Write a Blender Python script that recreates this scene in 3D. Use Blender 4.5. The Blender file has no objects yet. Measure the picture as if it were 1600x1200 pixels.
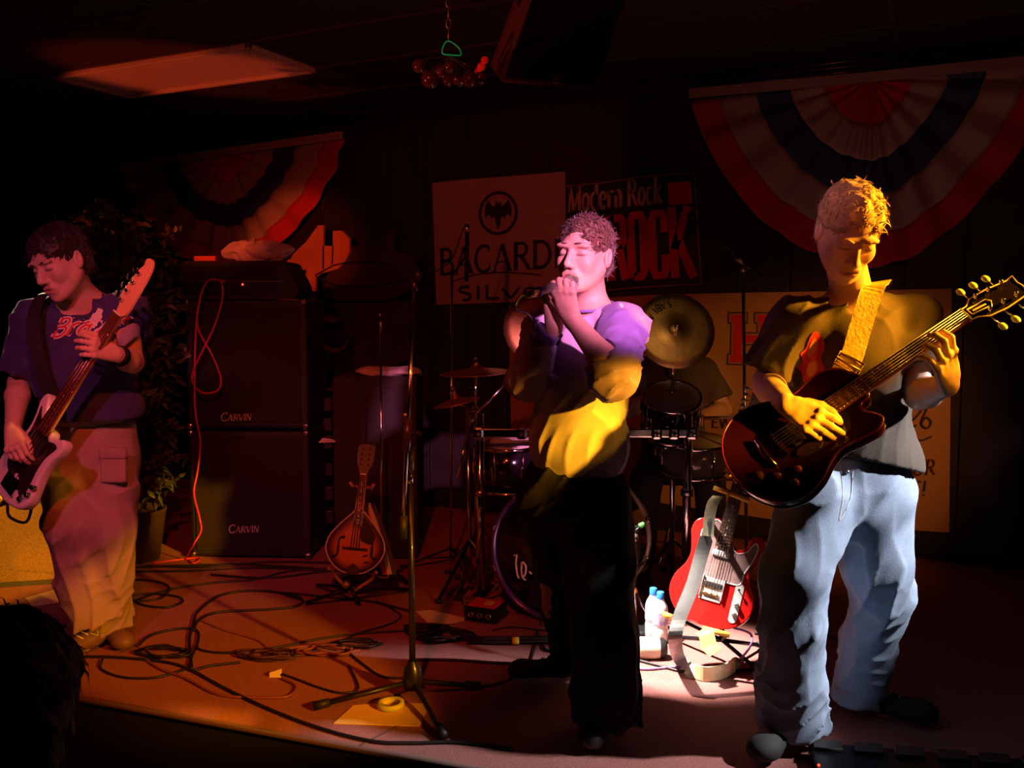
import bpy, bmesh, math, random
import numpy as np
from mathutils import Vector, Matrix
random.seed(7); np.random.seed(7)
SC = bpy.context.scene; COL = SC.collection
PI = math.pi
# ------------------------------------------------------------------ camera
F, PSI, HC, HOR = 1450.0, math.radians(25.8), 1.38, 480.0
PIT = math.atan((600-HOR)/F)
CR = np.array([math.cos(PSI), math.sin(PSI), 0.0])
CH = np.array([-math.sin(PSI), math.cos(PSI), 0.0])
CZ = np.array([0, 0, 1.0])
CF = CH*math.cos(PIT)-CZ*math.sin(PIT)
CU = CH*math.sin(PIT)+CZ*math.cos(PIT)
CC = np.array([0, 0, HC])
cam_data = bpy.data.cameras.new('camera'); cam = bpy.data.objects.new('camera', cam_data); COL.objects.link(cam)
cam_data.sensor_width = 36.0; cam_data.lens = 36.0*F/1600.0; cam_data.clip_start = 0.05
cam.matrix_world = Matrix(((CR[0], CU[0], -CF[0], CC[0]), (CR[1], CU[1], -CF[1], CC[1]), (CR[2], CU[2], -CF[2], CC[2]), (0, 0, 0, 1)))
SC.camera = cam
def ray(x, y): return CR*(x-800)/F-CU*(y-600)/F+CF
def J(x, y, d): return CC+ray(x, y)*d                       # a point at a depth
def G(x, y, z=0.0):                                         # a point on a level
    r = ray(x, y); return CC+r*((z-HC)/r[2])
YW = 5.5
def W(x, y, Y=YW-0.02):                                     # a point on the back wall
    r = ray(x, y); return CC+r*(Y/r[1])
def V3(a): return np.array(a, dtype=float)
def nrm(a): a = np.asarray(a, float); return a/(np.linalg.norm(a)+1e-12)
# ------------------------------------------------------------------ light
SC.view_settings.view_transform = 'Standard'; SC.view_settings.look = 'None'
SC.view_settings.exposure = 0.0; SC.view_settings.gamma = 1.0; SC.view_settings.use_curve_mapping = False
w = bpy.data.worlds.new('world'); SC.world = w; w.use_nodes = True
w.node_tree.nodes['Background'].inputs[0].default_value = (0.25, 0.02, 0.03, 1)
w.node_tree.nodes['Background'].inputs[1].default_value = 0.004
def spot(name, loc, aim, col, power, deg, blend=0.3, size=0.06):
    d = bpy.data.lights.new(name, 'SPOT'); d.color = col; d.energy = power
    d.spot_size = math.radians(deg); d.spot_blend = blend; d.shadow_soft_size = size
    o = bpy.data.objects.new(name, d); COL.objects.link(o); o.location = loc
    v = Vector(aim)-Vector(loc); o.rotation_euler = v.to_track_quat('-Z', 'Y').to_euler()
    return o
# stage cans around the stage, mixed with spots added to brighten single things
spot('amber_spot', (2.6, 1.15, 2.0), (-3.25, 2.92, -0.16), (1.0, 0.34, 0.006), 1350, 11, 0.3)
spot('amber_belly_fill', (2.6, 1.15, 2.0), (-1.13, 2.76, 0.95), (1.0, 0.38, 0.008), 3900, 5.6, 0.3)  # added narrow fill, brightens only the singer's belly
spot('amber_amp_fill', (-1.4, -0.6, 2.4), (-4.35, 3.0, 0.20), (1.0, 0.42, 0.01), 2200, 10, 0.4)  # added fill for the combo amplifier, which the amber can misses
spot('amber_face_spot', (1.6, 3.35, 2.3), (-0.30, 2.66, 1.44), (1.0, 0.37, 0.012), 1600, 21, 0.35)
spot('amber_chest_spot', (2.2, 1.6, 2.3), (-0.30, 2.7, 1.16), (1.0, 0.40, 0.015), 130, 9, 0.5)
spot('pink_spot', (1.3, 0.5, 2.6), (-0.95, 2.82, 1.49), (1.0, 0.27, 0.58), 1900, 9.2, 0.35)
spot('pink_head_spot', (-0.9, 0.6, 2.65), (-0.42, 2.54, 1.80), (1.0, 0.40, 0.50), 110, 5.5, 0.7)
spot('magenta_spot', (-1.2, -0.2, 2.6), (-3.0, 2.6, 0.95), (1.0, 0.15, 0.34), 150, 25, 0.6)
spot('white_knee_spot', (1.9, 3.45, 2.3), (-0.20, 3.0, 0.72), (1.0, 0.96, 1.0), 900, 19, 0.6)
spot('white_floor_spot', (-1.95, 3.05, 2.65), (-1.02, 3.50, 0.15), (1.0, 0.86, 0.78), 3200, 18, 0.6)
spot('rim_spot', (-5.4, 3.6, 2.2), (-3.25, 2.6, 1.35), (1.0, 0.75, 0.5), 400, 13, 0.5, 0.03)
spot('red_board_spot', (-2.3, 0.4, 2.4), (-4.25, 5.3, 1.75), (1.0, 0.09, 0.02), 420, 12, 0.6)
spot('red_ceiling_spot', (-5.6, 1.3, -0.2), (-4.12, 4.15, 2.75), (1.0, 0.08, 0.02), 260, 17, 0.5)
spot('red_speaker_fill', (-3.2, 0.6, 1.2), (-1.45, 2.9, 2.5), (1.0, 0.10, 0.05), 200, 14, 0.8)  # added red fill for the side of the hung speaker
spot('red_wash', (-1.2, 0.2, 2.4), (-3.2, 5.4, 1.5), (1.0, 0.08, 0.04), 110, 44, 0.9)
spot('warm_cymbal_fill', (-0.6, 1.0, 2.65), tuple(J(1055, 515, 4.45)), (1.0, 0.62, 0.25), 90, 7, 0.6)  # added fill so the upright cymbal shines
spot('orange_wall_wash', (1.8, 2.0, 2.0), (-0.9, 5.5, 0.60), (1.0, 0.32, 0.05), 230, 27, 0.7)
spot('red_bunting_wash', (0.2, 1.2, 1.9), (-1.0, 5.4, 2.2), (1.0, 0.12, 0.06), 15, 50, 0.9)
spot('red_floor_wash', (-0.9, 0.8, 2.65), (-3.1, 3.7, 0.0), (1.0, 0.09, 0.02), 190, 46, 0.8)
# ------------------------------------------------------------------ materials
MATS = {}
def mat(name, col, rough=0.6, metal=0.0, noise=0.0, nscale=20.0, bump=0.0, bscale=80.0, col2=None, emit=None, estr=0.0, coat=0.0, trans=0.0, sss=0.0, vcol=False, sheen=0.0, ior=1.45, wave=None):
    if name in MATS: return MATS[name]
    m = bpy.data.materials.new(name); m.use_nodes = True; nt = m.node_tree; b = nt.nodes['Principled BSDF']
    b.inputs['Base Color'].default_value = (*col, 1); b.inputs['Roughness'].default_value = rough
    b.inputs['Metallic'].default_value = metal; b.inputs['IOR'].default_value = ior
    if coat: b.inputs['Coat Weight'].default_value = coat; b.inputs['Coat Roughness'].default_value = 0.06
    if trans: b.inputs['Transmission Weight'].default_value = trans
    if sheen: b.inputs['Sheen Weight'].default_value = sheen
    if sss:
        b.inputs['Subsurface Weight'].default_value = sss; b.inputs['Subsurface Radius'].default_value = (0.01, 0.004, 0.002); b.inputs['Subsurface Scale'].default_value = 1.0
    if emit: b.inputs['Emission Color'].default_value = (*emit, 1); b.inputs['Emission Strength'].default_value = estr
    tc = nt.nodes.new('ShaderNodeTexCoord'); out = None
    if noise or col2 is not None:
        n = nt.nodes.new('ShaderNodeTexNoise'); n.inputs['Scale'].default_value = nscale; n.inputs['Detail'].default_value = 6
        nt.links.new(tc.outputs['Object'], n.inputs['Vector'])
        mx = nt.nodes.new('ShaderNodeMix'); mx.data_type = 'RGBA'
        c2 = col2 if col2 is not None else tuple(c*(1-noise) for c in col)
        mx.inputs['A'].default_value = (*col, 1); mx.inputs['B'].default_value = (*c2, 1)
        mr = nt.nodes.new('ShaderNodeMapRange'); mr.inputs['From Min'].default_value = 0.35; mr.inputs['From Max'].default_value = 0.65
        nt.links.new(n.outputs['Fac'], mr.inputs['Value']); nt.links.new(mr.outputs['Result'], mx.inputs['Factor']); out = mx.outputs['Result']
        nt.links.new(out, b.inputs['Base Color'])
    if vcol:
        a = nt.nodes.new('ShaderNodeVertexColor'); a.layer_name = 'tint'
        if out is None: nt.links.new(a.outputs['Color'], b.inputs['Base Color'])
        else:
            m2 = nt.nodes.new('ShaderNodeMix'); m2.data_type = 'RGBA'; m2.blend_type = 'MULTIPLY'; m2.inputs['Factor'].default_value = 1
            nt.links.new(out, m2.inputs['A']); nt.links.new(a.outputs['Color'], m2.inputs['B']); nt.links.new(m2.outputs['Result'], b.inputs['Base Color'])
    if bump:
        if wave:
            n = nt.nodes.new('ShaderNodeTexWave'); n.inputs['Scale'].default_value = wave; n.inputs['Distortion'].default_value = 1.5
        else:
            n = nt.nodes.new('ShaderNodeTexNoise'); n.inputs['Scale'].default_value = bscale; n.inputs['Detail'].default_value = 4
        nt.links.new(tc.outputs['Object'], n.inputs['Vector'])
        bp = nt.nodes.new('ShaderNodeBump'); bp.inputs['Strength'].default_value = bump; bp.inputs['Distance'].default_value = 0.01
        nt.links.new(n.outputs[0 if not wave else 'Fac'], bp.inputs['Height']); nt.links.new(bp.outputs['Normal'], b.inputs['Normal'])
    MATS[name] = m; return m
CHROME = mat('chrome', (0.75, 0.75, 0.78), 0.12, 1.0)
STEEL = mat('brushed steel', (0.45, 0.45, 0.47), 0.3, 1.0)
BLKMET = mat('black metal', (0.02, 0.02, 0.022), 0.35, 0.6)
BLKPLA = mat('black plastic', (0.015, 0.015, 0.017), 0.4)
BLKRUB = mat('black rubber', (0.012, 0.012, 0.013), 0.55)
NICKEL = mat('bright nickel', (.80,.77,.74), .32, .45)
BRASS = mat('cymbal bronze', (0.62, 0.42, 0.16), 0.28, 1.0, noise=0.3, nscale=8)
GOLD = mat('gold', (0.8, 0.55, 0.18), 0.2, 1.0)
WHITE = mat('white plastic', (0.75, 0.73, 0.7), 0.45)
CREAM = mat('cream', (0.75, 0.66, 0.48), 0.5)
YELLOW = mat('yellow', (0.75, 0.5, 0.05), 0.6)
SKIN = mat('skin', (0.66, 0.42, 0.32), 0.5, noise=0.12, nscale=30, bump=0.08, bscale=250, vcol=True, sss=0.12)
# ------------------------------------------------------------------ mesh builder
class MB:
    def __init__(s): s.v = []; s.f = []; s.m = []; s.sm = []
    def add(s, v, f, mi=0, sm=True):
        o = len(s.v); s.v.extend([tuple(map(float, p)) for p in v]); s.f.extend([tuple(i+o for i in q) for q in f]); s.m.extend([mi]*len(f)); s.sm.extend([sm]*len(f)); return s
    def box(s, c, size, X=None, mi=0, bev=0.0):             # X = 3 axes as rows
        A = np.eye(3) if X is None else np.array(X); c = V3(c); h = V3(size)/2
        if bev <= 0:
            v = [c+A.T@(h*V3(q)) for q in [(-1,-1,-1),(1,-1,-1),(1,1,-1),(-1,1,-1),(-1,-1,1),(1,-1,1),(1,1,1),(-1,1,1)]]
            return s.add(v, [(0,3,2,1),(4,5,6,7),(0,1,5,4),(1,2,6,5),(2,3,7,6),(3,0,4,7)], mi, False)
        b = min(bev, min(h)*0.9); bm = bmesh.new(); bmesh.ops.create_cube(bm, size=1.0)
        for q in bm.verts: q.co = Vector((q.co.x*2*h[0], q.co.y*2*h[1], q.co.z*2*h[2]))
        bmesh.ops.bevel(bm, geom=bm.edges[:], offset=b, segments=2, affect='EDGES', profile=0.5)
        bm.verts.index_update()
        v = [c+A.T@np.array(q.co) for q in bm.verts]; f = [[q.index for q in ff.verts] for ff in bm.faces]; bm.free()
        return s.add(v, f, mi, False)
    def tube(s, pts, r, n=8, mi=0, cap=True, closed=False, flat=None):
        P = [V3(p) for p in pts]; N = len(P); R = [r]*N if np.isscalar(r) else list(r); v = []; up = None
        for i in range(N):
            if closed: t = nrm(P[(i+1) % N]-P[i-1])
            else: t = nrm(P[min(i+1, N-1)]-P[max(i-1, 0)])
            if flat is not None: a = nrm(np.cross(flat, t)); b = nrm(np.cross(t, a))
            else:
                if up is None: up = V3((0,0,1)) if abs(t[2]) < 0.9 else V3((1,0,0))
                a = nrm(np.cross(up, t)); b = nrm(np.cross(t, a)); up = b
            for k in range(n):
                q = 2*PI*k/n; rr = R[i]
                ra, rb = (rr if np.isscalar(rr) else rr[0]), (rr if np.isscalar(rr) else rr[1])
                v.append(P[i]+a*math.cos(q)*ra+b*math.sin(q)*rb)
        f = []
        for i in range(N if closed else N-1):
            j = (i+1) % N
            for k in range(n): f.append((i*n+k, i*n+(k+1) % n, j*n+(k+1) % n, j*n+k))
        if cap and not closed: f.append(tuple(range(n))[::-1]); f.append(tuple((N-1)*n+k for k in range(n)))
        return s.add(v, f, mi)
    def rod(s, a, b, r, r2=None, n=10, mi=0): return s.tube([a, b], [r, r if r2 is None else r2], n, mi)
    def lathe(s, prof, c=(0,0,0), ax=(0,0,1), n=24, mi=0, X=None):   # prof = (radius, height)
        ax = nrm(ax); a = nrm(np.cross((0,0,1) if abs(ax[2]) < 0.9 else (1,0,0), ax)) if X is None else nrm(X); b = np.cross(ax, a); c = V3(c)
        v = []; f = []
        for (r, h) in prof:
            for k in range(n):
                q = 2*PI*k/n; v.append(c+ax*h+(a*math.cos(q)+b*math.sin(q))*max(r, 1e-5))
        for i in range(len(prof)-1):
            for k in range(n): f.append((i*n+k, i*n+(k+1) % n, (i+1)*n+(k+1) % n, (i+1)*n+k))
        return s.add(v, f, mi)
    def ball(s, c, r, mi=0, n=12, X=None):
        r = V3((r,r,r)) if np.isscalar(r) else V3(r); A = np.eye(3) if X is None else np.array(X); v = []; f = []; m = n//2
        for i in range(m+1):
            th = PI*i/m
            for k in range(n):
                ph = 2*PI*k/n; v.append(V3(c)+A.T@(r*V3((math.sin(th)*math.cos(ph), math.sin(th)*math.sin(ph), math.cos(th)))))
        for i in range(m):
            for k in range(n): f.append((i*n+k, (i+1)*n+k, (i+1)*n+(k+1) % n, i*n+(k+1) % n))
        return s.add(v, f, mi)
    def prism(s, out, t0, t1, O=(0,0,0), X=(1,0,0), Y=(0,1,0), Z=None, mi=0, edge=0.0, mi_side=None):
        # outline in (X, Y), thickness along Z from t0 to t1, rounded rim of radius edge
        X, Y = V3(X), V3(Y); Z = np.cross(X, Y) if Z is None else V3(Z); O = V3(O); P = np.array(out, float); n = len(P)
        area = 0.5*np.sum(P[:,0]*np.roll(P[:,1], -1)-np.roll(P[:,0], -1)*P[:,1])
        if area < 0: P = P[::-1]
        T = np.roll(P, -1, 0)-np.roll(P, 1, 0); T /= (np.linalg.norm(T, axis=1)[:,None]+1e-9); N = np.stack([T[:,1], -T[:,0]], 1)
        rings = []
        if edge > 0:
            for a in (0, 30, 60, 90): q = math.radians(a); rings.append((edge*(1-math.sin(q)), t0+edge*(1-math.cos(q))))
            for a in (90, 60, 30, 0): q = math.radians(a); rings.append((edge*(1-math.sin(q)), t1-edge*(1-math.cos(q))))
        else: rings = [(0, t0), (0, t1)]
        v = []; f = []
        for (ins, z) in rings:
            for p in P-N*ins: v.append(O+X*p[0]+Y*p[1]+Z*z)
        R = len(rings)
        for i in range(R-1):
            for k in range(n): f.append((i*n+k, i*n+(k+1) % n, (i+1)*n+(k+1) % n, (i+1)*n+k))
        s.add(v, f, mi if mi_side is None else mi_side, edge > 0)
        s.add(v[:n], [tuple(range(n))[::-1]], mi, False); s.add(v[-n:], [tuple(range(n))], mi, False); return s
    def strip(s, pts, width, wdir, th=0.002, mi=0):          # a flat strap along pts
        P = [V3(p) for p in pts]; v = []; f = []; n = len(P)
        for i in range(n):
            t = nrm(P[min(i+1, n-1)]-P[max(i-1, 0)]); wd = V3(wdir[i]) if np.ndim(wdir) == 2 else V3(wdir)
            wd = nrm(wd-t*np.dot(wd, t)); nn = np.cross(t, wd)
            ww = width if np.isscalar(width) else width[i]
            for (a, b) in ((-1,-1),(1,-1),(1,1),(-1,1)): v.append(P[i]+wd*a*ww/2+nn*b*th/2)
        for i in range(n-1):
            for k in range(4): f.append((i*4+k, i*4+(k+1) % 4, i*4+4+(k+1) % 4, i*4+4+k))
        f.append((3,2,1,0)); f.append(tuple(n*4-4+k for k in range(4)))
        return s.add(v, f, mi, False)
    def build(s, name, mats, parent=None):
        me = bpy.data.meshes.new(name); me.from_pydata(s.v, [], s.f); mats = mats if isinstance(mats, (list, tuple)) else [mats]
        for m in mats: me.materials.append(m)
        me.polygons.foreach_set('material_index', s.m); me.polygons.foreach_set('use_smooth', s.sm); me.update()
        o = bpy.data.objects.new(name, me); COL.objects.link(o)
        if parent is not None:
            o.parent = parent
            o.matrix_parent_inverse = Matrix.Translation(-Vector(parent_loc(parent)))
        return o
def parent_loc(p):
    v = Vector(p.location)
    while p.parent is not None: return (0,0,0) if p.type == 'MESH' else v
    return v if p.type == 'EMPTY' else (0,0,0)
def tag(o, label=None, cat=None, group=None, kind=None):
    if label: o['label'] = label
    if cat: o['category'] = cat
    if group: o['group'] = group
    if kind: o['kind'] = kind
    return o
def thing(name, loc, label, cat, group=None):
    o = bpy.data.objects.new(name, None); COL.objects.link(o); o.location = tuple(map(float, loc)); o.empty_display_size = 0.1
    return tag(o, label, cat, group)
def cat_curve(P, n=6, closed=True):                          # Catmull-Rom through points
    P = [V3(p) for p in P]; out = []; N = len(P)
    for i in range(N if closed else N-1):
        if closed: a, b, c, d = P[i-1], P[i], P[(i+1) % N], P[(i+2) % N]
        else: a, b, c, d = P[max(i-1, 0)], P[i], P[i+1], P[min(i+2, N-1)]
        for k in range(n):
            t = k/n; out.append(0.5*((2*b)+(c-a)*t+(2*a-5*b+4*c-d)*t*t+(3*b-a-3*c+d)*t**3))
    if not closed: out.append(P[-1])
    return out
# ------------------------------------------------------------------ blended solids -> one continuous surface
def fast_mesh(name, V, Q, mats, parent=None):
    me = bpy.data.meshes.new(name); me.vertices.add(len(V)); me.vertices.foreach_set('co', np.asarray(V, np.float32).ravel())
    me.loops.add(len(Q)*4); me.loops.foreach_set('vertex_index', np.asarray(Q, np.int32).ravel())
    me.polygons.add(len(Q)); me.polygons.foreach_set('loop_start', np.arange(0, len(Q)*4, 4, dtype=np.int32))
    me.polygons.foreach_set('use_smooth', np.ones(len(Q), bool))
    for m in (mats if isinstance(mats, (list, tuple)) else [mats]): me.materials.append(m)
    me.update(calc_edges=True); me.validate()
    o = bpy.data.objects.new(name, me); COL.objects.link(o)
    if parent is not None: o.parent = parent; o.matrix_parent_inverse = Matrix.Translation(-Vector(parent_loc(parent)))
    return o
class Solid:
    def __init__(s): s.p = []; s.disp = None; s.dmax = 0.0; s.fin = []
    def cone(s, a, b, r1, r2=None, k=0.015, op='u', sq=None, capa=False, capb=False, grow=0):
        a, b = V3(a), V3(b); r2 = r1 if r2 is None else r2; L = 1.0
        if sq is not None:
            nax = nrm(sq[0]); ss = sq[1]; L = max(ss, 1.0)
            A = np.eye(3)+np.outer(nax, nax)*(ss-1)
        else: A = None
        a2 = a; b2 = b if A is None else a+A@(b-a); ba = b2-a2; L2 = max(ba@ba, 1e-9); dirr = nrm(b-a)
        def f(p):
            q = p-a
            if A is not None: q = q@A.T
            t = np.clip(q@ba/L2, 0, 1); d = np.linalg.norm(q-t[:,None]*ba, axis=1)-(r1+(r2-r1)*t)
            if A is not None: d = d/math.sqrt(L)
            if capb: d = np.maximum(d, (p-b)@dirr)
            if capa: d = np.maximum(d, (a-p)@dirr)
            return d
        m = max(r1, r2); s.p.append((f, op, k, L, np.minimum(a, b)-m, np.maximum(a, b)+m)); return s
    def ell(s, c, r, X=None, k=0.02, op='u'):
        c = V3(c); r = V3((r,r,r)) if np.isscalar(r) else V3(r); A = np.eye(3) if X is None else np.array(X, float)
        def f(p):
            q = (p-c)@A.T; k0 = np.linalg.norm(q/r, axis=1); k1 = np.linalg.norm(q/(r*r), axis=1)
            return k0*(k0-1)/(k1+1e-9)
        m = max(r); s.p.append((f, op, k, 1.6 if min(r) < 0.7*m else 1.2, c-m, c+m)); return s
    def box(s, c, h, X=None, rnd=0.005, k=0.01, op='u'):
        c = V3(c); h = V3(h)-rnd; A = np.eye(3) if X is None else np.array(X, float)
        def f(p):
            q = np.abs((p-c)@A.T)-h
            return np.linalg.norm(np.maximum(q, 0), axis=1)+np.minimum(q.max(axis=1), 0)-rnd
        m = np.linalg.norm(h)+rnd; s.p.append((f, op, k, 1.0, c-m, c+m)); return s
    def plane(s, o, n, k=0.004, op='i'):                     # keep the side the normal points away from
        o, n = V3(o), nrm(n); s.p.append((lambda p: (p-o)@n, op, k, 1.0, None, None)); return s
    def comb(s, cur, d, op, k):
        if op == 'u':
            if k <= 0: return np.minimum(cur, d)
            h = np.clip(0.5+0.5*(cur-d)/k, 0, 1); return cur*(1-h)+d*h-k*h*(1-h)
        if op == 's': d = -d
        if k <= 0: return np.maximum(cur, d)
        h = np.clip(0.5-0.5*(cur-d)/k, 0, 1); return cur*(1-h)+d*h+k*h*(1-h)
    def mesh(s, name, mats, vox=0.005, parent=None, smooth=1, tint=None):
        lo = np.min([q[4] for q in s.p if q[1] == 'u' and q[4] is not None], axis=0)-0.03-s.dmax
        hi = np.max([q[5] for q in s.p if q[1] == 'u' and q[5] is not None], axis=0)+0.03+s.dmax
        B = 8; nb = np.ceil((hi-lo)/(vox*B)).astype(int); Rb = vox*B*0.5*1.7321
        g = np.stack(np.meshgrid(*[np.arange(k) for k in nb], indexing='ij'), -1).reshape(-1, 3)
        cen = lo+(g*B+(B-1)/2)*vox; cur = np.full(len(cen), 1e3); DC = []; CU_ = []
        for (f, op, k, L, _, _) in s.p:
            d = f(cen); DC.append(d); CU_.append(cur); cur = s.comb(cur, d, op, k)
        act = np.abs(cur) < 1.7*Rb+s.dmax+0.012
        # guard: any prim surface near
        idx = np.nonzero(act)[0]; off = np.stack(np.meshgrid(*[np.arange(B)]*3, indexing='ij'), -1).reshape(-1, 3)*vox
        base = lo+g[idx]*B*vox; val = np.full((len(idx), B**3), 1e3, np.float64)
        PTS = base[:,None,:]+off[None]
        for (f, op, k, L, _, _), dc, cc in zip(s.p, DC, CU_):
            dcc, ccc = dc[idx], cc[idx]
            if op == 'u': sel = dcc-L*Rb < np.minimum(ccc+1.3*Rb+k, 1e3)
            else: sel = (-dcc if op == 's' else dcc)+L*Rb > ccc-1.3*Rb-k-0.02
            sel = np.nonzero(sel)[0]
            if len(sel) == 0: continue
            d = f(PTS[sel].reshape(-1, 3)).reshape(len(sel), -1); val[sel] = s.comb(val[sel], d, op, k)
        if s.disp is not None: val += s.disp(PTS.reshape(-1, 3)).reshape(val.shape)
        for (o_, n_) in s.fin: val = np.maximum(val, (PTS-o_)@n_)
        D = np.empty((nb[0], B, nb[1], B, nb[2], B), np.float32); D[...] = cur.reshape(*nb)[:,None,:,None,:,None]
        gi = g[idx]; D[gi[:,0], :, gi[:,1], :, gi[:,2], :] = val.reshape(-1, B, B, B).astype(np.float32)
        D = D.reshape(nb[0]*B, nb[1]*B, nb[2]*B); S = D < 0
        c = np.zeros(tuple(np.array(D.shape)-1), np.uint8); nx, ny, nz = c.shape
        cr = [(i, j, k) for i in (0,1) for j in (0,1) for k in (0,1)]
        for (i, j, k) in cr: c += S[i:i+nx, j:j+ny, k:k+nz]
        mixed = (c > 0) & (c < 8); ci = np.argwhere(mixed); vid = np.full(c.shape, -1, np.int32); vid[mixed] = np.arange(len(ci))
        cv = {q: D[ci[:,0]+q[0], ci[:,1]+q[1], ci[:,2]+q[2]] for q in cr}
        acc = np.zeros((len(ci), 3)); cnt = np.zeros(len(ci))
        for q in cr:
            for ax in range(3):
                if q[ax]: continue
                q2 = list(q); q2[ax] = 1; a, b = cv[q], cv[tuple(q2)]; m = (a < 0) != (b < 0); t = np.zeros(len(ci)); t[m] = a[m]/(a[m]-b[m])
                pos = np.tile(np.array(q, float), (len(ci), 1)); pos[:,ax] += t; acc[m] += pos[m]; cnt += m
        Vv = lo+(ci+acc/cnt[:,None])*vox; Q = []
        for ax in range(3):
            u, v = (ax+1) % 3, (ax+2) % 3; sl = [slice(None)]*3; sl2 = [slice(None)]*3; sl[ax] = slice(0, -1); sl2[ax] = slice(1, None)
            e = np.argwhere(S[tuple(sl)] != S[tuple(sl2)]); e = e[(e[:,u] > 0) & (e[:,v] > 0) & (e[:,u] < D.shape[u]-1) & (e[:,v] < D.shape[v]-1)]
            inside = S[e[:,0], e[:,1], e[:,2]]
            def cell(du, dv): q = e.copy(); q[:,u] -= du; q[:,v] -= dv; return vid[q[:,0], q[:,1], q[:,2]]
            quad = np.stack([cell(1,1), cell(0,1), cell(0,0), cell(1,0)], 1); quad[~inside] = quad[~inside][:, ::-1]; Q.append(quad)
        Q = np.concatenate(Q); Q = Q[(Q >= 0).all(1)]
        for _ in range(smooth):                              # relax along the quads
            a = np.zeros_like(Vv); n = np.zeros(len(Vv))
            for i in range(4):
                np.add.at(a, Q[:,i], Vv[Q[:,(i+1) % 4]]); np.add.at(n, Q[:,i], 1)
            Vv = Vv*0.5+0.5*a/np.maximum(n, 1)[:,None]
        o = fast_mesh(name, Vv, Q, mats, parent)
        if tint is not None:
            at = o.data.color_attributes.new('tint', 'FLOAT_COLOR', 'POINT'); cc = np.ones((len(Vv), 4), np.float32); cc[:, :3] = tint(Vv); at.data.foreach_set('color', cc.ravel())
        return o
def conform(mb, obj, off=.003, d=None, o0=0):
    # lay a flat drawing onto a surface: every vertex moves along the drawing's depth until it meets the cloth
    from mathutils.bvhtree import BVHTree
    me = obj.data; V = [v.co for v in me.vertices]; T = BVHTree.FromPolygons(V, [tuple(p.vertices) for p in me.polygons]); d = Vector(CF if d is None else d)
    P0 = V3(mb.v[0]) if mb.v else None
    for i in range(o0, len(mb.v)):
        v = Vector(mb.v[i]); h = T.ray_cast(v-d*.6, d)
        if h[0] is not None and (h[0]-v).length < .35: q = h[0]-d*off; mb.v[i] = (q.x, q.y, q.z)
    return mb
def creases(amp, freq, axis, seed=0, sharp=1.7):
    # narrow pulled creases, ridges that start and die out
    rs = np.random.RandomState(seed+100); ax = nrm(axis); a = nrm(np.cross(ax, (0.3, 0.9, 0.2))); b = np.cross(ax, a); ph = rs.rand(8)*6.28
    def f(p):
        u, v, w_ = p@a, p@b, p@ax; wp = .9*np.sin(w_*freq*.20+ph[0])+.7*np.sin(u*freq*.25+w_*freq*.16+ph[1])+.5*np.sin(v*freq*.3-w_*freq*.2+ph[2])
        s1 = np.sin((u*.9+v*.5)*freq*.8+wp*1.6+ph[3]); s2 = np.sin((u*.4-v*.9)*freq*.9+wp*1.9+ph[4]); m1 = .5+.5*np.sin(w_*freq*.31+2*wp+ph[5]); m2 = .5+.5*np.sin(w_*freq*.27-u*freq*.3+ph[6])
        return -amp*((1-np.abs(s1))**sharp*m1+(1-np.abs(s2))**sharp*m2)
    return f
def folds(amp, freq, axis, seed=0, mix=None, amt2=0.5):
    # soft cloth folds running roughly along an axis
    rs = np.random.RandomState(seed); ax = nrm(axis); a = nrm(np.cross(ax, (0.3, 0.9, 0.2))); b = np.cross(ax, a)
    ph = rs.rand(8)*6.28
    def f(p):
        x, y, z = p@a, p@b, p@ax
        wx = 0.25*np.sin(z*freq*0.35+ph[0])+0.18*np.sin(z*freq*0.6+x*freq*0.4+ph[1])
        h = np.sin(x*freq+wx*5+ph[2])*np.sin(z*freq*0.4+y*freq*0.3+ph[3])+0.6*np.sin(y*freq*1.3+wx*6+ph[4])*np.sin(z*freq*0.55+ph[5])
        h2 = np.sin((x+y*0.7)*freq*1.9+z*freq*0.9+3*wx+ph[6])
        return amp*(h*0.7+amt2*0.5*h2*np.sin(z*freq*0.7+ph[7]))
    return f
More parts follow.
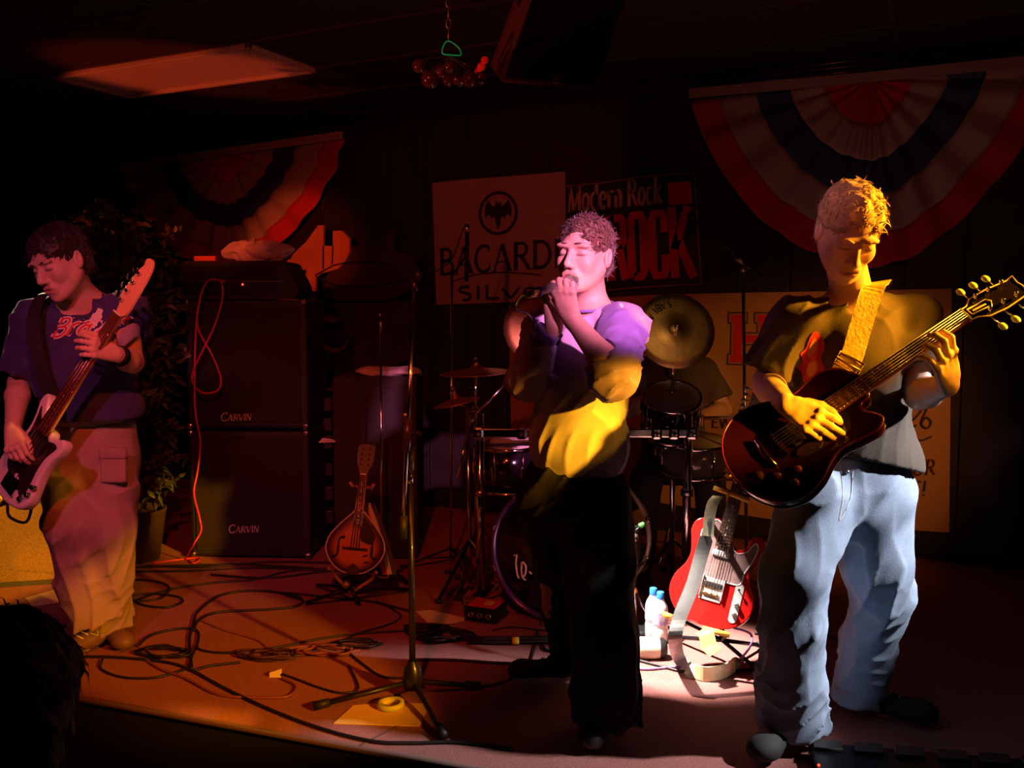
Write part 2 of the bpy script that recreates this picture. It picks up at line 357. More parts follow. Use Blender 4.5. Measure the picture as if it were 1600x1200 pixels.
# ================================================================== the setting
CEZ, FLZ, XL, XR, YF = 2.75, -0.45, -6.6, 3.6, -3.2
X1, Y1, Z1 = V3((1,0,0)), V3((0,1,0)), V3((0,0,1))
def struct(name, mb, m, parent=None):
    o = mb.build(name, m, parent)
    if parent is None: o['kind'] = 'structure'
    return o
DARKWALL = mat('black painted wall', (.016,.011,.012), .8, noise=.4, nscale=3, bump=.2, bscale=30)
CARPET = mat('red brown carpet', (.38,.14,.12), .95, col2=(.25,.085,.07), nscale=160, bump=.5, bscale=500)
def edgeY(x): return 2.515+.108*x
def make_setting():
    m = MB(); m.box((XL-.05, (YF+YW)/2, (CEZ+FLZ)/2), (.1, YW-YF, CEZ-FLZ)); struct('wall_left', m, DARKWALL)
    m = MB(); m.box((XR+.05, (YF+YW)/2, (CEZ+FLZ)/2), (.1, YW-YF, CEZ-FLZ)); struct('wall_right', m, DARKWALL)
    m = MB(); m.box(((XL+XR)/2, YF-.05, (CEZ+FLZ)/2), (XR-XL, .1, CEZ-FLZ)); struct('wall_front', m, DARKWALL)
    m = MB(); m.box(((XL+XR)/2, YW+.05, (CEZ+FLZ)/2), (XR-XL, .1, CEZ-FLZ)); wb = struct('wall_back', m, DARKWALL)
    PAN = mat('dark stained panelling', (.022,.014,.013), .6, noise=.4, nscale=4)
    pm = None                                                # upright boards of the back wall
    for i in range(34):
        if pm is None:
            m = MB(); m.box((0,0,0), (.292,.012,CEZ-.06), bev=.003); o = m.build('plank', PAN, wb); pm = o.data
        else: o = bpy.data.objects.new('plank', pm); COL.objects.link(o); o.parent = wb
        o.location = (XL+.16+i*.3, YW-.006, CEZ/2+.0)
    m = MB(); m.box(((XL+XR)/2, (YF+YW)/2, FLZ-.05), (XR-XL, YW-YF, .1)); struct('floor', m, mat('dark room floor', (.02,.012,.012), .7, noise=.4, nscale=5))
    # stage platform, its front cut at a slight angle
    m = MB(); a, b = edgeY(XL), edgeY(XR)
    m.prism([(XL, a), (XR, b), (XR, YW), (XL, YW)], FLZ, 0.0, mi_side=1); st = struct('floor', m, [CARPET, mat('black stage skirt', (.006,.004,.004), .9)]); st.name = 'floor_stage'
    m = MB(); d = nrm((XR-XL, b-a, 0)); nn = V3((d[1], -d[0], 0))
    m.tube([(XL, a, -.012), (XR, b, -.012)], .014, 8); m.build('carpet_nosing', mat('nosing', (.2,.11,.09), .8), st)
    p0, p1 = G(562,1166), G(642,1124); q0, q1 = G(925,1100), G(1230,1040)
    m = MB(); m.strip([p0+Z1*.001, p1+Z1*.001], .008, np.cross(p1-p0, Z1), .002); m.build('carpet_seam', mat('seam', (.10,.06,.05), .9), st)
    # suspended ceiling: grid and tiles, one bay taken by the light
    m = MB(); m.box(((XL+XR)/2, (YF+YW)/2, CEZ+.07), (XR-XL, YW-YF, .04)); ce = struct('ceiling', m, DARKWALL)
    TL = mat('ceiling tile', (.045,.035,.035), .9, noise=.15, nscale=40, bump=.3, bscale=120)
    x0, y0 = -5.10, 3.98; tw, tl = 1.50, .62; base = None
    c4 = [G(x, y, CEZ) for x, y in ((85,117),(380,62),(488,102),(212,150))]; x0 = (c4[0][0]+c4[3][0])/2; y0 = (c4[0][1]+c4[1][1])/2; tw = (c4[1][0]+c4[2][0])/2-x0; tl = (c4[2][1]+c4[3][1])/2-y0
    for i in range(-2, 7):
        for k in range(-9, 4):
            cx, cy = x0+(i+.5)*tw, y0+(k+.5)*tl
            if (i, k) == (0, 0) or cx-tw/2 < XL-.6 or cx+tw/2 > XR+.9 or cy+tl/2 > YW+.45: continue
            xa, xb, ya, yb = max(cx-tw/2+.014, XL+.01), min(cx+tw/2-.014, XR-.01), max(cy-tl/2+.014, YF), min(cy+tl/2-.014, YW-.01)
            if xb-xa < .05 or yb-ya < .05: continue
            if base is None or xb-xa < tw-.04 or yb-ya < tl-.04:
                m = MB(); m.box((0,0,0), (xb-xa, yb-ya, .014)); o = m.build('tile', TL, ce)
                if not (xb-xa < tw-.04 or yb-ya < tl-.04): base = o.data
            else: o = bpy.data.objects.new('tile', base); COL.objects.link(o); o.parent = ce
            o.location = ((xa+xb)/2, (ya+yb)/2, CEZ+.012)
    m = MB()
    for i in range(-2, 8): m.box((x0+i*tw, (YF+YW)/2, CEZ+.004), (.024, YW-YF, .012)) if XL < x0+i*tw < XR else None
    for k in range(-10, 5): m.box(((XL+XR)/2, y0+k*tl, CEZ+.002), (XR-XL, .024, .012)) if YF < y0+k*tl < YW else None
    m.build('ceiling_grid', mat('grid enamel', (.07,.055,.055), .5), ce)
    cx, cy = x0+tw/2, y0+tl/2
    t = thing('ceiling_light', (cx, cy, CEZ), 'unlit recessed fluorescent ceiling light with a frosted panel glowing red', 'ceiling light')
    m = MB(); e = .03
    for (a, b) in (((x0+.02, y0+.02), (x0+tw-.02, y0+.02)), ((x0+.02, y0+tl-.02), (x0+tw-.02, y0+tl-.02)), ((x0+.02, y0+.02), (x0+.02, y0+tl-.02)), ((x0+tw-.02, y0+.02), (x0+tw-.02, y0+tl-.02))):
        c = V3((a[0]+b[0], a[1]+b[1], 0))/2+Z1*(CEZ-.018); m.box(c, (abs(b[0]-a[0])+e, abs(b[1]-a[1])+e, .03), bev=.006)
    m.build('frame', mat('light frame', (.7,.66,.62), .4), t)
    m = MB(); m.box((cx, cy, CEZ-.012), (tw-.07, tl-.07, .006)); m.build('diffuser', mat('frosted diffuser', (.80,.74,.72), .35, bump=.3, bscale=300), t)
    m = MB(); a, b = W(395,228,YW-.05), W(560,205,YW-.05)
    for k in range(3): m.tube([V3((-6.3, YW-.03, 2.66+k*.028)), V3((3.2, YW-.03, 2.66+k*.028))], .010, 8)
    o = m.build('trim_1', mat('glossy black rail', (.03,.025,.025), .2, coat=.6)); o['kind'] = 'structure'
# ------------------------------------------------------------------ lettering
def _arc(cx, cy, rx, ry, a0, a1, n=14): return [(cx+rx*math.cos(math.radians(a0+(a1-a0)*i/n)), cy+ry*math.sin(math.radians(a0+(a1-a0)*i/n))) for i in range(n+1)]
GL = {   # width, strokes (points, weight), serif feet (x, y)
 'B': (.68, [([(.14,0),(.14,1)],1), ([(.14,.97)]+_arc(.36,.75,.20,.22,90,-90)+[(.14,.53)],.75), ([(.14,.52)]+_arc(.40,.27,.24,.25,90,-90)+[(.14,.02)],.8)], [(.14,0),(.14,1)]),
 'A': (.80, [([(.06,0),(.40,1)],.45), ([(.40,1),(.74,0)],1), ([(.18,.34),(.62,.34)],.4)], [(.06,0),(.74,0)]),
 'C': (.78, [(_arc(.44,.5,.36,.49,50,310),.8), ([(.68,.98),(.68,.74)],.35), ([(.70,.28),(.70,.10)],.35)], []),
 'R': (.76, [([(.14,0),(.14,1)],1), ([(.14,.97)]+_arc(.38,.74,.22,.23,90,-90)+[(.14,.5)],.7), ([(.36,.5),(.72,0)],.9)], [(.14,0),(.14,1),(.72,0)]),
 'D': (.84, [([(.14,0),(.14,1)],1), ([(.14,.97)]+_arc(.36,.5,.40,.47,90,-90)+[(.14,.03)],.85)], [(.14,0),(.14,1)]),
 'I': (.30, [([(.15,0),(.15,1)],1)], [(.15,0),(.15,1)]),
 'V': (.76, [([(.04,1),(.38,0)],1), ([(.38,0),(.72,1)],.45)], [(.04,1),(.72,1)]),
 'N': (.82, [([(.12,0),(.12,1)],.45), ([(.12,1),(.70,0)],1), ([(.70,0),(.70,1)],.45)], [(.12,0),(.12,1),(.70,1)]),
 'M': (1.0, [([(.12,0),(.16,1)],.45), ([(.16,1),(.50,0)],1), ([(.50,0),(.84,1)],.45), ([(.84,1),(.88,0)],1)], [(.12,0),(.16,1),(.84,1),(.88,0)]),
 'o': (.56, [(_arc(.28,.33,.21,.32,0,360,20),.8)], []),
 'd': (.60, [(_arc(.27,.33,.20,.32,0,360,20),.8), ([(.46,0),(.46,1)],1)], [(.46,1),(.5,0)]),
 'e': (.54, [(_arc(.28,.33,.21,.32,10,320),.8), ([(.08,.36),(.48,.36)],.45)], []),
 'r': (.44, [([(.13,0),(.13,.64)],1), (_arc(.32,.44,.17,.20,160,50),.8)], [(.13,0),(.10,.64)]),
 'n': (.62, [([(.13,0),(.13,.64)],1), (_arc(.30,.42,.17,.22,170,0)+[(.47,0)],.95)], [(.13,0),(.10,.64),(.47,0)]),
 'c': (.52, [(_arc(.28,.33,.21,.32,50,310),.8)], []),
 'k': (.62, [([(.13,0),(.13,1)],1), ([(.15,.28),(.50,.64)],.5), ([(.26,.38),(.54,0)],1)], [(.13,0),(.10,1),(.54,0),(.48,.64)]),
 'E': (.62, [([(.12,0),(.12,1)],1), ([(.12,.97),(.55,.97)],.7), ([(.12,.5),(.48,.5)],.7), ([(.12,.03),(.57,.03)],.7)], []),
 'W': (1.0, [([(.03,1),(.26,0)],1), ([(.26,0),(.5,1)],.8), ([(.5,1),(.74,0)],1), ([(.74,0),(.97,1)],.8)], []),
 'F': (.56, [([(.12,0),(.12,1)],1), ([(.12,.95),(.52,.95)],1), ([(.12,.52),(.44,.52)],1)], []),
 'O': (.82, [(_arc(.41,.5,.33,.47,0,360,24),1)], []),
 'T': (.6, [([(.3,0),(.3,1)],1), ([(.03,.95),(.57,.95)],1)], []),
 '!': (.26, [([(.13,.3),(.13,1)],1), ([(.13,0),(.13,.12)],1)], []),
 'S': (.56, [(_arc(.28,.73,.18,.23,40,250)[:12]+_arc(.27,.26,.20,.24,80,-140)[:13],.9)], []),
 'L': (.56, [([(.12,0),(.12,1)],1), ([(.12,.04),(.54,.04)],.9)], []),
 'v': (.66, [([(.04,.72),(.33,0)],1), ([(.33,0),(.62,.72)],.8)], []),
 'a': (.54, [(_arc(.26,.25,.19,.24,0,360,18),.8), ([(.45,0),(.45,.45)]+_arc(.27,.45,.18,.2,0,140),.8)], []), ' ': (.35, [], []),
 't': (.4, [([(.2,.06),(.2,.85)],1), ([(.04,.62),(.38,.62)],.6)], []), 'l': (.28, [([(.14,0),(.14,1)],1)], []),
 's': (.44, [(_arc(.22,.47,.14,.16,40,260)[:12]+_arc(.22,.17,.15,.16,80,-140)[:13],.8)], []), 'm': (.9, [([(.13,0),(.13,.64)],1), (_arc(.27,.42,.14,.22,170,0)+[(.41,0)],.95), (_arc(.55,.42,.14,.22,170,0)+[(.69,0)],.95)], []),
}
def letters(mb, txt, O, X, Y, Nn, h, wscale=1.0, weight=.13, slant=0.0, serif=True, gap=.06, mi=0, small=None, th=.002):
    # O = start of the baseline, X along it, Y up, Nn out of the surface; flat raised strokes
    O, X, Y, Nn = V3(O), nrm(X), nrm(Y), nrm(Nn); x = 0
    for n, ch in enumerate(txt):
        wd, st, ft = GL[ch]; s = h if (small is None or n == 0) else h*small
        for pts, wt in st:
            P = [O+X*((x+(p[0]*wscale+slant*p[1])*s))+Y*p[1]*s+Nn*th/2 for p in pts]
            mb.strip(P, weight*wt*s, np.cross(P[1]-P[0], Nn) if len(P) == 2 else np.array([np.cross(P[min(i+1, len(P)-1)]-P[max(i-1, 0)], Nn) for i in range(len(P))]), th, mi)
        if serif:
            for (a, b) in ft:
                c = O+X*(x+(a*wscale+slant*b)*s)+Y*b*s+Nn*th/2; mb.strip([c-X*.10*s*min(wscale*1.2, 1), c+X*.10*s*min(wscale*1.2, 1)], .035*s, Y, th, mi)
        x += (wd*wscale+gap)*s
    return x
def text_len(txt, wscale, gap, small=None): return sum((GL[c][0]*wscale+gap)*(1 if (small is None or i == 0) else small) for i, c in enumerate(txt))
def fit_text(mb, txt, pa, pb, Y, Nn, h, **k):
    # stretch a word between two points on its baseline
    L = np.linalg.norm(V3(pb)-V3(pa)); gap = k.get('gap', .06); g = sum(gap*(1 if (k.get('small') is None or i == 0) else k['small']) for i in range(len(txt))); w1 = text_len(txt, 1.0, 0, k.get('small'))
    k['wscale'] = max((L/h-g+gap)/w1, .1); letters(mb, txt, pa, V3(pb)-V3(pa), Y, Nn, h, **k)
NB = V3((0,-1,0))
RED = mat('red cloth', (.55,.03,.03), .8, bump=.1, bscale=200, sheen=.1); WHC = mat('white cloth', (.42,.36,.33), .8, bump=.1, bscale=200, sheen=.1); BLC = mat('blue cloth', (.03,.06,.16), .8, bump=.1, bscale=200, sheen=.1)
def bunting(pl, pr, pc, pbot, seed, label):
    a, b = W(*pl), W(*pr); c = W(*pc); bot = W(*pbot)[2]; t = thing('bunting', c, label, 'bunting', 'fan buntings on the back wall')
    rs = np.random.RandomState(seed); ph = rs.rand(4)*6; top = lambda x: a[2]+(b[2]-a[2])*(x-a[0])/(b[0]-a[0]); bands = [(0,.24,RED,'centre_panel'),(.24,.43,WHC,'white_band'),(.43,.62,BLC,'blue_band'),(.62,.83,WHC,'white_band'),(.83,1.0,RED,'red_band')]
    NT = 150
    for (r0, r1, mm, nm) in bands:
        m = MB(); nr = 6; v = []; f = []
        for i in range(nr+1):
            rr = r0+(r1-r0)*i/nr
            for k in range(NT+1):
                th = PI*k/NT; cx = math.copysign(abs(math.cos(th))**(2/1.5), math.cos(th)); sz = math.sin(th)**(2/1.5)
                w_ = (b[0]-c[0]) if cx > 0 else (c[0]-a[0]); x = c[0]+cx*rr*w_; H = (top(x)-bot)
                z = top(x)-sz*rr*H*(1+.03*math.sin(5*th+ph[0]))-.02*rr*abs(math.sin(th*11+ph[1]))
                y = YW-.05-.035*(0.3+rr)*(.5+.5*math.sin(th*26+ph[2]+1.5*math.sin(th*3+ph[3])))-.03*rr*math.sin(th)*math.sin(th*5+ph[3])-.02
                v.append((x, y, z))
        for i in range(nr):
            for k in range(NT): q = i*(NT+1)+k; f.append((q, q+1, q+NT+2, q+NT+1))
        m.add(v, f); o = m.build(nm, mm, t); sd = o.modifiers.new('thick', 'SOLIDIFY'); sd.thickness = .002
    m = MB(); m.strip([V3((a[0]-.01, YW-.105, a[2]+.012)), V3((c[0], YW-.11, (top(c[0]))+.006)), V3((b[0]+.01, YW-.105, b[2]+.012))], .055, Z1, .006); m.build('header_tape', WHC, t)
def wall_poly(m, pts, Y, th, mi=0, edge=0.0):
    P = [W(x, y, Y) for x, y in pts]; m.prism([(p[0], p[2]) for p in P], -th, 0, (0, Y, 0), X1, Z1, NB*-1, mi, edge)
def wall_prism(m, pts, Y, th, mi=0):
    P = [W(x, y, Y) for x, y in pts]; out = [(p[0], p[2]) for p in P]; ar = sum(out[i-1][0]*out[i][1]-out[i][0]*out[i-1][1] for i in range(len(out)))
    if ar < 0: out = out[::-1]
    n = len(out); v = [(x, Y, z) for x, z in out]+[(x, Y+th, z) for x, z in out]
    m.add(v, [tuple(range(n)), tuple(range(2*n-1, n-1, -1))]+[(i, i+n, (i+1) % n+n, (i+1) % n) for i in range(n)], mi, False)
def make_wall_things():
    bunting((1085,154),(1660,100),(1362,132),(1335,420), 1, 'patriotic fan bunting above the jeans-wearing guitarist')
    bunting((200,264),(545,217),(360,243),(400,425), 2, 'dim patriotic fan bunting above the black speaker stack')
    # pale banner with a bat emblem
    t = thing('banner', W(778,470), 'pale banner with a bat in a ring and large serif lettering', 'banner')
    m = MB(); wall_prism(m, [(675,286),(730,280),(800,275),(883,268),(884,469),(780,473),(682,476)], YW-.03, .004); m.build('sheet', mat('pale vinyl', (.42,.33,.30), .5, bump=.15, bscale=8), t)
    INK = mat('dark print', (.02,.008,.02), .5); Y = YW-.036; c = W(778,333,Y); m = MB()
    def ring(m, c, r0, r1, mi=0, n=40, th=.003):
        v = []; f = []
        for i in range(n):
            q = 2*PI*i/n
            for rr, yy in ((r0,0),(r1,0),(r1,th),(r0,th)): v.append((c[0]+rr*math.cos(q), c[1]+yy, c[2]+rr*math.sin(q)))
        for i in range(n):
            for k in range(4): f.append((i*4+k, i*4+(k+1) % 4, ((i+1) % n)*4+(k+1) % 4, ((i+1) % n)*4+k))
        m.add(v, f, mi, False)
    ring(m, c, .122, .142)
    half = [(0,.055),(.010,.075),(.020,.060),(.018,.045),(.045,.050),(.075,.085),(.090,.055),(.100,.015),(.092,-.030),(.078,-.012),(.062,-.006),(.050,-.035),(.036,-.022),(.022,-.030),(.014,-.075),(0,-.105)]
    bat = [(x, z) for x, z in half]+[(-x, z) for x, z in half[::-1][1:-1]]; n = len(bat)
    m.add([(c[0]+x, Y, c[2]+z) for x, z in bat]+[(c[0]+x, Y+.003, c[2]+z) for x, z in bat], [tuple(range(n))]+[(i, i+n, (i+1) % n+n, (i+1) % n) for i in range(n)], 0, False); m.build('emblem', INK, t)
    m = MB(); fit_text(m, 'BACARDI', W(686,430,Y), W(876,417,Y), Z1, NB, .175, weight=.15); 
    P = [W(x, y, Y-.001) for x, y in ((705,441),(735,431),(775,426),(815,427),(845,430))]; m.strip(cat_curve(P, 5, False), [.003]+[.009]*19+[.003], Z1, .002) if False else m.strip(cat_curve(P, 5, False), .008, Z1, .002)
    fit_text(m, 'SILver', W(714,470,Y), W(864,463,Y), Z1, NB, .095, weight=.22, serif=False); m.build('lettering', INK, t)
    # black banner with red lettering
    t = thing('banner', W(990,445), 'black banner with cream serif line over huge red block letters', 'banner')
    m = MB(); wall_prism(m, [(884,292),(940,287),(1010,276),(1086,270),(1097,444),(1000,450),(884,460)], YW-.045, .004); m.build('sheet', mat('black vinyl', (.015,.012,.012), .35, bump=.2, bscale=10), t)
    Y = YW-.050; CRM = mat('cream print', (.50,.40,.36), .5); m = MB(); fit_text(m, 'Modern', W(887,331,Y), W(973,323,Y), Z1, NB, .155, weight=.14, gap=.03); fit_text(m, 'Rock', W(980,322,Y), W(1034,317,Y), Z1, NB, .155, weight=.14, gap=.03)
    B = [W(x, y, Y) for x, y in ((884,291),(940,286),(1010,275),(1085,270),(1096,444),(1000,449),(884,459))]; m.build('small_lettering', CRM, t)
    m = MB(); m.tube(B, .005, 6, closed=False); m.build('border', mat('border print', (.35,.25,.2), .3, coat=.5), t)
    RP = mat('red print', (.62,.03,.03), .4); m = MB()
    def blockletter(strokes, pa, pb, pc, w):                 # letters inside a skewed cell
        o, x, y = W(*pa, Y), W(*pb, Y), W(*pc, Y)
        for pts in strokes:
            P = [o+(x-o)*p[0]+(y-o)*p[1] for p in pts]; m.strip(P, w, np.array([np.cross(P[min(i+1, len(P)-1)]-P[max(i-1, 0)], NB) for i in range(len(P))]), .003)
    sq = lambda x0, x1, y0, y1: [(x0+.12,y0),(x1-.12,y0),(x1,y0+.1),(x1,y1-.1),(x1-.12,y1),(x0+.12,y1),(x0,y1-.1),(x0,y0+.1),(x0+.12,y0)]
    W_ = .052
    blockletter([[(.12,-.03),(.12,1.03)], [(.12,.97),(.75,.97),(.88,.88),(.88,.62),(.75,.54),(.12,.54)], [(.55,.54),(.92,-.03)]], (952,436),(980,434),(949,340), W_)
    blockletter([sq(.15,.85,.03,.97)], (984,436),(1012,434),(980,335), W_)
    blockletter([[(.85,.68),(.85,.87),(.73,.97),(.27,.97),(.15,.87),(.15,.13),(.27,.03),(.73,.03),(.85,.13),(.85,.34)]], (1017,434),(1046,432),(1013,332), W_)
    blockletter([[(.12,-.03),(.12,1.03)], [(.15,.4),(.85,1.03)], [(.35,.52),(.95,-.03)]], (1051,431),(1086,430),(1045,327), W_)
    P = [W(x, y, Y) for x, y in ((1043,286),(1079,283),(1082,318),(1045,320))]; m.add(P+[p+V3((0,.003,0)) for p in P], [(3,2,1,0),(0,1,5,4),(1,2,6,5),(2,3,7,6),(3,0,4,7)], 0, False); m.build('large_lettering', RP, t)
    # long ochre banner behind the drums
    t = thing('banner', W(1240,810), 'ochre banner with a red block letter hanging behind the drums', 'banner')
    OCH = mat('ochre vinyl', (.46,.25,.085), .55, bump=.2, bscale=7); m = MB(); wall_prism(m, [(795,478),(885,470),(1010,461),(1130,458),(1300,455),(1487,451),(1483,832),(1380,826),(1210,812),(985,779),(800,760)], YW-.024, .003); m.build('sheet', OCH, t)
    Y = YW-.030; BK = mat('brown print', (.07,.03,.015), .6); m = MB()
    H = [(0,0),(.36,0),(.36,.13),(.29,.13),(.29,.42),(.71,.42),(.71,.13),(.64,.13),(.64,0),(1,0),(1,.13),(.93,.13),(.93,.87),(1,.87),(1,1),(.64,1),(.64,.87),(.71,.87),(.71,.58),(.29,.58),(.29,.87),(.36,.87),(.36,1),(0,1),(0,.87),(.07,.87),(.07,.13),(0,.13)]
    def Hm(mb, x0, x1, z0, z1, Y, gx):
        pts = [(x0+(x1-x0)*a, z0+(z1-z0)*b) for a, b in H]; n = len(pts); cx, cz = (x0+x1)/2, (z0+z1)/2; P = np.array(pts); T = np.roll(P, -1, 0)-np.roll(P, 1, 0)
        A = np.roll(P, -1, 0)-P; B_ = P-np.roll(P, 1, 0); nA = np.stack([A[:,1], -A[:,0]], 1); nB = np.stack([B_[:,1], -B_[:,0]], 1); nA /= np.linalg.norm(nA, axis=1)[:,None]; nB /= np.linalg.norm(nB, axis=1)[:,None]
        P = P+(nA+nB)*gx; mb.add([(p[0], Y, p[1]) for p in P]+[(p[0], Y+.003, p[1]) for p in P], [tuple(range(n))]+[(i, i+n, (i+1) % n+n, (i+1) % n) for i in range(n)], 0, False)
    a, b = W(1140,566,Y), W(1206,492,Y); Hm(m, a[0], b[0], a[2], b[2], Y+.0015, .016); m.build('letter_outline', BK, t)
    m = MB(); Hm(m, a[0], b[0], a[2], b[2], Y, .008); m.build('letter_rim', mat('rim print', (.40,.24,.18), .6), t)
    m = MB(); Hm(m, a[0], b[0], a[2], b[2], Y-.0015, 0.0); m.build('block_letter', RP, t)
    m = MB(); letters(m, 'EW', W(1112,668,Y), X1, Z1, NB, .07, weight=.14, serif=False); fit_text(m, 'FOR', W(1411,744,Y), W(1461,742,Y), Z1, NB, .085, weight=.13, serif=False, slant=.08); fit_text(m, 'IT!', W(1409,776,Y), W(1447,775,Y), Z1, NB, .085, weight=.13, serif=False, slant=.08)
    def scr(pts): m.tube([W(x, y, Y-.003) for x, y in [q[:2] for q in cat_curve([(a, b, 0) for a, b in pts], 5, False)]], .005, 5)
    scr([(1408,612),(1420,606),(1430,615),(1422,628),(1410,634)]); scr([(1412,650),(1424,640),(1436,628),(1440,640),(1428,655),(1418,662)]); scr([(1440,660),(1448,652),(1455,660),(1449,669),(1440,662),(1446,644),(1456,622)]); scr([(1404,668),(1420,671),(1432,664)])
    scr([(1412,690),(1426,684),(1440,688),(1456,682)])
    m.build('brown_lettering', BK, t)['kind'] = 'stuff'
    # painted cut-out boards behind the speaker stack; light and shade put into their colours
    t = thing('painted_backdrop', W(500,470), 'painted cut-out board with stepped top beside the speaker stack', 'backdrop')
    TC = mat('lit terracotta', (.62,.24,.12), .7, noise=.2, nscale=6); m = MB(); Yb = 5.3  # orange light on the board put into its colour
    wall_prism(m, [(432,500),(436,440),(450,405),(478,378),(497,352),(505,352),(505,384),(520,384),(520,361),(533,360),(546,372),(546,395),(538,410),(528,420),(500,428),(493,436),(493,456),(492,488),(532,498),(524,505),(470,505)], Yb, .02)
    m.build('board', TC, t); m = MB(); LB = mat('black paint line', (.012,.008,.008), .7)
    for q in ([(505,384),(505,420)],[(520,384),(519,412)],[(458,457),(494,456),(515,470),(531,471),(600,470),(640,455)],[(493,430),(520,415),(545,409),(590,409),(612,416)],[(505,437),(527,446),(590,446),(632,436)],[(494,432),(505,437)],[(505,440),(505,455)],[(466,456),(466,500)]): m.tube([W(x, y, Yb-.004) for x, y in q], .005, 6)
    for (x, y, a, l) in ((473,428,40,9),(475,438,-10,7),(466,443,-60,9),(452,440,70,8)):
        c = W(x, y, Yb-.002); d = V3((math.cos(math.radians(a)), 0, math.sin(math.radians(a)))); m.ball(c, (l*.0045, .004, l*.0022), X=np.stack([d, Y1, np.cross(d, Y1)]))
    m.build('painted_lines', LB, t)
    m = MB(); wall_prism(m, [(546,385),(570,384),(600,388),(606,360),(616,362),(616,392),(650,400),(655,440),(640,455),(600,471),(531,471),(505,455),(505,437),(520,420),(540,410)], Yb+.015, .015); wall_prism(m, [(492,470),(640,470),(640,560),(560,610),(480,610),(478,505),(492,500)], Yb+.03, .015)
    m.build('shaded_board', mat('shaded board brown', (.055,.026,.016), .7, noise=.4, nscale=5), t)  # part of the mural in shadow, darkness put into the colour
    m = MB(); c = [(525,604),(513,606),(506,598),(507,580),(512,562),(516,548),(505,544),(492,546),(483,552),(480,562),(483,575),(490,583)]
    m.tube(cat_curve([W(x, y, Yb-.0) for x, y in c], 5, False), .022, 8, flat=None); m.tube(cat_curve([W(x, y, Yb) for x, y in ((516,548),(530,547),(540,540),(543,528))], 4, False), [.018]*4+[.014]*4+[.009]*4+[.004], 8)
    m.build('scroll_moulding', mat('worn gilt', (.50,.26,.07), .5, noise=.4, nscale=25), t)
    for x in (485, 600):
        p = W(x, 520, Yb+.05); m = MB(); m.box((p[0], Yb+.065, p[2]/2+.1), (.05,.03,p[2]+.2)); m.build('support_post', MATS['shaded board brown'], t)
    m = MB(); P = [W(x, y, YW-.04) for x, y in ((645,200),(644,225),(646,255),(652,272))]; m.tube(cat_curve(P, 4, False), .008, 6); tag(m.build('hanging_cable', BLKRUB), 'thin cable hanging from the ceiling between bunting and pale banner', 'cable')
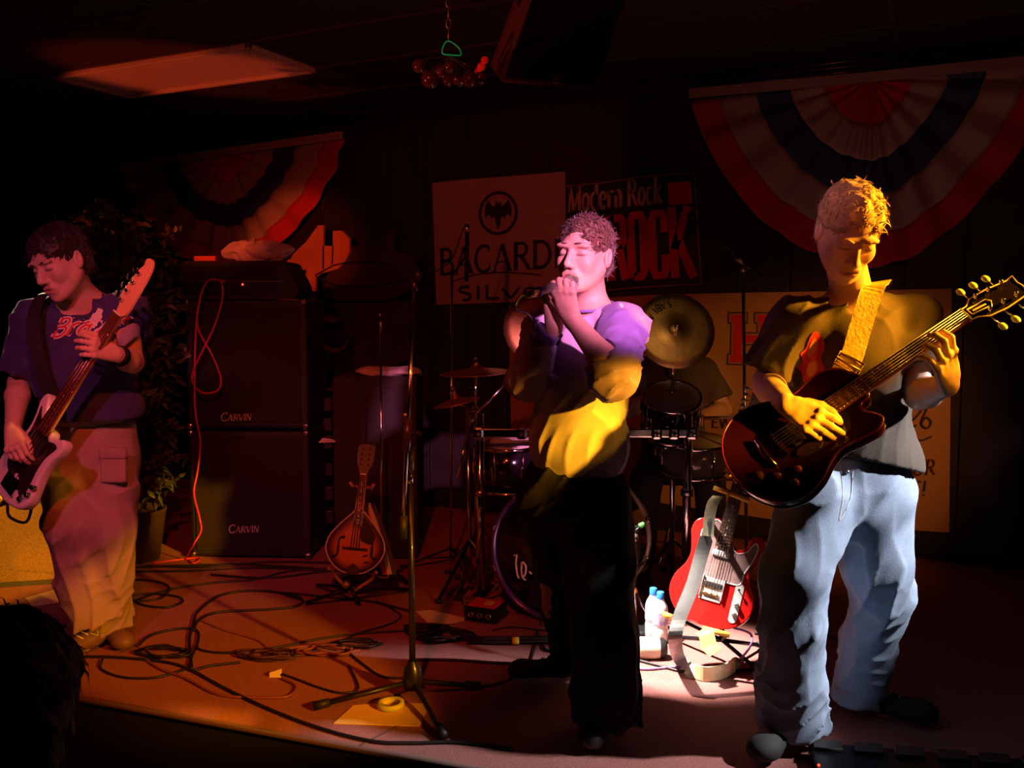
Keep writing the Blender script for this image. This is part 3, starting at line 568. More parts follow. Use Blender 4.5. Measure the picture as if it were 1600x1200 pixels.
def make_hanging():
    # hanging loudspeaker
    O = J(782,130,3.05); BR = J(937,141,3.0); UP = J(852,-70,3.30); DP = J(764,104,3.40)-O
    X = BR-O; U = UP-O; t = thing('speaker', O, 'black wedge loudspeaker hung from the ceiling with a square badge', 'speaker')
    shr = .72; v = [O, BR, BR+U, O+U]; c = (v[0]+v[1]+v[2]+v[3])/4; bk = [c+(q-c)*shr+DP*1.25+V3((0,0,0)) for q in v]; bk[0] = O+DP; bk[3] = O+U+DP
    m = MB(); m.add(v+bk, [(0,3,2,1),(4,5,6,7),(0,1,5,4),(1,2,6,5),(2,3,7,6),(3,0,4,7)], 0, False); o = m.build('body', mat('speaker carpet', (.09,.045,.05), .6, bump=.4, bscale=60), t)
    bv = o.modifiers.new('b', 'BEVEL'); bv.width = .012; bv.segments = 2
    n = nrm(np.cross(U, X)); n = n if n@(CC-c) > 0 else -n; m = MB(); g = [c+(q-c)*.93+n*.004 for q in v]; m.add(g+[q+n*.006 for q in g], [(4,5,6,7),(7,6,5,4),(0,1,5,4),(1,2,6,5),(2,3,7,6),(3,0,4,7)], 0, False); m.build('grille', mat('speaker grille', (.012,.010,.012), .6, 0.3, bump=.6, bscale=400), t)
    uX, uU = nrm(X), nrm(U); b0 = J(872,125,3.02); bc = b0-n*((b0-c)@n)+n*.014; m = MB()
    P = [bc+uX*a*.026+uU*b*.018 for a, b in ((-1,-1),(1,-1),(1,1),(-1,1))]; m.tube(P, .002, 5, closed=True)
    m.strip([bc-uX*.014+uU*.010, bc-uX*.014-uU*.010], .004, uX); 
    for k in (-1, 0, 1): m.strip([bc-uX*.014+uU*.009*k, bc-uX*.002+uU*.009*k], .004, uU)
    m.strip([bc+uX*.000+uU*.010, bc+uX*.008-uU*.010], .004, uX); m.strip([bc+uX*.016+uU*.010, bc+uX*.008-uU*.010], .004, uX); m.build('badge', mat('badge', (.5,.3,.2), .4, .3), t)
    m = MB(); q = O+U*.55+DP*.5; m.rod(q, V3((q[0], q[1], CEZ+.03)), .008); q = BR+U*.55+DP*.5; m.rod(q, V3((q[0], q[1], CEZ+.03)), .008); m.build('hanging_bracket', BLKMET, t)['kind'] = 'stuff'
    # glass ornament cluster on a chain
    top = J(702,-60,3.1); top[2] = CEZ; t = thing('hanging_ornament', J(702,110,3.1), 'cluster of dark glass balls with a green wire hoop on a chain', 'ornament'); c0 = J(701,62,3.1)
    m = MB(); n = 14
    for i in range(n):
        p = c0+(V3((c0[0], c0[1], CEZ))-c0)*(i+.5)/n; a = CR if i % 2 else CF; m.tube([p+a*.008*math.cos(q)+Z1*.017*math.sin(q) for q in np.linspace(0, 2*PI, 9)[:-1]], .002, 5, closed=True)
    m.build('chain', BRASS, t); m = MB(); m.tube(cat_curve([J(700,64,3.1), J(692,74,3.1), J(692,84,3.1), J(706,86,3.1), J(720,86,3.1), J(716,74,3.1)], 4), .0025, 6, closed=True); m.build('hoop', mat('green wire', (.02,.35,.10), .3, .3, emit=(.0,.6,.15), estr=.12), t)  # faint green glow added to the wire, which is no lamp
    gl = mat('dark glass', (.05,.02,.015), .06, coat=1.0)
    for (x, y, r, d) in ((655,103,.024,3.1),(672,124,.030,3.05),(690,112,.024,3.15),(703,104,.02,3.0),(718,122,.028,3.08),(735,124,.028,3.02),(751,122,.024,3.1),(700,126,.02,3.12)):
        m = MB(); m.ball(J(x, y, d), r, n=16); m.rod(J(x, y, d)+Z1*r*.9, J(702,88,3.1), .0018, n=5); m.build('glass_ball', gl, t)
    for (x, y, r) in ((757,94,.013),(752,104,.014),(749,108,.010)):
        m = MB(); m.ball(J(x, y, 3.06), r, n=12); m.rod(J(x, y, 3.06), J(735,120,3.04), .002, n=5); o = m.build('glass_ball', mat('red glass', (.7,.02,.01), .15, coat=.5, emit=(.6,.01,.0), estr=.25), t); o['label'] = 'small red glass ball with an added glow'  # balls are no lamps, their red glow is added emission
# ------------------------------------------------------------------ figures
def frame(z, y):                                             # rows x, y, z; z kept, y made square to it
    z = nrm(z); y = V3(y); y = nrm(y-z*(y@z)); x = np.cross(y, z); return np.stack([x, y, z])
def rot(v, ax, a): 
    ax = nrm(ax); return v*math.cos(a)+np.cross(ax, v)*math.sin(a)+ax*(ax@v)*(1-math.cos(a))
def head_prims(S, c, A, s=1.0, brow=1.0, mouth_open=0.0, lids=True):
    c = V3(c); w = lambda x, y, z: c+A.T@(V3((x, y, z))*s)
    S.ell(w(0,-.018,.038), V3((.076,.098,.084))*s, A, k=.02)
    S.ell(w(0,.022,-.03), V3((.063,.066,.092))*s, A, k=.03)
    for q in (-1, 1):
        S.cone(w(q*.054,-.005,-.045), w(q*.022,.062,-.098), .017*s, .017*s, k=.03)
        S.ell(w(q*.04,.06,-.028), V3((.022,.02,.026))*s, A, k=.02)
        S.ell(w(q*.03,.079,.024), V3((.026,.013,.009))*s*brow, A, k=.014)
    S.ell(w(0,.073,-.106), V3((.02,.018,.016))*s, A, k=.02)
    for q in (-1, 1): S.ell(w(q*.032,.098,.002), V3((.02,.016,.013))*s, A, k=.012, op='s')
    for q in (-1, 1):
        S.ell(w(q*.032,.071,.001), V3((.0155,.0145,.0125))*s, A, k=.004)
        S.cone(w(q*.02,.0845,-.004), w(q*.045,.0795,-.004), .0022*s, k=.003)
    S.cone(w(0,.084,.012), w(0,.108,-.034), .0075*s, .0115*s, k=.012)
    for q in (-1, 1): S.ell(w(q*.0125,.096,-.04), V3((.0085,.011,.008))*s, A, k=.007)
    S.ell(w(0,.081,-.07), V3((.03,.017,.022))*s, A, k=.018)
    S.cone(w(-.02,.09,-.0655), w(.02,.09,-.0655), .0055*s, k=.006); S.cone(w(-.015,.091,-.0785-mouth_open*.01), w(.015,.091,-.0785-mouth_open*.01), .0065*s, k=.006)
    S.ell(w(0,.1,-.072-mouth_open*.004), V3((.023,.012,.0022+.007*mouth_open))*s, A, k=.003, op='s')
    for q in (-1, 1):
        E = frame(A[2]-A[1]*.25, A[1]); S.ell(w(q*.079,-.012,-.008), V3((.010,.019,.032))*s, E, k=.006)
        S.ell(w(q*.088,-.008,-.004), V3((.006,.010,.018))*s, E, k=.005, op='s')
def hand_prims(S, wr, d, n, t, curls, thumb, s=1.0, spread=.06, cy=None):
    # wr wrist, d towards the knuckles, n out of the palm, t towards the thumb; curls = bend of the three joints per finger
    d = nrm(d); t = nrm(V3(t)-d*(V3(t)@d)); n0 = nrm(np.cross(d, t)); n = n0 if n0@V3(n) > 0 else -n0; wr = V3(wr); tips = []
    L = [.076, .084, .077, .061]; ofs = [.030, .0105, -.0095, -.028]; kl = [.090, .093, .088, .081]
    S.cone(wr-d*.01, wr+d*.035, .026*s, .028*s, k=.015, sq=(n, 1.5))
    for i in range(4):
        kn = wr+(d*kl[i]+t*ofs[i]-n*.002)*s; S.cone(wr+(d*.02+t*ofs[i]*.6)*s, kn, .0145*s, .0105*s, k=.010)
        S.ell(kn-n*.003*s, .0115*s, k=.006)
        f = nrm(d+t*(spread*(1.5-i))); p = kn; ax = nrm(np.cross(f, n)); a = 0; c3 = curls[i] if np.ndim(curls[0]) else curls
        for j, (fr, rr) in enumerate(((.46, .0094), (.30, .0086), (.24, .0078))):
            a += c3[j]; dd = rot(f, ax, a); q = p+dd*L[i]*fr*s; S.cone(p, q, rr*s*(.92 if i == 3 else 1), (rr-.0006)*s*(.92 if i == 3 else 1), k=.003); p = q
        tips.append(p)
    S.cone(wr+(d*.02+t*.018)*s, wr+(d*.05+t*.030+n*.008)*s, .016*s, .014*s, k=.012)
    p = wr+(d*.038+t*.034+n*.006)*s
    for (x, y, z), l, r in zip(thumb, (.036, .03, .024), (.0125, .011, .0095)):
        dd = nrm(d*x+t*y+n*z); q = p+dd*l*s; S.cone(p, q, r*s, (r-.001)*s, k=.005); p = q
    return tips, p
def bend_side(a, b): return nrm(b-a)
def body_prims(S, j, s=1.0, slim=1.0):
    lat = nrm(j['shL']-j['shR']); up = nrm(j['neck']-j['pelvis']); fw = nrm(np.cross(lat, up)); T = frame(up, -fw if fw@V3(j['fwd']) < 0 else fw)
    plat = nrm(j['hipL']-j['hipR'])
    S.ell(j['chest'], V3((.158,.112,.19))*s*slim, T, k=.03); S.ell(j['pelvis'], V3((.158,.112,.13))*s*slim, T, k=.03)
    S.ell((j['chest']+j['pelvis'])/2-0*up, V3((.138,.105,.16))*s*slim, T, k=.05)
    S.cone(j['neck']-up*.02, j['head']-j['hA'][2]*.06*s-j['hA'][1]*.02, .060*s, .056*s, k=.025)
    for q in 'LR':
        S.cone(j['neck']-up*.03, j['sh'+q], .05*s, .052*s, k=.045); S.ell(j['sh'+q], .060*s, k=.03)
        e, w = j['el'+q], j['wr'+q]
        S.cone(j['sh'+q], e, .050*s, .040*s, k=.02); m = e+(w-e)*.28
        S.cone(e, m, .040*s, .043*s, k=.015); S.cone(m, w, .043*s, .026*s, k=.015)
        S.cone(j['hip'+q], j['kn'+q], .083*s, .056*s, k=.03); m = j['kn'+q]+(j['an'+q]-j['kn'+q])*.3
        S.cone(j['kn'+q], m, .054*s, .057*s, k=.02); S.cone(m, j['an'+q], .055*s, .036*s, k=.02)
        if 'toe'+q in j: S.cone(j['an'+q]-CZ*.02, j['toe'+q], .034*s, .026*s, k=.02)
    return T
def lip_tint(c, A, s=1.0):
    c = V3(c)
    def f(V):
        q = (V-c)@A.T/s; out = np.ones((len(V), 3))
        m = np.exp(-((q[:,0]/.024)**4+((q[:,2]+.072)/.011)**4)) * (q[:,1] > .075)
        out -= m[:,None]*V3((.18,.42,.38)); e = np.exp(-(((np.abs(q[:,0])-.032)/.016)**4+((q[:,2]+.004)/.004)**4))*(q[:,1] > .06)
        return np.clip(out-e[:,None]*.6, .05, 1)
    return f
def shoe(an, toe, parent, up_m, sole_m, lace_m=None, s=1.0, lab=None, z0=0.0):
    # a shoe from heel to toe, flat on the ground
    an, toe = V3(an), V3(toe); d = toe-an; d[2] = 0; L = .29*s; d = nrm(d); l = nrm(np.cross(CZ, d)); h = V3((an[0], an[1], z0))-d*.07*s
    A = np.stack([l, d, CZ]); out = []
    for (x, y) in [(0,-.012),(.033,.0),(.038,.06),(.036,.11),(.047,.18),(.047,.235),(.034,.275),(0,.293),(-.034,.277),(-.047,.235),(-.045,.18),(-.035,.11),(-.038,.06),(-.033,0)]: out.append((x*s, y*s))
    out = [q[:2] for q in cat_curve([(a, b, 0) for a, b in out], 3)]
    S = Solid(); w = lambda x, y, z: h+l*x*s+d*y*s+CZ*z*s
    S.cone(w(0,.035,.06), w(0,.09,.055), .038*s, .04*s, k=.02); S.cone(w(0,.09,.05), w(0,.225,.04), .042*s, .037*s, k=.03, sq=(CZ, 1.25)); S.ell(w(0,.235,.038), V3((.045,.052,.036))*s, A, k=.02)
    S.cone(w(0,.04,.07), w(0,.045,.105), .043*s, .044*s, k=.015, capb=True); S.plane(w(0,0,.018), -CZ, k=.003)
    sh = S.mesh('shoe', up_m, .0045*s, parent)
    if lab: sh['label'] = lab
    m = MB(); m.prism([(a*1.10, (b-.14*s)*1.035+.14*s) for a, b in out], 0.002, .034*s, h, l, d, mi=0, edge=.005); m.build('sole', sole_m, sh)
    if lace_m:
        m = MB()
        for i in range(5):
            y = .10+i*.024; z = .098-i*.0085
            m.tube([w(-.026,y,z-.012), w(-.008,y+.008,z-.0005), w(.010,y+.012,z-.0005), w(.026,y+.002,z-.012)], .0032*s, 6)
        m.tube([w(0,.1,.092), w(.03,.085,.098), w(.048,.10,.07), w(.03,.115,.08), w(0,.1,.09)], .003*s, 6); m.tube([w(0,.1,.092), w(-.03,.09,.096), w(-.046,.11,.068), w(-.02,.12,.08)], .003*s, 6)
        m.build('laces', lace_m, sh)
    return sh
def hair(c, A, parent, m, s=1.0, line=.045, side=-.03, back=-.09, n=2600, L=.03, seed=1, lift=.35, thick=.006, dirn=(0,.5,.3), messy=.5):
    c = V3(c); rs = np.random.RandomState(seed)
    S = Solid(); w = lambda x, y, z: c+A.T@(V3((x, y, z))*s)
    S.ell(w(0,-.02,.045), V3((.084,.103,.085))*s, A, k=.01); S.ell(w(0,-.05,-.01), V3((.074,.066,.085))*s, A, k=.02)
    # cut the face, the ears and the nape free
    S.ell(w(0,.10,line-.095), V3((.072,.085,.105))*s, A, k=.02, op='s')
    S.plane(w(0,-.03,back), -(A[2]*1.0+A[1]*.55), k=.01)
    for q in (-1, 1): S.ell(w(q*.098,.005,-.025), V3((.034,.034,.04))*s, A, k=.012, op='s')
    ph = rs.rand(6)*6
    def dsp(p):
        q = (p-c)@A.T/s
        return .0035*np.sin(q[:,0]*150+ph[0]+9*np.sin(q[:,1]*30))*np.sin(q[:,1]*90+ph[1]+q[:,2]*60)+.003*np.sin(q[:,2]*130+q[:,0]*70+ph[2])
    S.disp = dsp; S.dmax = .008; h = S.mesh('hair', m, .004, parent)
    # short locks standing out of the cap
    V = np.zeros(len(h.data.vertices)*3, np.float32); h.data.vertices.foreach_get('co', V); V = V.reshape(-1, 3).astype(float)
    N = np.zeros(len(V)*3, np.float32); h.data.vertices.foreach_get('normal', N); N = N.reshape(-1, 3)
    q = (V-c)@A.T/s; ok = np.nonzero((np.linalg.norm(q-V3((0,-.02,.02)), axis=1) > .082) & (q[:,2] > -.075))[0]
    mb = MB(); dd = A.T@V3(dirn)
    for i in rs.choice(ok, min(n, len(ok)), replace=len(ok) < n):
        p = V[i]-N[i]*.004; t = nrm(dd+rs.randn(3)*messy); t = nrm(t-N[i]*(t@N[i])+N[i]*lift*(0.4+rs.rand())); l = L*s*(.5+.8*rs.rand()); sd = nrm(np.cross(t, N[i]))*thick*.35
        p1 = p+t*l*.55; p2 = p1+nrm(t-N[i]*.5-A[2]*.15)*l*.5
        o = len(mb.v); mb.v += [tuple(p-sd), tuple(p+sd), tuple(p1+sd*.8), tuple(p1-sd*.8), tuple(p2)]; mb.f += [(o, o+1, o+2, o+3), (o+3, o+2, o+4)]; mb.m += [0, 0]; mb.sm += [True, True]
    k = mb.build('hair_strands', m, h); k['kind'] = 'stuff'
    return h
def brows(c, A, parent, m, s=1.0, tilt=0.0):
    for q in (-1, 1):
        b = MB(); b.tube([V3(c)+A.T@(V3((q*x, y, z+tilt*(.05-x)*-1))*s) for x, y, z in ((.014,.0905,.021),(.028,.0905,.0255),(.042,.082,.0255),(.052,.070,.019))], [.0026, .0042, .0036, .0015], 6); b.build('eyebrow', m, parent)
# ================================================================== right guitarist
def make_guitarist():
    t = thing('person', G(1290, 1140), 'person in brown T-shirt and baggy blue jeans looking down at a dark electric guitar', 'person', 'band members on the stage')
    j = dict(pelvis=J(1335,742,2.90), hipR=J(1288,765,2.86), hipL=J(1380,760,2.94), knR=J(1246,905,2.80), knL=J(1372,905,2.96), anR=J(1240,1105,2.95), anL=J(1338,1070,3.16),
             chest=J(1333,570,2.84), neck=J(1334,462,2.82), head=J(1327,362,2.66), shR=J(1243,505,2.80), shL=J(1428,497,2.86), elR=J(1196,600,2.80), wrR=J(1232,634,2.48), elL=J(1436,618,2.74), wrL=J(1482,600,2.47))
    j['toeR'] = G(1222,1168)+CZ*.03; j['toeL'] = G(1382,1122)+CZ*.03
    fw = -CF*1.0-CR*.06; j['fwd'] = fw; hf = nrm(-CH*.78-CZ*.60-CR*.04); A = frame(nrm(CZ*.80-CH*.60+CR*.05), hf); j['hA'] = A; HS = 1.05
    S = Solid(); T = body_prims(S, j); head_prims(S, j['head'], A, HS)
    hand_prims(S, j['wrR'], J(1266,654,2.43)-j['wrR'], CF*.8-CU*.5-CR*.2, CU*.8+CR*.4, [(.45,.8,.6),(.40,.6,.4),(.45,.6,.4),(.6,.7,.5)], [(1,.35,.3),(1,.0,.4),(1,-.3,.2)], 1.0)
    # fretting hand: from under the neck, the fingers come up in front of it
    hand_prims(S, j['wrL'], J(1473,552,2.405)-j['wrL'], CF*.75-CR*.55, CR*.8+CF*.5, [(.15,1.15,.8),(.10,1.1,.8),(.2,1.15,.8),(.35,1.1,.7)], [(1,.2,.9),(1,-.2,.9),(1,-.3,.5)], 1.08, spread=.16)
    b = S.mesh('body', SKIN, .0034, t, tint=lip_tint(j['head'], A, HS), smooth=1)
    HM = mat('light ginger hair', (.50,.30,.15), .55, noise=.35, nscale=60, sheen=.3)
    hair(j['head'], A, b, HM, HS, line=.060, n=3600, L=.024, seed=3, dirn=(.2,.3,-.1), lift=.16, messy=.35)
    brows(j['head'], A, b, HM, HS)
    # T-shirt
    C = Solid(); up = T[2]; ar = T[1]
    TS = mat('brown cotton', (.085,.062,.045), .85, noise=.15, nscale=12, bump=.15, bscale=300, sheen=.1)
    C.ell(j['chest']+up*.0, (.186,.142,.215), T, k=.03); C.cone((j['chest']+j['pelvis'])/2+up*.10, j['pelvis']+up*.005+J(1350,735,2.9)-J(1335,735,2.9), .150, .178, k=.06, sq=(ar, 1.30))
    C.ell(j['pelvis']+up*.03+CR*.02, (.188,.135,.13), T, k=.04)
    for q in 'LR':
        sh, el = j['sh'+q], j['el'+q]; C.cone(j['neck']-up*.045, sh, .055, .066, k=.05); e2 = sh+(el-sh)*(.84 if q == 'R' else .74); C.cone(sh-up*.005, e2, .074, .078, k=.04, capb=True)
    C.cone(j['neck']-up*.10, j['head']-A[2]*.05, .074, .070, k=.012, op='s')
    hn = nrm(np.cross(J(1415,733,2.9)-J(1290,706,2.86), CF)); hn = hn if hn[2] < 0 else -hn; C.plane(J(1290,712,2.86), hn, k=.004); C.fin.append((J(1290,706,2.86), hn))
    for q in 'LR': 
        sh, el = j['sh'+q], j['el'+q]; dd = nrm(el-sh); e2 = sh+(el-sh)*(.84 if q == 'R' else .74); C.cone(e2-dd*.05, e2+dd*.05, .058, .070, k=.003, op='s')
    f1 = folds(.006, 26, up+CR*.2, 4); c1 = creases(.010, 60, up+CR*.5, 4); C.disp = lambda p: (f1(p)+c1(p))*np.clip((p[:,2]-.98)*6+.25, .25, 1); C.dmax = .026
    shirt = C.mesh('t_shirt', TS, .0055, t, smooth=2)
    # printed picture on the chest, a raised red and ochre print
    def blob(pts, mm, nm, par, off):
        m = MB(); P = [q[:2] for q in cat_curve([(a, b, 0) for a, b in pts], 4)]; c = np.mean(np.array(P), 0); n = len(P); v = [J(c[0], c[1], 2.55)]; f = []
        for s_ in (.25,.5,.75,1.0): v += [J(c[0]+(x-c[0])*s_, c[1]+(y-c[1])*s_, 2.55) for x, y in P]
        f += [(0, 1+(k+1) % n, 1+k) for k in range(n)]
        for r_ in range(3): f += [(1+r_*n+k, 1+r_*n+(k+1) % n, 1+(r_+1)*n+(k+1) % n, 1+(r_+1)*n+k) for k in range(n)]
        m.add(v, f); conform(m, par, off); return m.build(nm, mm, par)
    PR = mat('red print ink', (.55,.03,.02), .6); PO = mat('ochre print ink', (.62,.22,.04), .6)
    blob([(1283,549),(1292,540),(1297,522),(1306,512),(1316,520),(1322,538),(1316,556),(1322,575),(1310,590),(1298,600),(1290,582),(1280,572),(1288,562)], PR, 'chest_print', shirt, .0030)
    blob([(1298,536),(1305,524),(1311,532),(1306,548),(1297,556)], PO, 'chest_print', shirt, .0045); blob([(1300,566),(1310,562),(1312,576),(1303,588),(1297,578)], PO, 'chest_print', shirt, .0045)
    # jeans
    D = Solid(); dn = mat('blue denim', (.33,.42,.56), .85, noise=.28, nscale=9, bump=.25, bscale=400)
    D.ell(j['pelvis']-up*.0, (.172,.132,.14), T, k=.03); D.ell(j['pelvis']-CZ*.08, (.168,.13,.12), T, k=.04)
    wR = [(1275,780,2.84,.115),(1243,900,2.80,.098),(1240,980,2.84,.092),(1238,1062,2.90,.096),(1236,1128,2.94,.108)]
    wL = [(1368,780,2.92,.115),(1368,880,2.93,.104),(1376,925,2.97,.092),(1356,1010,3.08,.080),(1340,1086,3.15,.080)]
    for L_ in (wR, wL):
        for a, b2 in zip(L_[:-1], L_[1:]): D.cone(J(*a[:3]), J(*b2[:3]), a[3], b2[3], k=.03, capb=b2 is L_[-1])
        a, b2 = J(*L_[-2][:3]), J(*L_[-1][:3]); dd = nrm(b2-a); D.cone(b2-dd*.06, b2+dd*.06, L_[-1][3]-.018, L_[-1][3]-.010, k=.003, op='s')
    D.plane(j['pelvis']+up*.07, up, k=.006); D.cone(j['pelvis']-up*.02, j['pelvis']+up*.12, .13, .14, k=.003, op='s', sq=(ar, 1.3))
    f2 = creases(.012, 44, CZ+CR*.35, 8); f3 = creases(.013, 62, CR+CZ*.35, 9); f4 = folds(.005, 20, CZ, 8)
    D.disp = lambda p: f2(p)*np.clip(p[:,2]*2.2, .2, 1)+f3(p)*np.clip((.62-p[:,2])/.5, .15, 1)+f4(p); D.dmax = .03
    jn = D.mesh('jeans', dn, .0055, t, smooth=2)
    # fly and pocket seams
    SU = mat('denim thread', (.40,.40,.42), .8)
    for pts in ([(1319,728),(1317,745),(1315,765),(1312,790),(1308,812)],[(1335,735),(1334,750),(1330,775),(1318,800),(1308,812)]):
        m = MB(); m.tube(cat_curve([J(x, y, 2.75) for x, y in pts], 8, False), .0022, 5); conform(m, jn, .001)
        o = m.build('seam', SU, jn)
    for (x, y) in ((1327,738),): m = MB(); c = MB(); c.v = [tuple(J(x, y, 2.75))]; conform(c, jn, .004); m.ball(c.v[0], .006, n=10); m.build('button', STEEL, jn)
    shR = shoe(j['anR']+CH*.01, j['toeR'], t, mat('black suede', (.018,.017,.017), .8), mat('gum sole', (.45,.25,.12), .6), mat('dark laces', (.12,.1,.08), .8), 1.16, 'black suede shoe pointing at the stage edge')
    shL = shoe(j['anL']+CR*.01, j['toeL'], t, mat('black suede', (0,0,0)), mat('gum sole', (0,0,0)), mat('tan laces', (.62,.55,.38), .7), 1.16, 'black suede shoe with pale laces and a white rand')
    return t, j, T, shirt, jn
# ================================================================== singer
def make_singer():
    t = thing('person', G(905, 1100), 'person in a lavender shirt with purple sleeves singing into a microphone held in both hands', 'person', 'band members on the stage')
    j = dict(pelvis=J(898,748,3.18), hipR=J(862,770,3.22), hipL=J(936,768,3.14), knR=J(868,905,3.28), knL=J(938,905,3.04), anR=J(884,1030,3.44), anL=J(952,1105,3.04),
             chest=J(908,590,3.14), neck=J(924,478,3.12), head=J(913,398,3.06), shR=J(853,512,3.22), shL=J(972,505,3.02), elR=J(826,588,3.10), wrR=J(866,508,2.92), elL=J(958,580,2.84), wrL=J(893,497,2.86))
    j['toeR'] = G(842,1062)+CZ*.03; j['toeL'] = G(935,1158)+CZ*.03
    j['fwd'] = nrm(-CH*.8-CR*.6); hf = nrm(-CH*.80-CR*.52-CZ*.10); A = frame(nrm(CZ+CR*.05-CH*.03), hf); j['hA'] = A
    S = Solid(); T = body_prims(S, j); head_prims(S, j['head'], A, 1.04, mouth_open=1.0, brow=1.1)
    mic0, mic1 = J(893,440,2.935), J(838,457,2.80)
    hand_prims(S, j['wrL'], J(879,448,2.84)-j['wrL'], -CR*.2+CF*1.0, -CR*.3+CU*.3, [(.55,1.1,.7),(.6,1.15,.7),(.65,1.15,.7),(.7,1.15,.7)], [(1,.5,.3),(1,-.2,.6),(.7,-.4,.6)], .98, spread=.03)
    hand_prims(S, j['wrR'], J(866,450,2.90)-j['wrR'], CR*.3-CF*.9, CR*.6+CF*.2, [(.5,1.0,.7),(.55,1.05,.7),(.6,1.05,.7),(.6,1.05,.7)], [(1,.3,.3),(1,-.1,.4),(.8,-.3,.3)], .98, spread=.03)
    b = S.mesh('body', SKIN, .0034, t, tint=lip_tint(j['head'], A, 1.04), smooth=1)
    HM = mat('short brown hair', (.13,.065,.04), .5, noise=.4, nscale=60, sheen=.3)
    hair(j['head'], A, b, HM, 1.02, line=.055, n=3800, L=.024, seed=5, dirn=(0,.5,.4), lift=.35, messy=.45); brows(j['head'], A, b, HM, 1.04, tilt=-.25)
    up, ar = T[2], T[1]
    LAV = mat('lavender cotton', (.50,.46,.62), .8, noise=.08, nscale=14, bump=.12, bscale=300, sheen=.1)
    C = Solid(); C.ell(j['chest']+up*.02, (.170,.135,.215), T, k=.03); C.cone(j['chest']-up*.05, J(903,705,3.16), .140, .158, k=.07, sq=(ar, 1.3)); C.ell(J(903,695,3.14), (.176,.120,.14), T, k=.05)
    for q in 'LR': C.cone(j['neck']-up*.045, j['sh'+q], .055, .066, k=.05)
    C.cone(j['neck']-up*.09, j['head']-A[2]*.05, .076, .070, k=.010, op='s')
    C.plane(J(900,747,3.18), -up*1.0, k=.004)
    C.p.pop(); C.plane(J(898,756,3.16), V3((0,0,-1)), k=.004); C.fin.append((J(898,748,3.16), nrm(V3((0,0,-1))-CR*.08)))
    f1 = folds(.006, 22, up+CR*.1, 14); c1 = creases(.009, 58, up+CR*.35, 14); C.disp = lambda p: (f1(p)+c1(p))*np.clip((p[:,2]-.84)*6+.4, .4, 1); C.dmax = .026
    shirt = C.mesh('shirt_body', LAV, .0055, t, smooth=2)
    PUR = mat('purple cotton', (.20,.15,.42), .8, noise=.1, nscale=14, bump=.12, bscale=300, sheen=.1)
    def sleeve(q, pts, rr, seed):
        Z = Solid()
        for i in range(len(pts)-1): Z.cone(pts[i], pts[i+1], rr[i], rr[i+1], k=.035, capb=(i == len(pts)-2))
        dd = nrm(pts[-1]-pts[-2]); Z.cone(pts[-1]-dd*.03, pts[-1]+dd*.06, rr[-1]-.010, rr[-1]-.004, k=.002, op='s')
        ff = folds(.006, 42, dd, seed); cf = creases(.010, 85, np.cross(dd, CF)+dd*.4, seed); e = pts[-1]; Z.disp = lambda p: cf(p)+ff(p)*np.clip(1.2-np.linalg.norm(p-e, axis=1)*4, .3, 1.2)+.0045*np.sin(((p-e)@dd)*130+4*np.sin((p@CR)*24))*np.exp(-np.linalg.norm(p-e, axis=1)**2/.006); Z.dmax = .03
        return Z.mesh('sleeve', PUR, .005, t, smooth=2)
    f2 = j['elL']+(j['wrL']-j['elL'])*.22
    sleeve('L', [j['neck']-up*.06+(j['shL']-j['neck'])*.62, j['shL']-up*.015, j['elL']+V3((0,0,-.01)), f2], [.056,.076,.072,.054], 2)
    sleeve('R', [j['neck']-up*.06+(j['shR']-j['neck'])*.62, j['shR']-up*.015, j['elR']+V3((0,0,-.01)), j['elR']+(j['wrR']-j['elR'])*.9], [.056,.072,.066,.040], 6)
    m = MB(); c = j['neck']+up*.012+j['hA'][1]*.004; ring = []
    for i in range(24):
        a = 2*PI*i/24; ring.append(c+T[0]*math.cos(a)*.080+ar*math.sin(a)*.078-up*(.020*math.sin(a))-up*.012)
    m.tube(ring, (.006), 8, closed=True); m.build('neckband', PUR, shirt)
    D = Solid(); bk = mat('black trouser cloth', (.0022,.0016,.0016), .8, noise=.3, nscale=10, bump=.2, bscale=300)
    D.ell(j['pelvis']-up*.01, (.172,.135,.15), T, k=.03); D.ell(j['pelvis']-CZ*.09, (.175,.135,.12), T, k=.04)
    wR = [(858,780,3.22,.118),(876,880,3.28,.088),(892,960,3.36,.086),(902,1028,3.42,.092)]
    wL = [(930,780,3.12,.120),(936,890,3.02,.108),(944,1000,3.0,.102),(945,1075,3.0,.104),(944,1124,3.0,.108)]
    for L_ in (wR, wL):
        for a, b2 in zip(L_[:-1], L_[1:]): D.cone(J(*a[:3]), J(*b2[:3]), a[3], b2[3], k=.03, capb=b2 is L_[-1])
    D.plane(j['pelvis']+up*.08, up, k=.006); f2 = creases(.013, 44, CZ+CR*.3, 18); D.disp = lambda p: f2(p); D.dmax = .026
    D.mesh('trousers', bk, .006, t, smooth=2)
    bs = mat('black leather', (.02,.016,.015), .5)
    shoe(j['anR'], j['toeR'], t, bs, mat('dark sole', (.03,.02,.02), .7), bs, 1.0); shoe(j['anL']+CH*.02, j['toeL'], t, bs, mat('tan sole', (.3,.14,.05), .7), bs, 1.05)
    return t, j, mic0, mic1
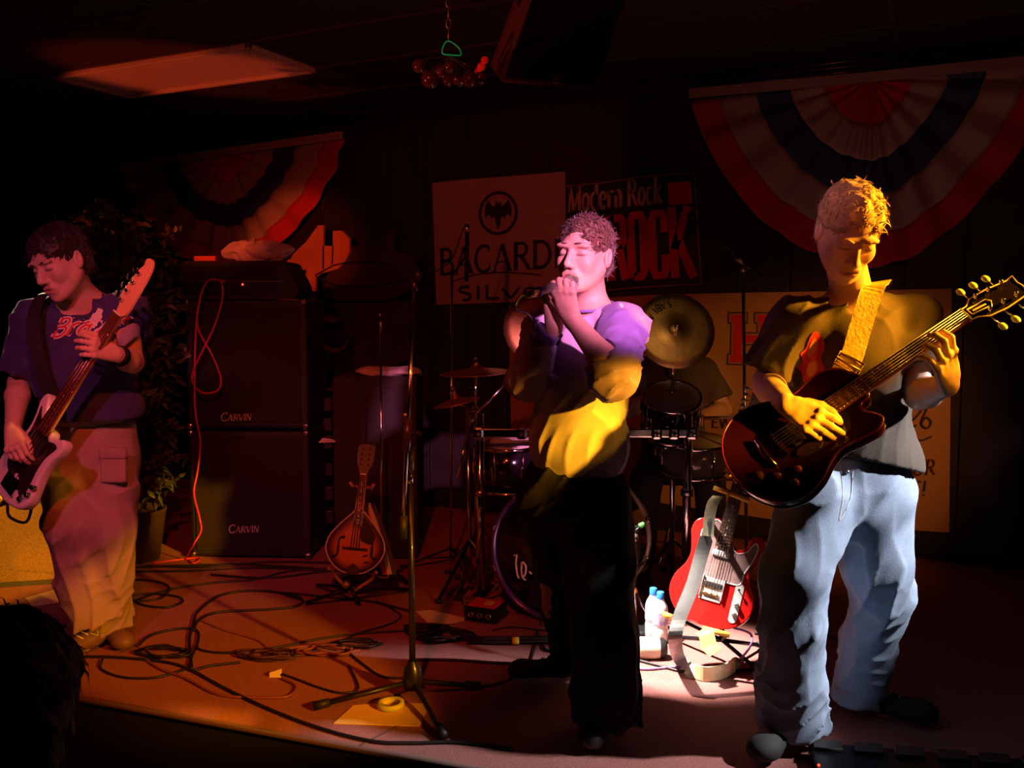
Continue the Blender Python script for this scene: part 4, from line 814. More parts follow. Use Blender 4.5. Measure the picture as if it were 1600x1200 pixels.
# ================================================================== bassist
def make_bassist():
    t = thing('person', G(140, 1010), 'person in a navy T-shirt and tan cargo trousers bent over a white bass guitar', 'person', 'band members on the stage')
    j = dict(pelvis=J(145,678,3.72), hipR=J(110,700,3.70), hipL=J(176,698,3.74), knR=J(116,830,3.62), knL=J(165,820,3.68), anR=J(148,975,3.76), anL=J(168,965,3.86),
             chest=J(124,560,3.62), neck=J(124,458,3.58), head=J(93,409,3.46), shR=J(56,498,3.56), shL=J(196,490,3.66), elR=J(30,600,3.60), wrR=J(20,672,3.37), elL=J(207,566,3.56), wrL=J(180,553,3.38))
    j['toeR'] = G(132,1020)+CZ*.03; j['toeL'] = G(176,1004)+CZ*.03
    j['fwd'] = nrm(-CH-CR*.1); hf = nrm(-CH*.72-CZ*.62-CR*.26); A = frame(nrm(CZ*.9-CR*.28-CH*.3), hf); j['hA'] = A
    S = Solid(); T = body_prims(S, j); head_prims(S, j['head'], A, 1.06)
    hand_prims(S, j['wrR'], J(25,708,3.31)-j['wrR'], CF*.8+CR*.4, -CF*.2+CR*.8, [(.5,.6,.4),(.55,.7,.4),(.7,.8,.5),(.8,.8,.5)], [(1,.2,.4),(1,-.1,.5),(1,-.3,.2)], 1.0)
    hand_prims(S, j['wrL'], J(157,546,3.33)-j['wrL'], CF*.9-CR*.1, CU, [(.5,.9,.7),(.5,.95,.7),(.5,.95,.7),(.5,.95,.7)], [(1,.4,.3),(1,.1,.5),(1,0,.4)], 1.02, spread=.10)
    b = S.mesh('body', SKIN, .0038, t, tint=lip_tint(j['head'], A, 1.06), smooth=1)
    HM = mat('dark hair', (.035,.022,.018), .45, noise=.4, nscale=60, sheen=.2)
    hair(j['head'], A, b, HM, 1.06, line=.050, n=3200, L=.028, seed=9, dirn=(.1,.5,-.1), lift=.22, messy=.4); brows(j['head'], A, b, HM, 1.06)
    up, ar = T[2], T[1]; C = Solid(); NV = mat('navy cotton', (.045,.035,.14), .85, noise=.15, nscale=12, bump=.15, bscale=300, sheen=.1)
    C.ell(j['chest']+up*.0, (.185,.142,.215), T, k=.03); C.cone(j['chest']-up*.05, J(150,640,3.68), .150, .160, k=.07, sq=(ar, 1.25)); C.ell(J(148,640,3.68), (.168,.14,.13), T, k=.05)
    for q in 'LR':
        sh, el = j['sh'+q], j['el'+q]; C.cone(j['neck']-up*.045, sh, .055, .066, k=.05); e2 = sh+(el-sh)*(.8 if q == 'R' else .36); C.cone(sh-up*.005, e2, .076, .080, k=.04, capb=True)
        dd = nrm(el-sh); C.cone(e2-dd*.04, e2+dd*.06, .060, .072, k=.003, op='s')
    C.cone(j['neck']-up*.10, j['head']-A[2]*.05, .072, .068, k=.012, op='s'); C.plane(J(150,664,3.6), V3((0,0,-1)), k=.004); C.fin.append((J(150,657,3.6), V3((0,0,-1))))
    f1 = folds(.006, 24, up+CR*.2, 24); c1 = creases(.011, 55, up+CR*.4, 24); C.disp = lambda p: f1(p)+c1(p); C.dmax = .026
    shirt = C.mesh('t_shirt', NV, .006, t, smooth=2)
    RI = mat('red print ink', (0,0,0)); WI = mat('white print ink', (.70,.66,.66), .6)
    for (w_, mm, off) in ((.30, WI, .003), (.13, RI, .005)):
        m = MB(); fit_text(m, 'Braves', J(68,527,3.42), J(176,512,3.42), nrm(CU+CR*.15), -CF, .072, weight=w_, slant=.25, serif=False, small=1.0, gap=.02); conform(m, shirt, off, o0=0); m.build('team_lettering', mm, shirt)
    m = MB(); fit_text(m, 'Atl', J(92,501,3.42), J(116,496,3.42), CU, -CF, .034, weight=.14, slant=.2, serif=False); conform(m, shirt, .004); m.build('small_lettering', WI, shirt)
    m = MB(); m.strip(cat_curve([J(133,478,3.42), J(129,488,3.42), J(127,500,3.42), J(126,510,3.42)], 6, False), [.010]+[.02]*5+[.032]*10+[.02]*3, CR, .002); conform(m, shirt, .004); m.build('feather_print', WI, shirt)
    D = Solid(); kh = mat('tan cargo cloth', (.36,.25,.22), .85, noise=.12, nscale=10, bump=.2, bscale=300)
    D.ell(j['pelvis'], (.165,.13,.14), T, k=.03); D.ell(j['pelvis']-CZ*.08, (.16,.13,.12), T, k=.04)
    wR = [(108,715,3.70,.112),(112,820,3.64,.096),(126,910,3.70,.080),(146,968,3.74,.088)]
    wL = [(172,715,3.74,.112),(168,820,3.68,.104),(164,900,3.76,.092),(166,968,3.84,.100)]
    for L_ in (wR, wL):
        for a, b2 in zip(L_[:-1], L_[1:]): D.cone(J(*a[:3]), J(*b2[:3]), a[3], b2[3], k=.03, capb=b2 is L_[-1])
    D.plane(j['pelvis']+up*.06, up, k=.006); f2 = creases(.012, 44, CZ+CR*.3, 28); f3 = creases(.010, 60, CR+CZ*.4, 29); D.disp = lambda p: f2(p)+f3(p)*np.clip((.5-p[:,2])*2, .1, 1); D.dmax = .03
    tr = D.mesh('trousers', kh, .006, t, smooth=2)
    m = MB(); pc = J(178,728,3.61); X3 = np.stack([CR, CF, CU]); m.box(pc, (.10,.03,.13), X3, bev=.01); m.box(pc+CU*.05-CF*.008, (.108,.03,.045), X3, bev=.01); m.build('cargo_pocket', kh, tr)
    sm = mat('brown leather', (.16,.09,.05), .5)
    shoe(j['anR'], j['toeR'], t, sm, mat('dark sole', (0,0,0)), mat('tan laces', (0,0,0)), 1.0); shoe(j['anL'], j['toeL'], t, sm, mat('dark sole', (0,0,0)), sm, 1.0)
    m = MB(); a, b2 = j['elL'], j['wrL']; m.tube([a+(b2-a)*.72, a+(b2-a)*.92], [.040, .034], 16); m.build('wristband', mat('black towelling', (.01,.01,.012), .9), b)
    return t, j, shirt
# ================================================================== stringed instruments
def smooth2(pts, n=5): return [tuple(q[:2]) for q in cat_curve([(a, b, 0) for a, b in pts], n)]
def local(O, X, Z):
    X = nrm(X); Z = V3(Z); Z = nrm(Z-X*(Z@X)); Y = np.cross(Z, X); return V3(O), X, Y, Z
def neck_parts(t, fr, L, nf, joint, w0, w1, fb_m, nk_m, inlay=True, strings=6, z0=.008, inlay_m=None, side_m=None, bind=False):
    O, X, Y, Z = fr; P = lambda x, y, z: O+X*x+Y*y+Z*z; fx = lambda n: L*2**(-n/12.0)
    end = fx(nf)-.008; hw = lambda x: (w0+(w1-w0)*(L-x)/(L-end))/2
    m = MB(); pts = []                                       # rounded neck back
    N = 8; v = []; f = []; xs = [L+.004, L-.05, (L+joint)/2, joint-.01]
    for x in xs:
        for k in range(N+1):
            a = PI*k/N; v.append(P(x, math.cos(a)*hw(x), z0-.004-math.sin(a)*(.019 if x > joint else .024)))
    for i in range(len(xs)-1):
        for k in range(N): q = i*(N+1)+k; f.append((q, q+1, q+N+2, q+N+1))
    m.add(v, f); m.add([P(x, s*hw(x), z0-.004) for x in xs for s in (-1, 1)], [(0,1,3,2),(2,3,5,4),(4,5,7,6)], 0, False); nk = m.build('neck', nk_m, t)
    m = MB(); n = [(end, -hw(end)), (L, -hw(L)), (L, hw(L)), (end, hw(end))]; m.prism(n, z0-.004, z0+.002, O, X, Y, Z); fb = m.build('fretboard', fb_m, t)
    for k in range(1, nf+1): 
        x = fx(k); m = MB(); m.tube([P(x, -hw(x)+.001, z0+.0025), P(x, hw(x)-.001, z0+.0025)], .0013, 5); m.build('fret', CHROME, fb)
    if inlay:
        for k in (3,5,7,9,12,15,17,19,21):
            if k > nf: continue
            x = (fx(k)+fx(k-1))/2; m = MB(); m.box(P(x, 0, z0+.0023), ((fx(k-1)-fx(k))*.5, hw(x)*1.0, .001) if inlay == 'block' else (.006,.006,.001), np.stack([X,Y,Z])); m.build('inlay', inlay_m or CREAM, fb)
    if bind:
        m = MB()
        for s in (-1, 1): m.tube([P(end, s*hw(end), z0), P(L, s*hw(L), z0)], .0022, 6)
        m.build('neck_binding', CREAM, nk)
    m = MB(); m.box(P(L+.002, 0, z0+.002), (.005, w0, .009), np.stack([X,Y,Z]), bev=.001); m.build('nut', mat('bone', (.85,.78,.62), .4), nk)
    for k in range(strings):
        s = (k/(strings-1)-.5)*2; m = MB(); m.tube([P(0, s*(w1*.47), z0+.009), P(L, s*w0*.42, z0+.006)], .0010 if strings > 4 else .0016, 5); m.build('string', STEEL, t)
    return nk, P, hw
def tuner(P, x, y, side, m_btn, par, post=True, drop=-.006, sz=1.0):
    m = MB()
    if post: m.rod(P(x, y, drop+.002), P(x, y, drop+.016*sz), .0035*sz, n=10); m.ball(P(x, y, drop+.017*sz), .0045*sz, n=8)
    m.rod(P(x, y, drop-.010), P(x, y+side*.030*sz, drop-.010), .002, n=6); o = m.build('tuner', CHROME, par)
    m = MB(); m.ball(P(x, y+side*.040*sz, drop-.010), (.0085*sz, .011*sz, .0045*sz), X=np.stack([nrm(P(1,0,0)-P(0,0,0)), nrm(P(0,1,0)-P(0,0,0)), nrm(P(0,0,1)-P(0,0,0))])); m.build('button', m_btn, o) if False else m.build('tuner_button', m_btn, par)
def knob(P, x, y, z, par, r=.011, h=.014, m_=None):
    Zd = nrm(P(0,0,1)-P(0,0,0)); m = MB(); m.lathe([(0,h),(r*.8,h),(r*.9,h*.85),(r,0)], P(x, y, z), Zd, 16); return m.build('knob', m_ or BLKPLA, par)
LP = [(-.145,0),(-.133,.075),(-.095,.135),(-.035,.165),(.03,.155),(.085,.125),(.13,.113),(.18,.120),(.225,.122),(.262,.103),(.285,.065),(.292,.030),(.275,-.026),(.245,-.034),(.236,-.055),(.252,-.085),(.258,-.108),(.232,-.126),(.185,-.122),(.13,-.113),(.085,-.125),(.03,-.155),(-.035,-.165),(-.095,-.135),(-.133,-.075)]
def make_guitar():
    O = J(1216,698,2.49); Nt = J(1508,497,2.45); X = nrm(Nt-O); L = np.linalg.norm(Nt-O); k = L/.628
    fr = local(O, X, -CF*1.0+CU*.72-CR*.48); O, X, Y, Z = fr; A = np.stack([X,Y,Z]); t = thing('electric_guitar', O, 'dark wine electric guitar with single cutaway and pearly tuners on a yellow strap', 'guitar')
    out = [(x*k*1.04, y*k*1.0) for x, y in smooth2(LP)]; WN = mat('dark wine lacquer', (.022,.0015,.009), .3, coat=.6, noise=.5, nscale=7)  # wine colour raised slightly towards magenta to suggest a reflection
    m = MB(); m.prism(out, -.045, 0, O, X, Y, Z, edge=.006); body = m.build('body', WN, t)
    m = MB(); m.tube([O+X*a+Y*b-Z*.003 for a, b in out], .0035, 6, closed=True); m.build('binding', mat('magenta sheen binding', (.16,.012,.05), .3, coat=.6), body)  # magenta rim reflections put into the binding colour
    m = MB(); m.tube([O+X*a+Y*b-Z*.042 for a, b in out], .0028, 6, closed=True); m.build('binding', MATS['magenta sheen binding'], body)
    nk, P, hw = neck_parts(t, fr, L, 22, .29*k, .044*k, .056*k, mat('rosewood', (.17,.035,.02), .45, noise=.3, nscale=40), mat('mahogany', (.16,.04,.02), .3, coat=.5), 'block', 6, .016, mat('pearl inlay', (.42,.16,.10), .3), bind=False)
    for x in (.055, .155):
        m = MB(); m.box(P(x*k, 0, .006), (.038,.070,.012), A, bev=.003); pu = m.build('pickup', mat('nickel', (.6,.55,.5), .22, 1.0), t)
        for q in range(6): m = MB(); m.lathe([(0,.001),(.0022,.001),(.0025,0)], P(x*k+.009, (q-2.5)*.0104, .012), Z, 8); m.build('pole_screw', CHROME, pu)
    m = MB(); m.box(P(0,0,.010), (.014,.086,.010), A, bev=.002); m.build('bridge', CHROME, t)
    m = MB(); m.tube([P(-.038,-.048,.010), P(-.042,0,.012), P(-.038,.048,.010)], .0065, 10); m.build('tailpiece', CHROME, t)
    for (x, y) in ((-.055,-.085),(.0,-.105),(-.092,-.048),(-.03,-.135)): knob(P, x*k, y*k*.92, 0, t, m_=mat('amber knob', (.10,.03,.01), .25, coat=.5))
    m = MB(); g = smooth2([(.20,-.030),(.19,-.075),(.15,-.088),(.04,-.078),(.03,-.050),(.10,-.044)], 4); m.prism([(a*k, b*k) for a, b in g], .006, .009, O, X, Y, Z); m.build('pickguard', mat('black pickguard', (.02,.01,.012), .2, coat=.6), t)
    m = MB(); hs = [(0,-.022),(.02,-.024),(.045,-.040),(.10,-.043),(.165,-.036),(.19,-.040),(.183,-.015),(.186,0),(.183,.015),(.19,.040),(.165,.036),(.10,.043),(.045,.040),(.02,.024),(0,.022)]
    fh = (O+X*(L+.004)+Z*.012, nrm(X-Z*.22), Y, nrm(Z+X*.22)); HM = mat('black headstock lacquer', (.012,.008,.008), .15, coat=1.0)
    m.prism([(a*k, b*k) for a, b in hs], -.014, 0, *fh, edge=.002); h = m.build('headstock', HM, nk); m = MB(); m.tube([fh[0]+fh[1]*a*k+Y*b*k for a, b in hs], .0022, 6, closed=True); m.build('headstock_binding', mat('yellowed binding', (.75,.62,.30), .35), t)
    m = MB(); Ph = lambda x, y, z: fh[0]+fh[1]*x+fh[2]*y+fh[3]*z; m.tube([Ph(*q, .002) for q in [(.012,-.010),(.070,-.012),(.078,0),(.070,.012),(.012,.012)]], .0016, 5, closed=True)
    m.strip([Ph(.022,.001,.001), Ph(.062,.000,.001)], .005, Y, .001); m.build('truss_cover_trim', mat('pale trim', (.8,.7,.5), .4), t)
    pb = mat('pearl buttons', (.66,.72,.42), .25, coat=.5)
    for i, x in enumerate((.052,.095,.138)):
        for s in (-1, 1): tuner(Ph, x*k, s*.028*k, s, pb, t, drop=.0, sz=1.25)
    # strap over the shoulder
    SM = mat('yellow woven strap', (.72,.50,.10), .6, noise=.35, nscale=35, bump=.3, bscale=120)
    pts = [P(.285*k,.035,-.03), J(1312,592,2.60), J(1330,560,2.625), J(1345,510,2.645), J(1362,455,2.675), J(1370,446,2.725), J(1375,440,2.82), J(1376,450,2.93), J(1350,480,3.04), J(1290,570,3.06), J(1230,660,2.95), P(-.15*k,.0,-.025)]
    cv = cat_curve(pts, 6, False); wd = np.array([CR*1.0+CU*.15]*len(cv)); m = MB(); m.strip(cv, .062, wd, .003); st_ = m.build('strap', SM, t)
    for (a, b) in ((pts[1], pts[2]),(pts[1]*.35+pts[2]*.65, pts[2])):
        c = b*.6+a*.4-CF*.006; d = nrm(b-a); s_ = nrm(CR-d*(CR@d)); m = MB(); m.tube([c+s_*.037-d*.012, c+s_*.037+d*.012, c-s_*.037+d*.012, c-s_*.037-d*.012], .0038, 6, closed=True); m.build('buckle', mat('dark yellow metal', (.5,.32,.05), .3, .8), st_)
    m = MB(); m.ball(P(-.150*k,0,-.022), .008); m.build('strap_button', CHROME, t)
    return t
def make_bass():
    O = J(20,756,3.36); Nt = J(188,492,3.33); X = nrm(Nt-O); L = np.linalg.norm(Nt-O); fr = local(O, X, -CF+CU*.5-CR*.35); O, X, Y, Z = fr; A = np.stack([X,Y,Z]); k = L/.864
    t = thing('bass_guitar', O, 'white electric bass with black pickguard held by the person in navy', 'guitar')
    B = [(-.085,0),(-.075,.07),(-.035,.135),(.03,.165),(.10,.155),(.17,.125),(.23,.115),(.29,.125),(.345,.145),(.385,.135),(.385,.105),(.345,.075),(.31,.045),(.285,.03),(.285,-.03),(.27,-.05),(.285,-.09),(.300,-.118),(.285,-.145),(.24,-.145),(.19,-.125),(.12,-.120),(.06,-.135),(0,-.150),(-.05,-.120),(-.075,-.06)]
    ot = [(x*k, y*k) for x, y in smooth2(B)]; m = MB(); m.prism(ot, -.042, 0, O, X, Y, Z, edge=.010); m.build('body', mat('white lacquer', (.72,.66,.64), .15, coat=.8), t)
    g = smooth2([(.28,.030),(.30,.075),(.335,.110),(.28,.095),(.22,.085),(.14,.100),(.06,.110),(.02,.05),(.05,0),(-.01,-.07),(.03,-.10),(.12,-.085),(.19,-.09),(.25,-.115),(.262,-.09),(.25,-.05),(.26,-.03)], 4)
    m = MB(); m.prism([(a*k, b*k) for a, b in g], 0, .003, O, X, Y, Z); m.build('pickguard', mat('black pickguard', (0,0,0)), t)
    nk, P, hw = neck_parts(t, fr, L, 20, .30*k, .044, .062, mat('rosewood', (0,0,0)), mat('maple', (.70,.42,.20), .35, coat=.4), 'dot', 4, .014)
    m = MB(); m.box(P(.18,0,.006), (.05,.095,.014), A, bev=.004); m.build('pickup', BLKPLA, t); m = MB(); m.box(P(.0,0,.008), (.06,.085,.012), A, bev=.003); m.build('bridge', CHROME, t)
    for (x, y) in ((.02,-.105),(-.01,-.085),(.055,-.11)): knob(P, x, y, .002, t, m_=CHROME)
    hd = [(0,-.022),(.03,-.030),(.08,-.028),(.16,-.022),(.205,-.010),(.225,.012),(.215,.035),(.19,.030),(.165,.040),(.10,.048),(.05,.050),(.022,.030),(0,.022)]
    fh = (O+X*(L+.004)+Z*.006, X, Y, Z); m = MB(); m.prism(smooth2(hd, 3), -.014, 0, *fh, edge=.002); m.build('headstock', MATS['maple'], nk)
    Ph = lambda x, y, z: fh[0]+X*x+Y*y+Z*z
    for i in range(4):
        x = .045+i*.038; y = .022-i*.002; m = MB(); m.rod(Ph(x,y,0), Ph(x,y,.018), .006, n=12); m.rod(Ph(x,y,-.018), Ph(x,y+.055,-.018), .003, n=8); m.ball(Ph(x,y+.068,-.018), (.014,.016,.003), X=A); m.build('tuner', CHROME, t)
    # strap, and the cable looping under it
    pts = [P(.38*k,.13,-.025), J(60,560,3.40), J(52,500,3.42), J(66,462,3.47), J(100,452,3.52), J(140,450,3.60), J(165,470,3.72), J(150,560,3.82), J(80,680,3.80), P(-.09,0,-.02)]
    m = MB(); cv = cat_curve(pts, 5, False); m.strip(cv, .05, np.array([CR*.9+CU*.3]*len(cv)), .003); m.build('strap', mat('black strap', (.015,.013,.014), .7), t)
    return t
def make_tele():
    O = J(1111,926,3.50); Nt = J(1177,672,3.62); X = nrm(Nt-O); L = np.linalg.norm(Nt-O); fr = local(O, X, -CH*.92-CR*.32+CZ*.30); O, X, Y, Z = fr; A = np.stack([X,Y,Z]); k = L/.648
    t = thing('electric_guitar', O, 'glossy red single cutaway electric guitar leaning on an orange tipped stand', 'guitar')
    B = [(-.125,0),(-.118,.07),(-.085,.125),(-.03,.155),(.03,.150),(.08,.122),(.125,.112),(.175,.122),(.215,.132),(.252,.122),(.272,.09),(.278,.05),(.272,.03),(.205,-.030),(.188,-.045),(.185,-.065),(.200,-.085),(.235,-.095),(.250,-.112),(.243,-.135),(.21,-.148),(.165,-.138),(.12,-.118),(.07,-.128),(.02,-.155),(-.04,-.158),(-.09,-.125),(-.118,-.07)]
    ot = [(x*k, y*k*1.0) for x, y in smooth2(B)]; m = MB(); m.prism(ot, -.045, 0, O, X, Y, Z, edge=.004); m.build('body', mat('red lacquer', (.62,.012,.010), .14, coat=1.0), t)
    g = smooth2([(.268,.032),(.262,.060),(.22,.090),(.16,.080),(.10,.060),(.052,.045),(.052,-.048),(.058,-.095),(.10,-.100),(.15,-.118),(.20,-.128),(.222,-.118),(.21,-.105),(.185,-.092),(.168,-.065),(.175,-.045),(.20,-.028)], 3)
    m = MB(); m.prism([(a*k, b*k) for a, b in g], 0, .003, O, X, Y, Z); m.build('pickguard', mat('brown pearl pickguard', (.33,.20,.19), .3, noise=.3, nscale=30, coat=.4), t)
    m = MB(); m.tube([O+X*a*k+Y*b*k+Z*.002 for a, b in g], .0028, 5, closed=True); m.build('pickguard_edge', mat('white edging', (.85,.8,.75), .3), t)
    nk, P, hw = neck_parts(t, fr, L, 22, .272*k, .043, .056, mat('dark fretboard', (.10,.05,.03), .4), mat('pale maple', (.80,.66,.42), .35, coat=.5), 'dot', 6, .014)
    m = MB(); m.box(P(.012,0,.002), (.085,.080,.004), A, bev=.001); m.box(P(.02,.041,.006), (.08,.002,.012), A); m.box(P(.02,-.041,.006), (.08,.002,.012), A); br = m.build('bridge_plate', NICKEL, t)
    for q in (-1, 0, 1): m = MB(); m.rod(P(-.006, q*.022-.009, .008), P(-.006, q*.022+.009, .008), .0045, n=10); m.build('saddle', BRASS, br)
    m = MB(); m.box(P(.030,0,.006), (.020,.072,.010), A, bev=.004); m.build('bridge_pickup', BLKPLA, t); m = MB(); m.box(P(.150*k,0,.006), (.024,.066,.012), A, bev=.005); m.build('neck_pickup', NICKEL, t)
    m = MB(); c = []
    for q in range(16): a = 2*PI*q/16; c.append((.0+(.058 if math.cos(a) > 0 else -.058)+.016*math.cos(a)-.012, -.098+.016*math.sin(a)))
    m.prism(c, 0, .003, O, X, Y, Z); cp = m.build('control_plate', NICKEL, t)
    for x in (-.01, -.045): knob(P, x-.005, -.098, .003, t, .010, .018, NICKEL)
    m = MB(); m.rod(P(.035,-.098,.003), P(.038,-.098,.018), .002); m.ball(P(.038,-.098,.020), .005); m.build('selector_switch', BLKPLA, t)
    hd = [(0,-.021),(.02,-.021),(.035,-.035),(.05,-.030),(.10,-.024),(.16,-.018),(.175,0),(.185,.025),(.17,.045),(.145,.040),(.10,.040),(.045,.042),(.02,.022),(0,.021)]
    fh = (O+X*(L+.004)+Z*.006, X, Y, Z); m = MB(); m.prism(smooth2(hd, 3), -.014, 0, *fh, edge=.002); m.build('headstock', MATS['pale maple'], nk); Ph = lambda x, y, z: fh[0]+X*x+Y*y+Z*z
    for i in range(6): tuner(Ph, .035+i*.024, .024, 1, CHROME, t, drop=0)
    # jack and strap
    m = MB(); q = [P(.268*k,.085,-.02), J(1107,806,3.40), J(1106,830,3.36), J(1095,870,3.36), J(1082,915,3.34), J(1062,965,3.32), J(1055,1000,3.32), G(1062,1030,.03), G(1085,1049,.028), G(1120,1052,.028), G(1148,1040,.028), G(1152,1030,.05)]
    cv = cat_curve(q, 6, False); n = len(cv); wd = [nrm(CR*.85+CU*.15-CF*.35)*(1-i/n)+V3((0,0,1))*max(0, (i/n-.58)*3) for i in range(n)]
    m.strip(cv, [.027]*14+[.050]*(n-14), np.array(wd), .003); m.build('strap', mat('silver grey strap', (.36,.36,.34), .4, coat=.2, noise=.1, nscale=60), t)
    m = MB(); q = [G(1086,1049,.030), G(1103,1053,.030), G(1128,1050,.030), G(1148,1039,.032)]; m.strip(cat_curve(q, 5, False), .054, V3((0,0,1)), .006); m.build('strap_end', mat('cream leather', (.75,.62,.35), .6, noise=.3, nscale=30), t)
    m = MB(); m.strip(cat_curve([J(1122,776,3.50), J(1114,786,3.42), J(1109,806,3.38), J(1106,838,3.355)], 4, False), .040, CR, .005); m.build('strap_top', MATS['cream leather'], t)
    # folding stand
    s = thing('guitar_stand', G(1120,1040), 'black guitar stand with orange tube arms under the red guitar', 'guitar stand'); OR = mat('orange foam tube', (.85,.42,.05), .5)
    back = P(-.05,0,-.10); hub = J(1128,1000,3.58); m = MB(); top = P(.43,0,-.075); m.tube([hub, P(.1,0,-.10), top], .011, 10); m.build('post', BLKMET, s)
    for s_ in (-1, 1):
        m = MB(); a = P(.40,0,-.07); e = P(.40+.0,s_*.055,.02); m.tube([a, P(.40,s_*.045,-.06), P(.40,s_*.050,-.02)], .006, 8); m.build('yoke_arm', BLKMET, s)
        m = MB(); m.tube([P(.385,.085,.030), P(.380,.030,.034)] if s_ > 0 else [P(.378,.018,.036), P(.368,-.055,.040)], .0095, 12); m.build('foam_sleeve', OR, s)
        m = MB(); m.tube([hub, P(-.13,s_*.09,-.07), P(-.135,s_*.095,.0)], .007, 8); m.build('cradle_arm', BLKMET, s)
        m = MB(); m.tube([P(-.128,.150,.0), P(-.130,.115,.012)] if s_ > 0 else [P(-.136,-.005,.018), P(-.130,-.105,.020)], .0105, 12); m.build('foam_sleeve', OR, s)
    for e in (G(1182,1050), G(1190,1013), G(1052,1000)):
        m = MB(); m.tube([hub, e+Z1*.012], .0085, 8); lg = m.build('leg', BLKMET, s); m = MB(); d = nrm(e+Z1*.012-hub); m.tube([e+Z1*.014-d*.03, e+Z1*.012], .012, 10); m.build('foot', BLKRUB, lg)
    tag(MB().tube(cat_curve([P(-.10,-.10,-.02), J(1172,990,3.46), J(1172,1010,3.42), G(1150,1035,.02), G(1120,1046,.010), G(1060,1042,.006), G(1000,1045,.006), G(940,1030,.006)], 6, False), .0045, 6).build('cable', mat('lilac cable', (.30,.16,.40), .5)), 'lilac guitar cable curling from the red guitar across the lit carpet', 'cable')
def make_mandolin():
    O = J(555,857,4.30); Nt = J(568,742,4.36); X = nrm(Nt-O); L = np.linalg.norm(Nt-O); fr = local(O, X, -CH+CZ*.22+CR*.05); O, X, Y, Z = fr; A = np.stack([X,Y,Z]); k = L/.35
    t = thing('mandolin', O, 'sunburst teardrop mandolin propped upright on a floor stand', 'mandolin')
    B = [(-.118,0),(-.108,.055),(-.07,.105),(-.01,.135),(.05,.125),(.10,.090),(.14,.055),(.165,.030),(.175,.022),(.175,-.022),(.165,-.030),(.14,-.055),(.10,-.090),(.05,-.125),(-.01,-.135),(-.07,-.105),(-.108,-.055)]
    ot = [(x*k, y*k*1.02) for x, y in smooth2(B)]
    SB = bpy.data.materials.new('sunburst lacquer'); SB.use_nodes = True; nt = SB.node_tree; b = nt.nodes['Principled BSDF']; b.inputs['Roughness'].default_value = .2; b.inputs['Coat Weight'].default_value = .6
    a = nt.nodes.new('ShaderNodeVertexColor'); a.layer_name = 'tint'; nt.links.new(a.outputs['Color'], b.inputs['Base Color'])
    # arched top with the burst painted as stain colour
    c0 = np.array([.0, 0]); R = 10; n = len(ot); v = []; f = []; col = []
    for i in range(R+1):
        s = i/R
        for q in ot:
            x, y = c0[0]+(q[0]-c0[0])*s, q[1]*s; v.append(O+X*x+Y*y+Z*(.010*(1-s*s)))
            w_ = min(max((s-.55)/.4, 0), 1); w_ = w_*w_*(3-2*w_); col.append(tuple(V3((.62,.20,.035))*(1-w_)+V3((.035,.010,.006))*w_)+(1,))
    for i in range(R):
        for q in range(n): f.append((i*n+q, i*n+(q+1) % n, (i+1)*n+(q+1) % n, (i+1)*n+q))
    m = MB(); m.add(v, f); o = m.build('top', SB, t); at = o.data.color_attributes.new('tint', 'FLOAT_COLOR', 'POINT'); at.data.foreach_set('color', np.array(col, np.float32).ravel())
    m = MB(); m.prism(ot, -.048, -.0005, O, X, Y, Z, edge=.004); m.build('body', mat('dark red brown lacquer', (.06,.012,.008), .2, coat=.7), t)
    m = MB(); m.tube([O+X*a_+Y*b_ for a_, b_ in ot], .0032, 6, closed=True); m.build('binding', CREAM, t)
    nk, P, hw = neck_parts(t, fr, L, 20, .165*k, .030, .040, MATS['rosewood'], MATS['mahogany'], 'dot', 4, .020, bind=True)
    m = MB()
    for y in (-.018,-.006,.006,.018):
        m.tube([P(.0,y+.002,.029), P(L,y*.8+.0015,.025)], .0008, 4)
    DK = mat('ebony', (.010,.006,.006), .4); m.build('strings_second_course', STEEL, t)['kind'] = 'stuff'
    m = MB(); m.box(P(0,0,.018), (.008,.115,.016), A, bev=.002); m.build('bridge', DK, t)
    for s in (-1, 1):
        m = MB(); m.tube(cat_curve([P(.050,s*.060,.012), P(.040,s*.075,.010), P(.005,s*.078,.010), P(-.030,s*.078,.008), P(-.042,s*.092,.006)], 4, False), [.003]+[.004]*7+[.006]*4+[.004]*4+[.004], 6); m.ball(P(.048,s*.058,.0115), (.008,.008,.002), X=A); m.ball(P(-.040,s*.094,.0055), (.009,.009,.002), X=A); m.build('sound_hole', DK, t)
    g = smooth2([(.14,-.022),(.05,-.022),(.030,-.045),(.028,-.075),(.06,-.088),(.10,-.070),(.14,-.040)], 4); m = MB(); m.prism([(a_*k, b_*k) for a_, b_ in g], .012, .015, O, X, Y, Z); m.build('pickguard', DK, t)
    m = MB(); m.prism(smooth2([(-.118,0),(-.11,.030),(-.085,.022),(-.070,.005),(-.070,-.005),(-.085,-.022),(-.11,-.030)], 3), .004, .010, O, X, Y, Z, edge=.001); m.build('tailpiece', mat('dark nickel', (.15,.10,.08), .3, 1.0), t)
    for (x, y) in ((-.030,-.050),(-.058,-.058)): m = MB(); m.ball(P(x,y,.009), (.004,.014,.0015), X=np.stack([nrm(X+Y*.3), nrm(Y-X*.3), Z])); m.build('knob_slot', DK, t)
    hd = [(0,-.018),(.03,-.028),(.06,-.040),(.13,-.042),(.145,-.030),(.15,0),(.145,.030),(.13,.042),(.06,.040),(.03,.028),(0,.018)]; fh = (O+X*(L+.003)+Z*.010, nrm(X-Z*.2), Y, nrm(Z+X*.2)); m = MB(); m.prism(smooth2(hd, 3), -.014, 0, *fh, edge=.002); m.build('headstock', DK, nk)
    Ph = lambda x, y, z: fh[0]+fh[1]*x+fh[2]*y+fh[3]*z
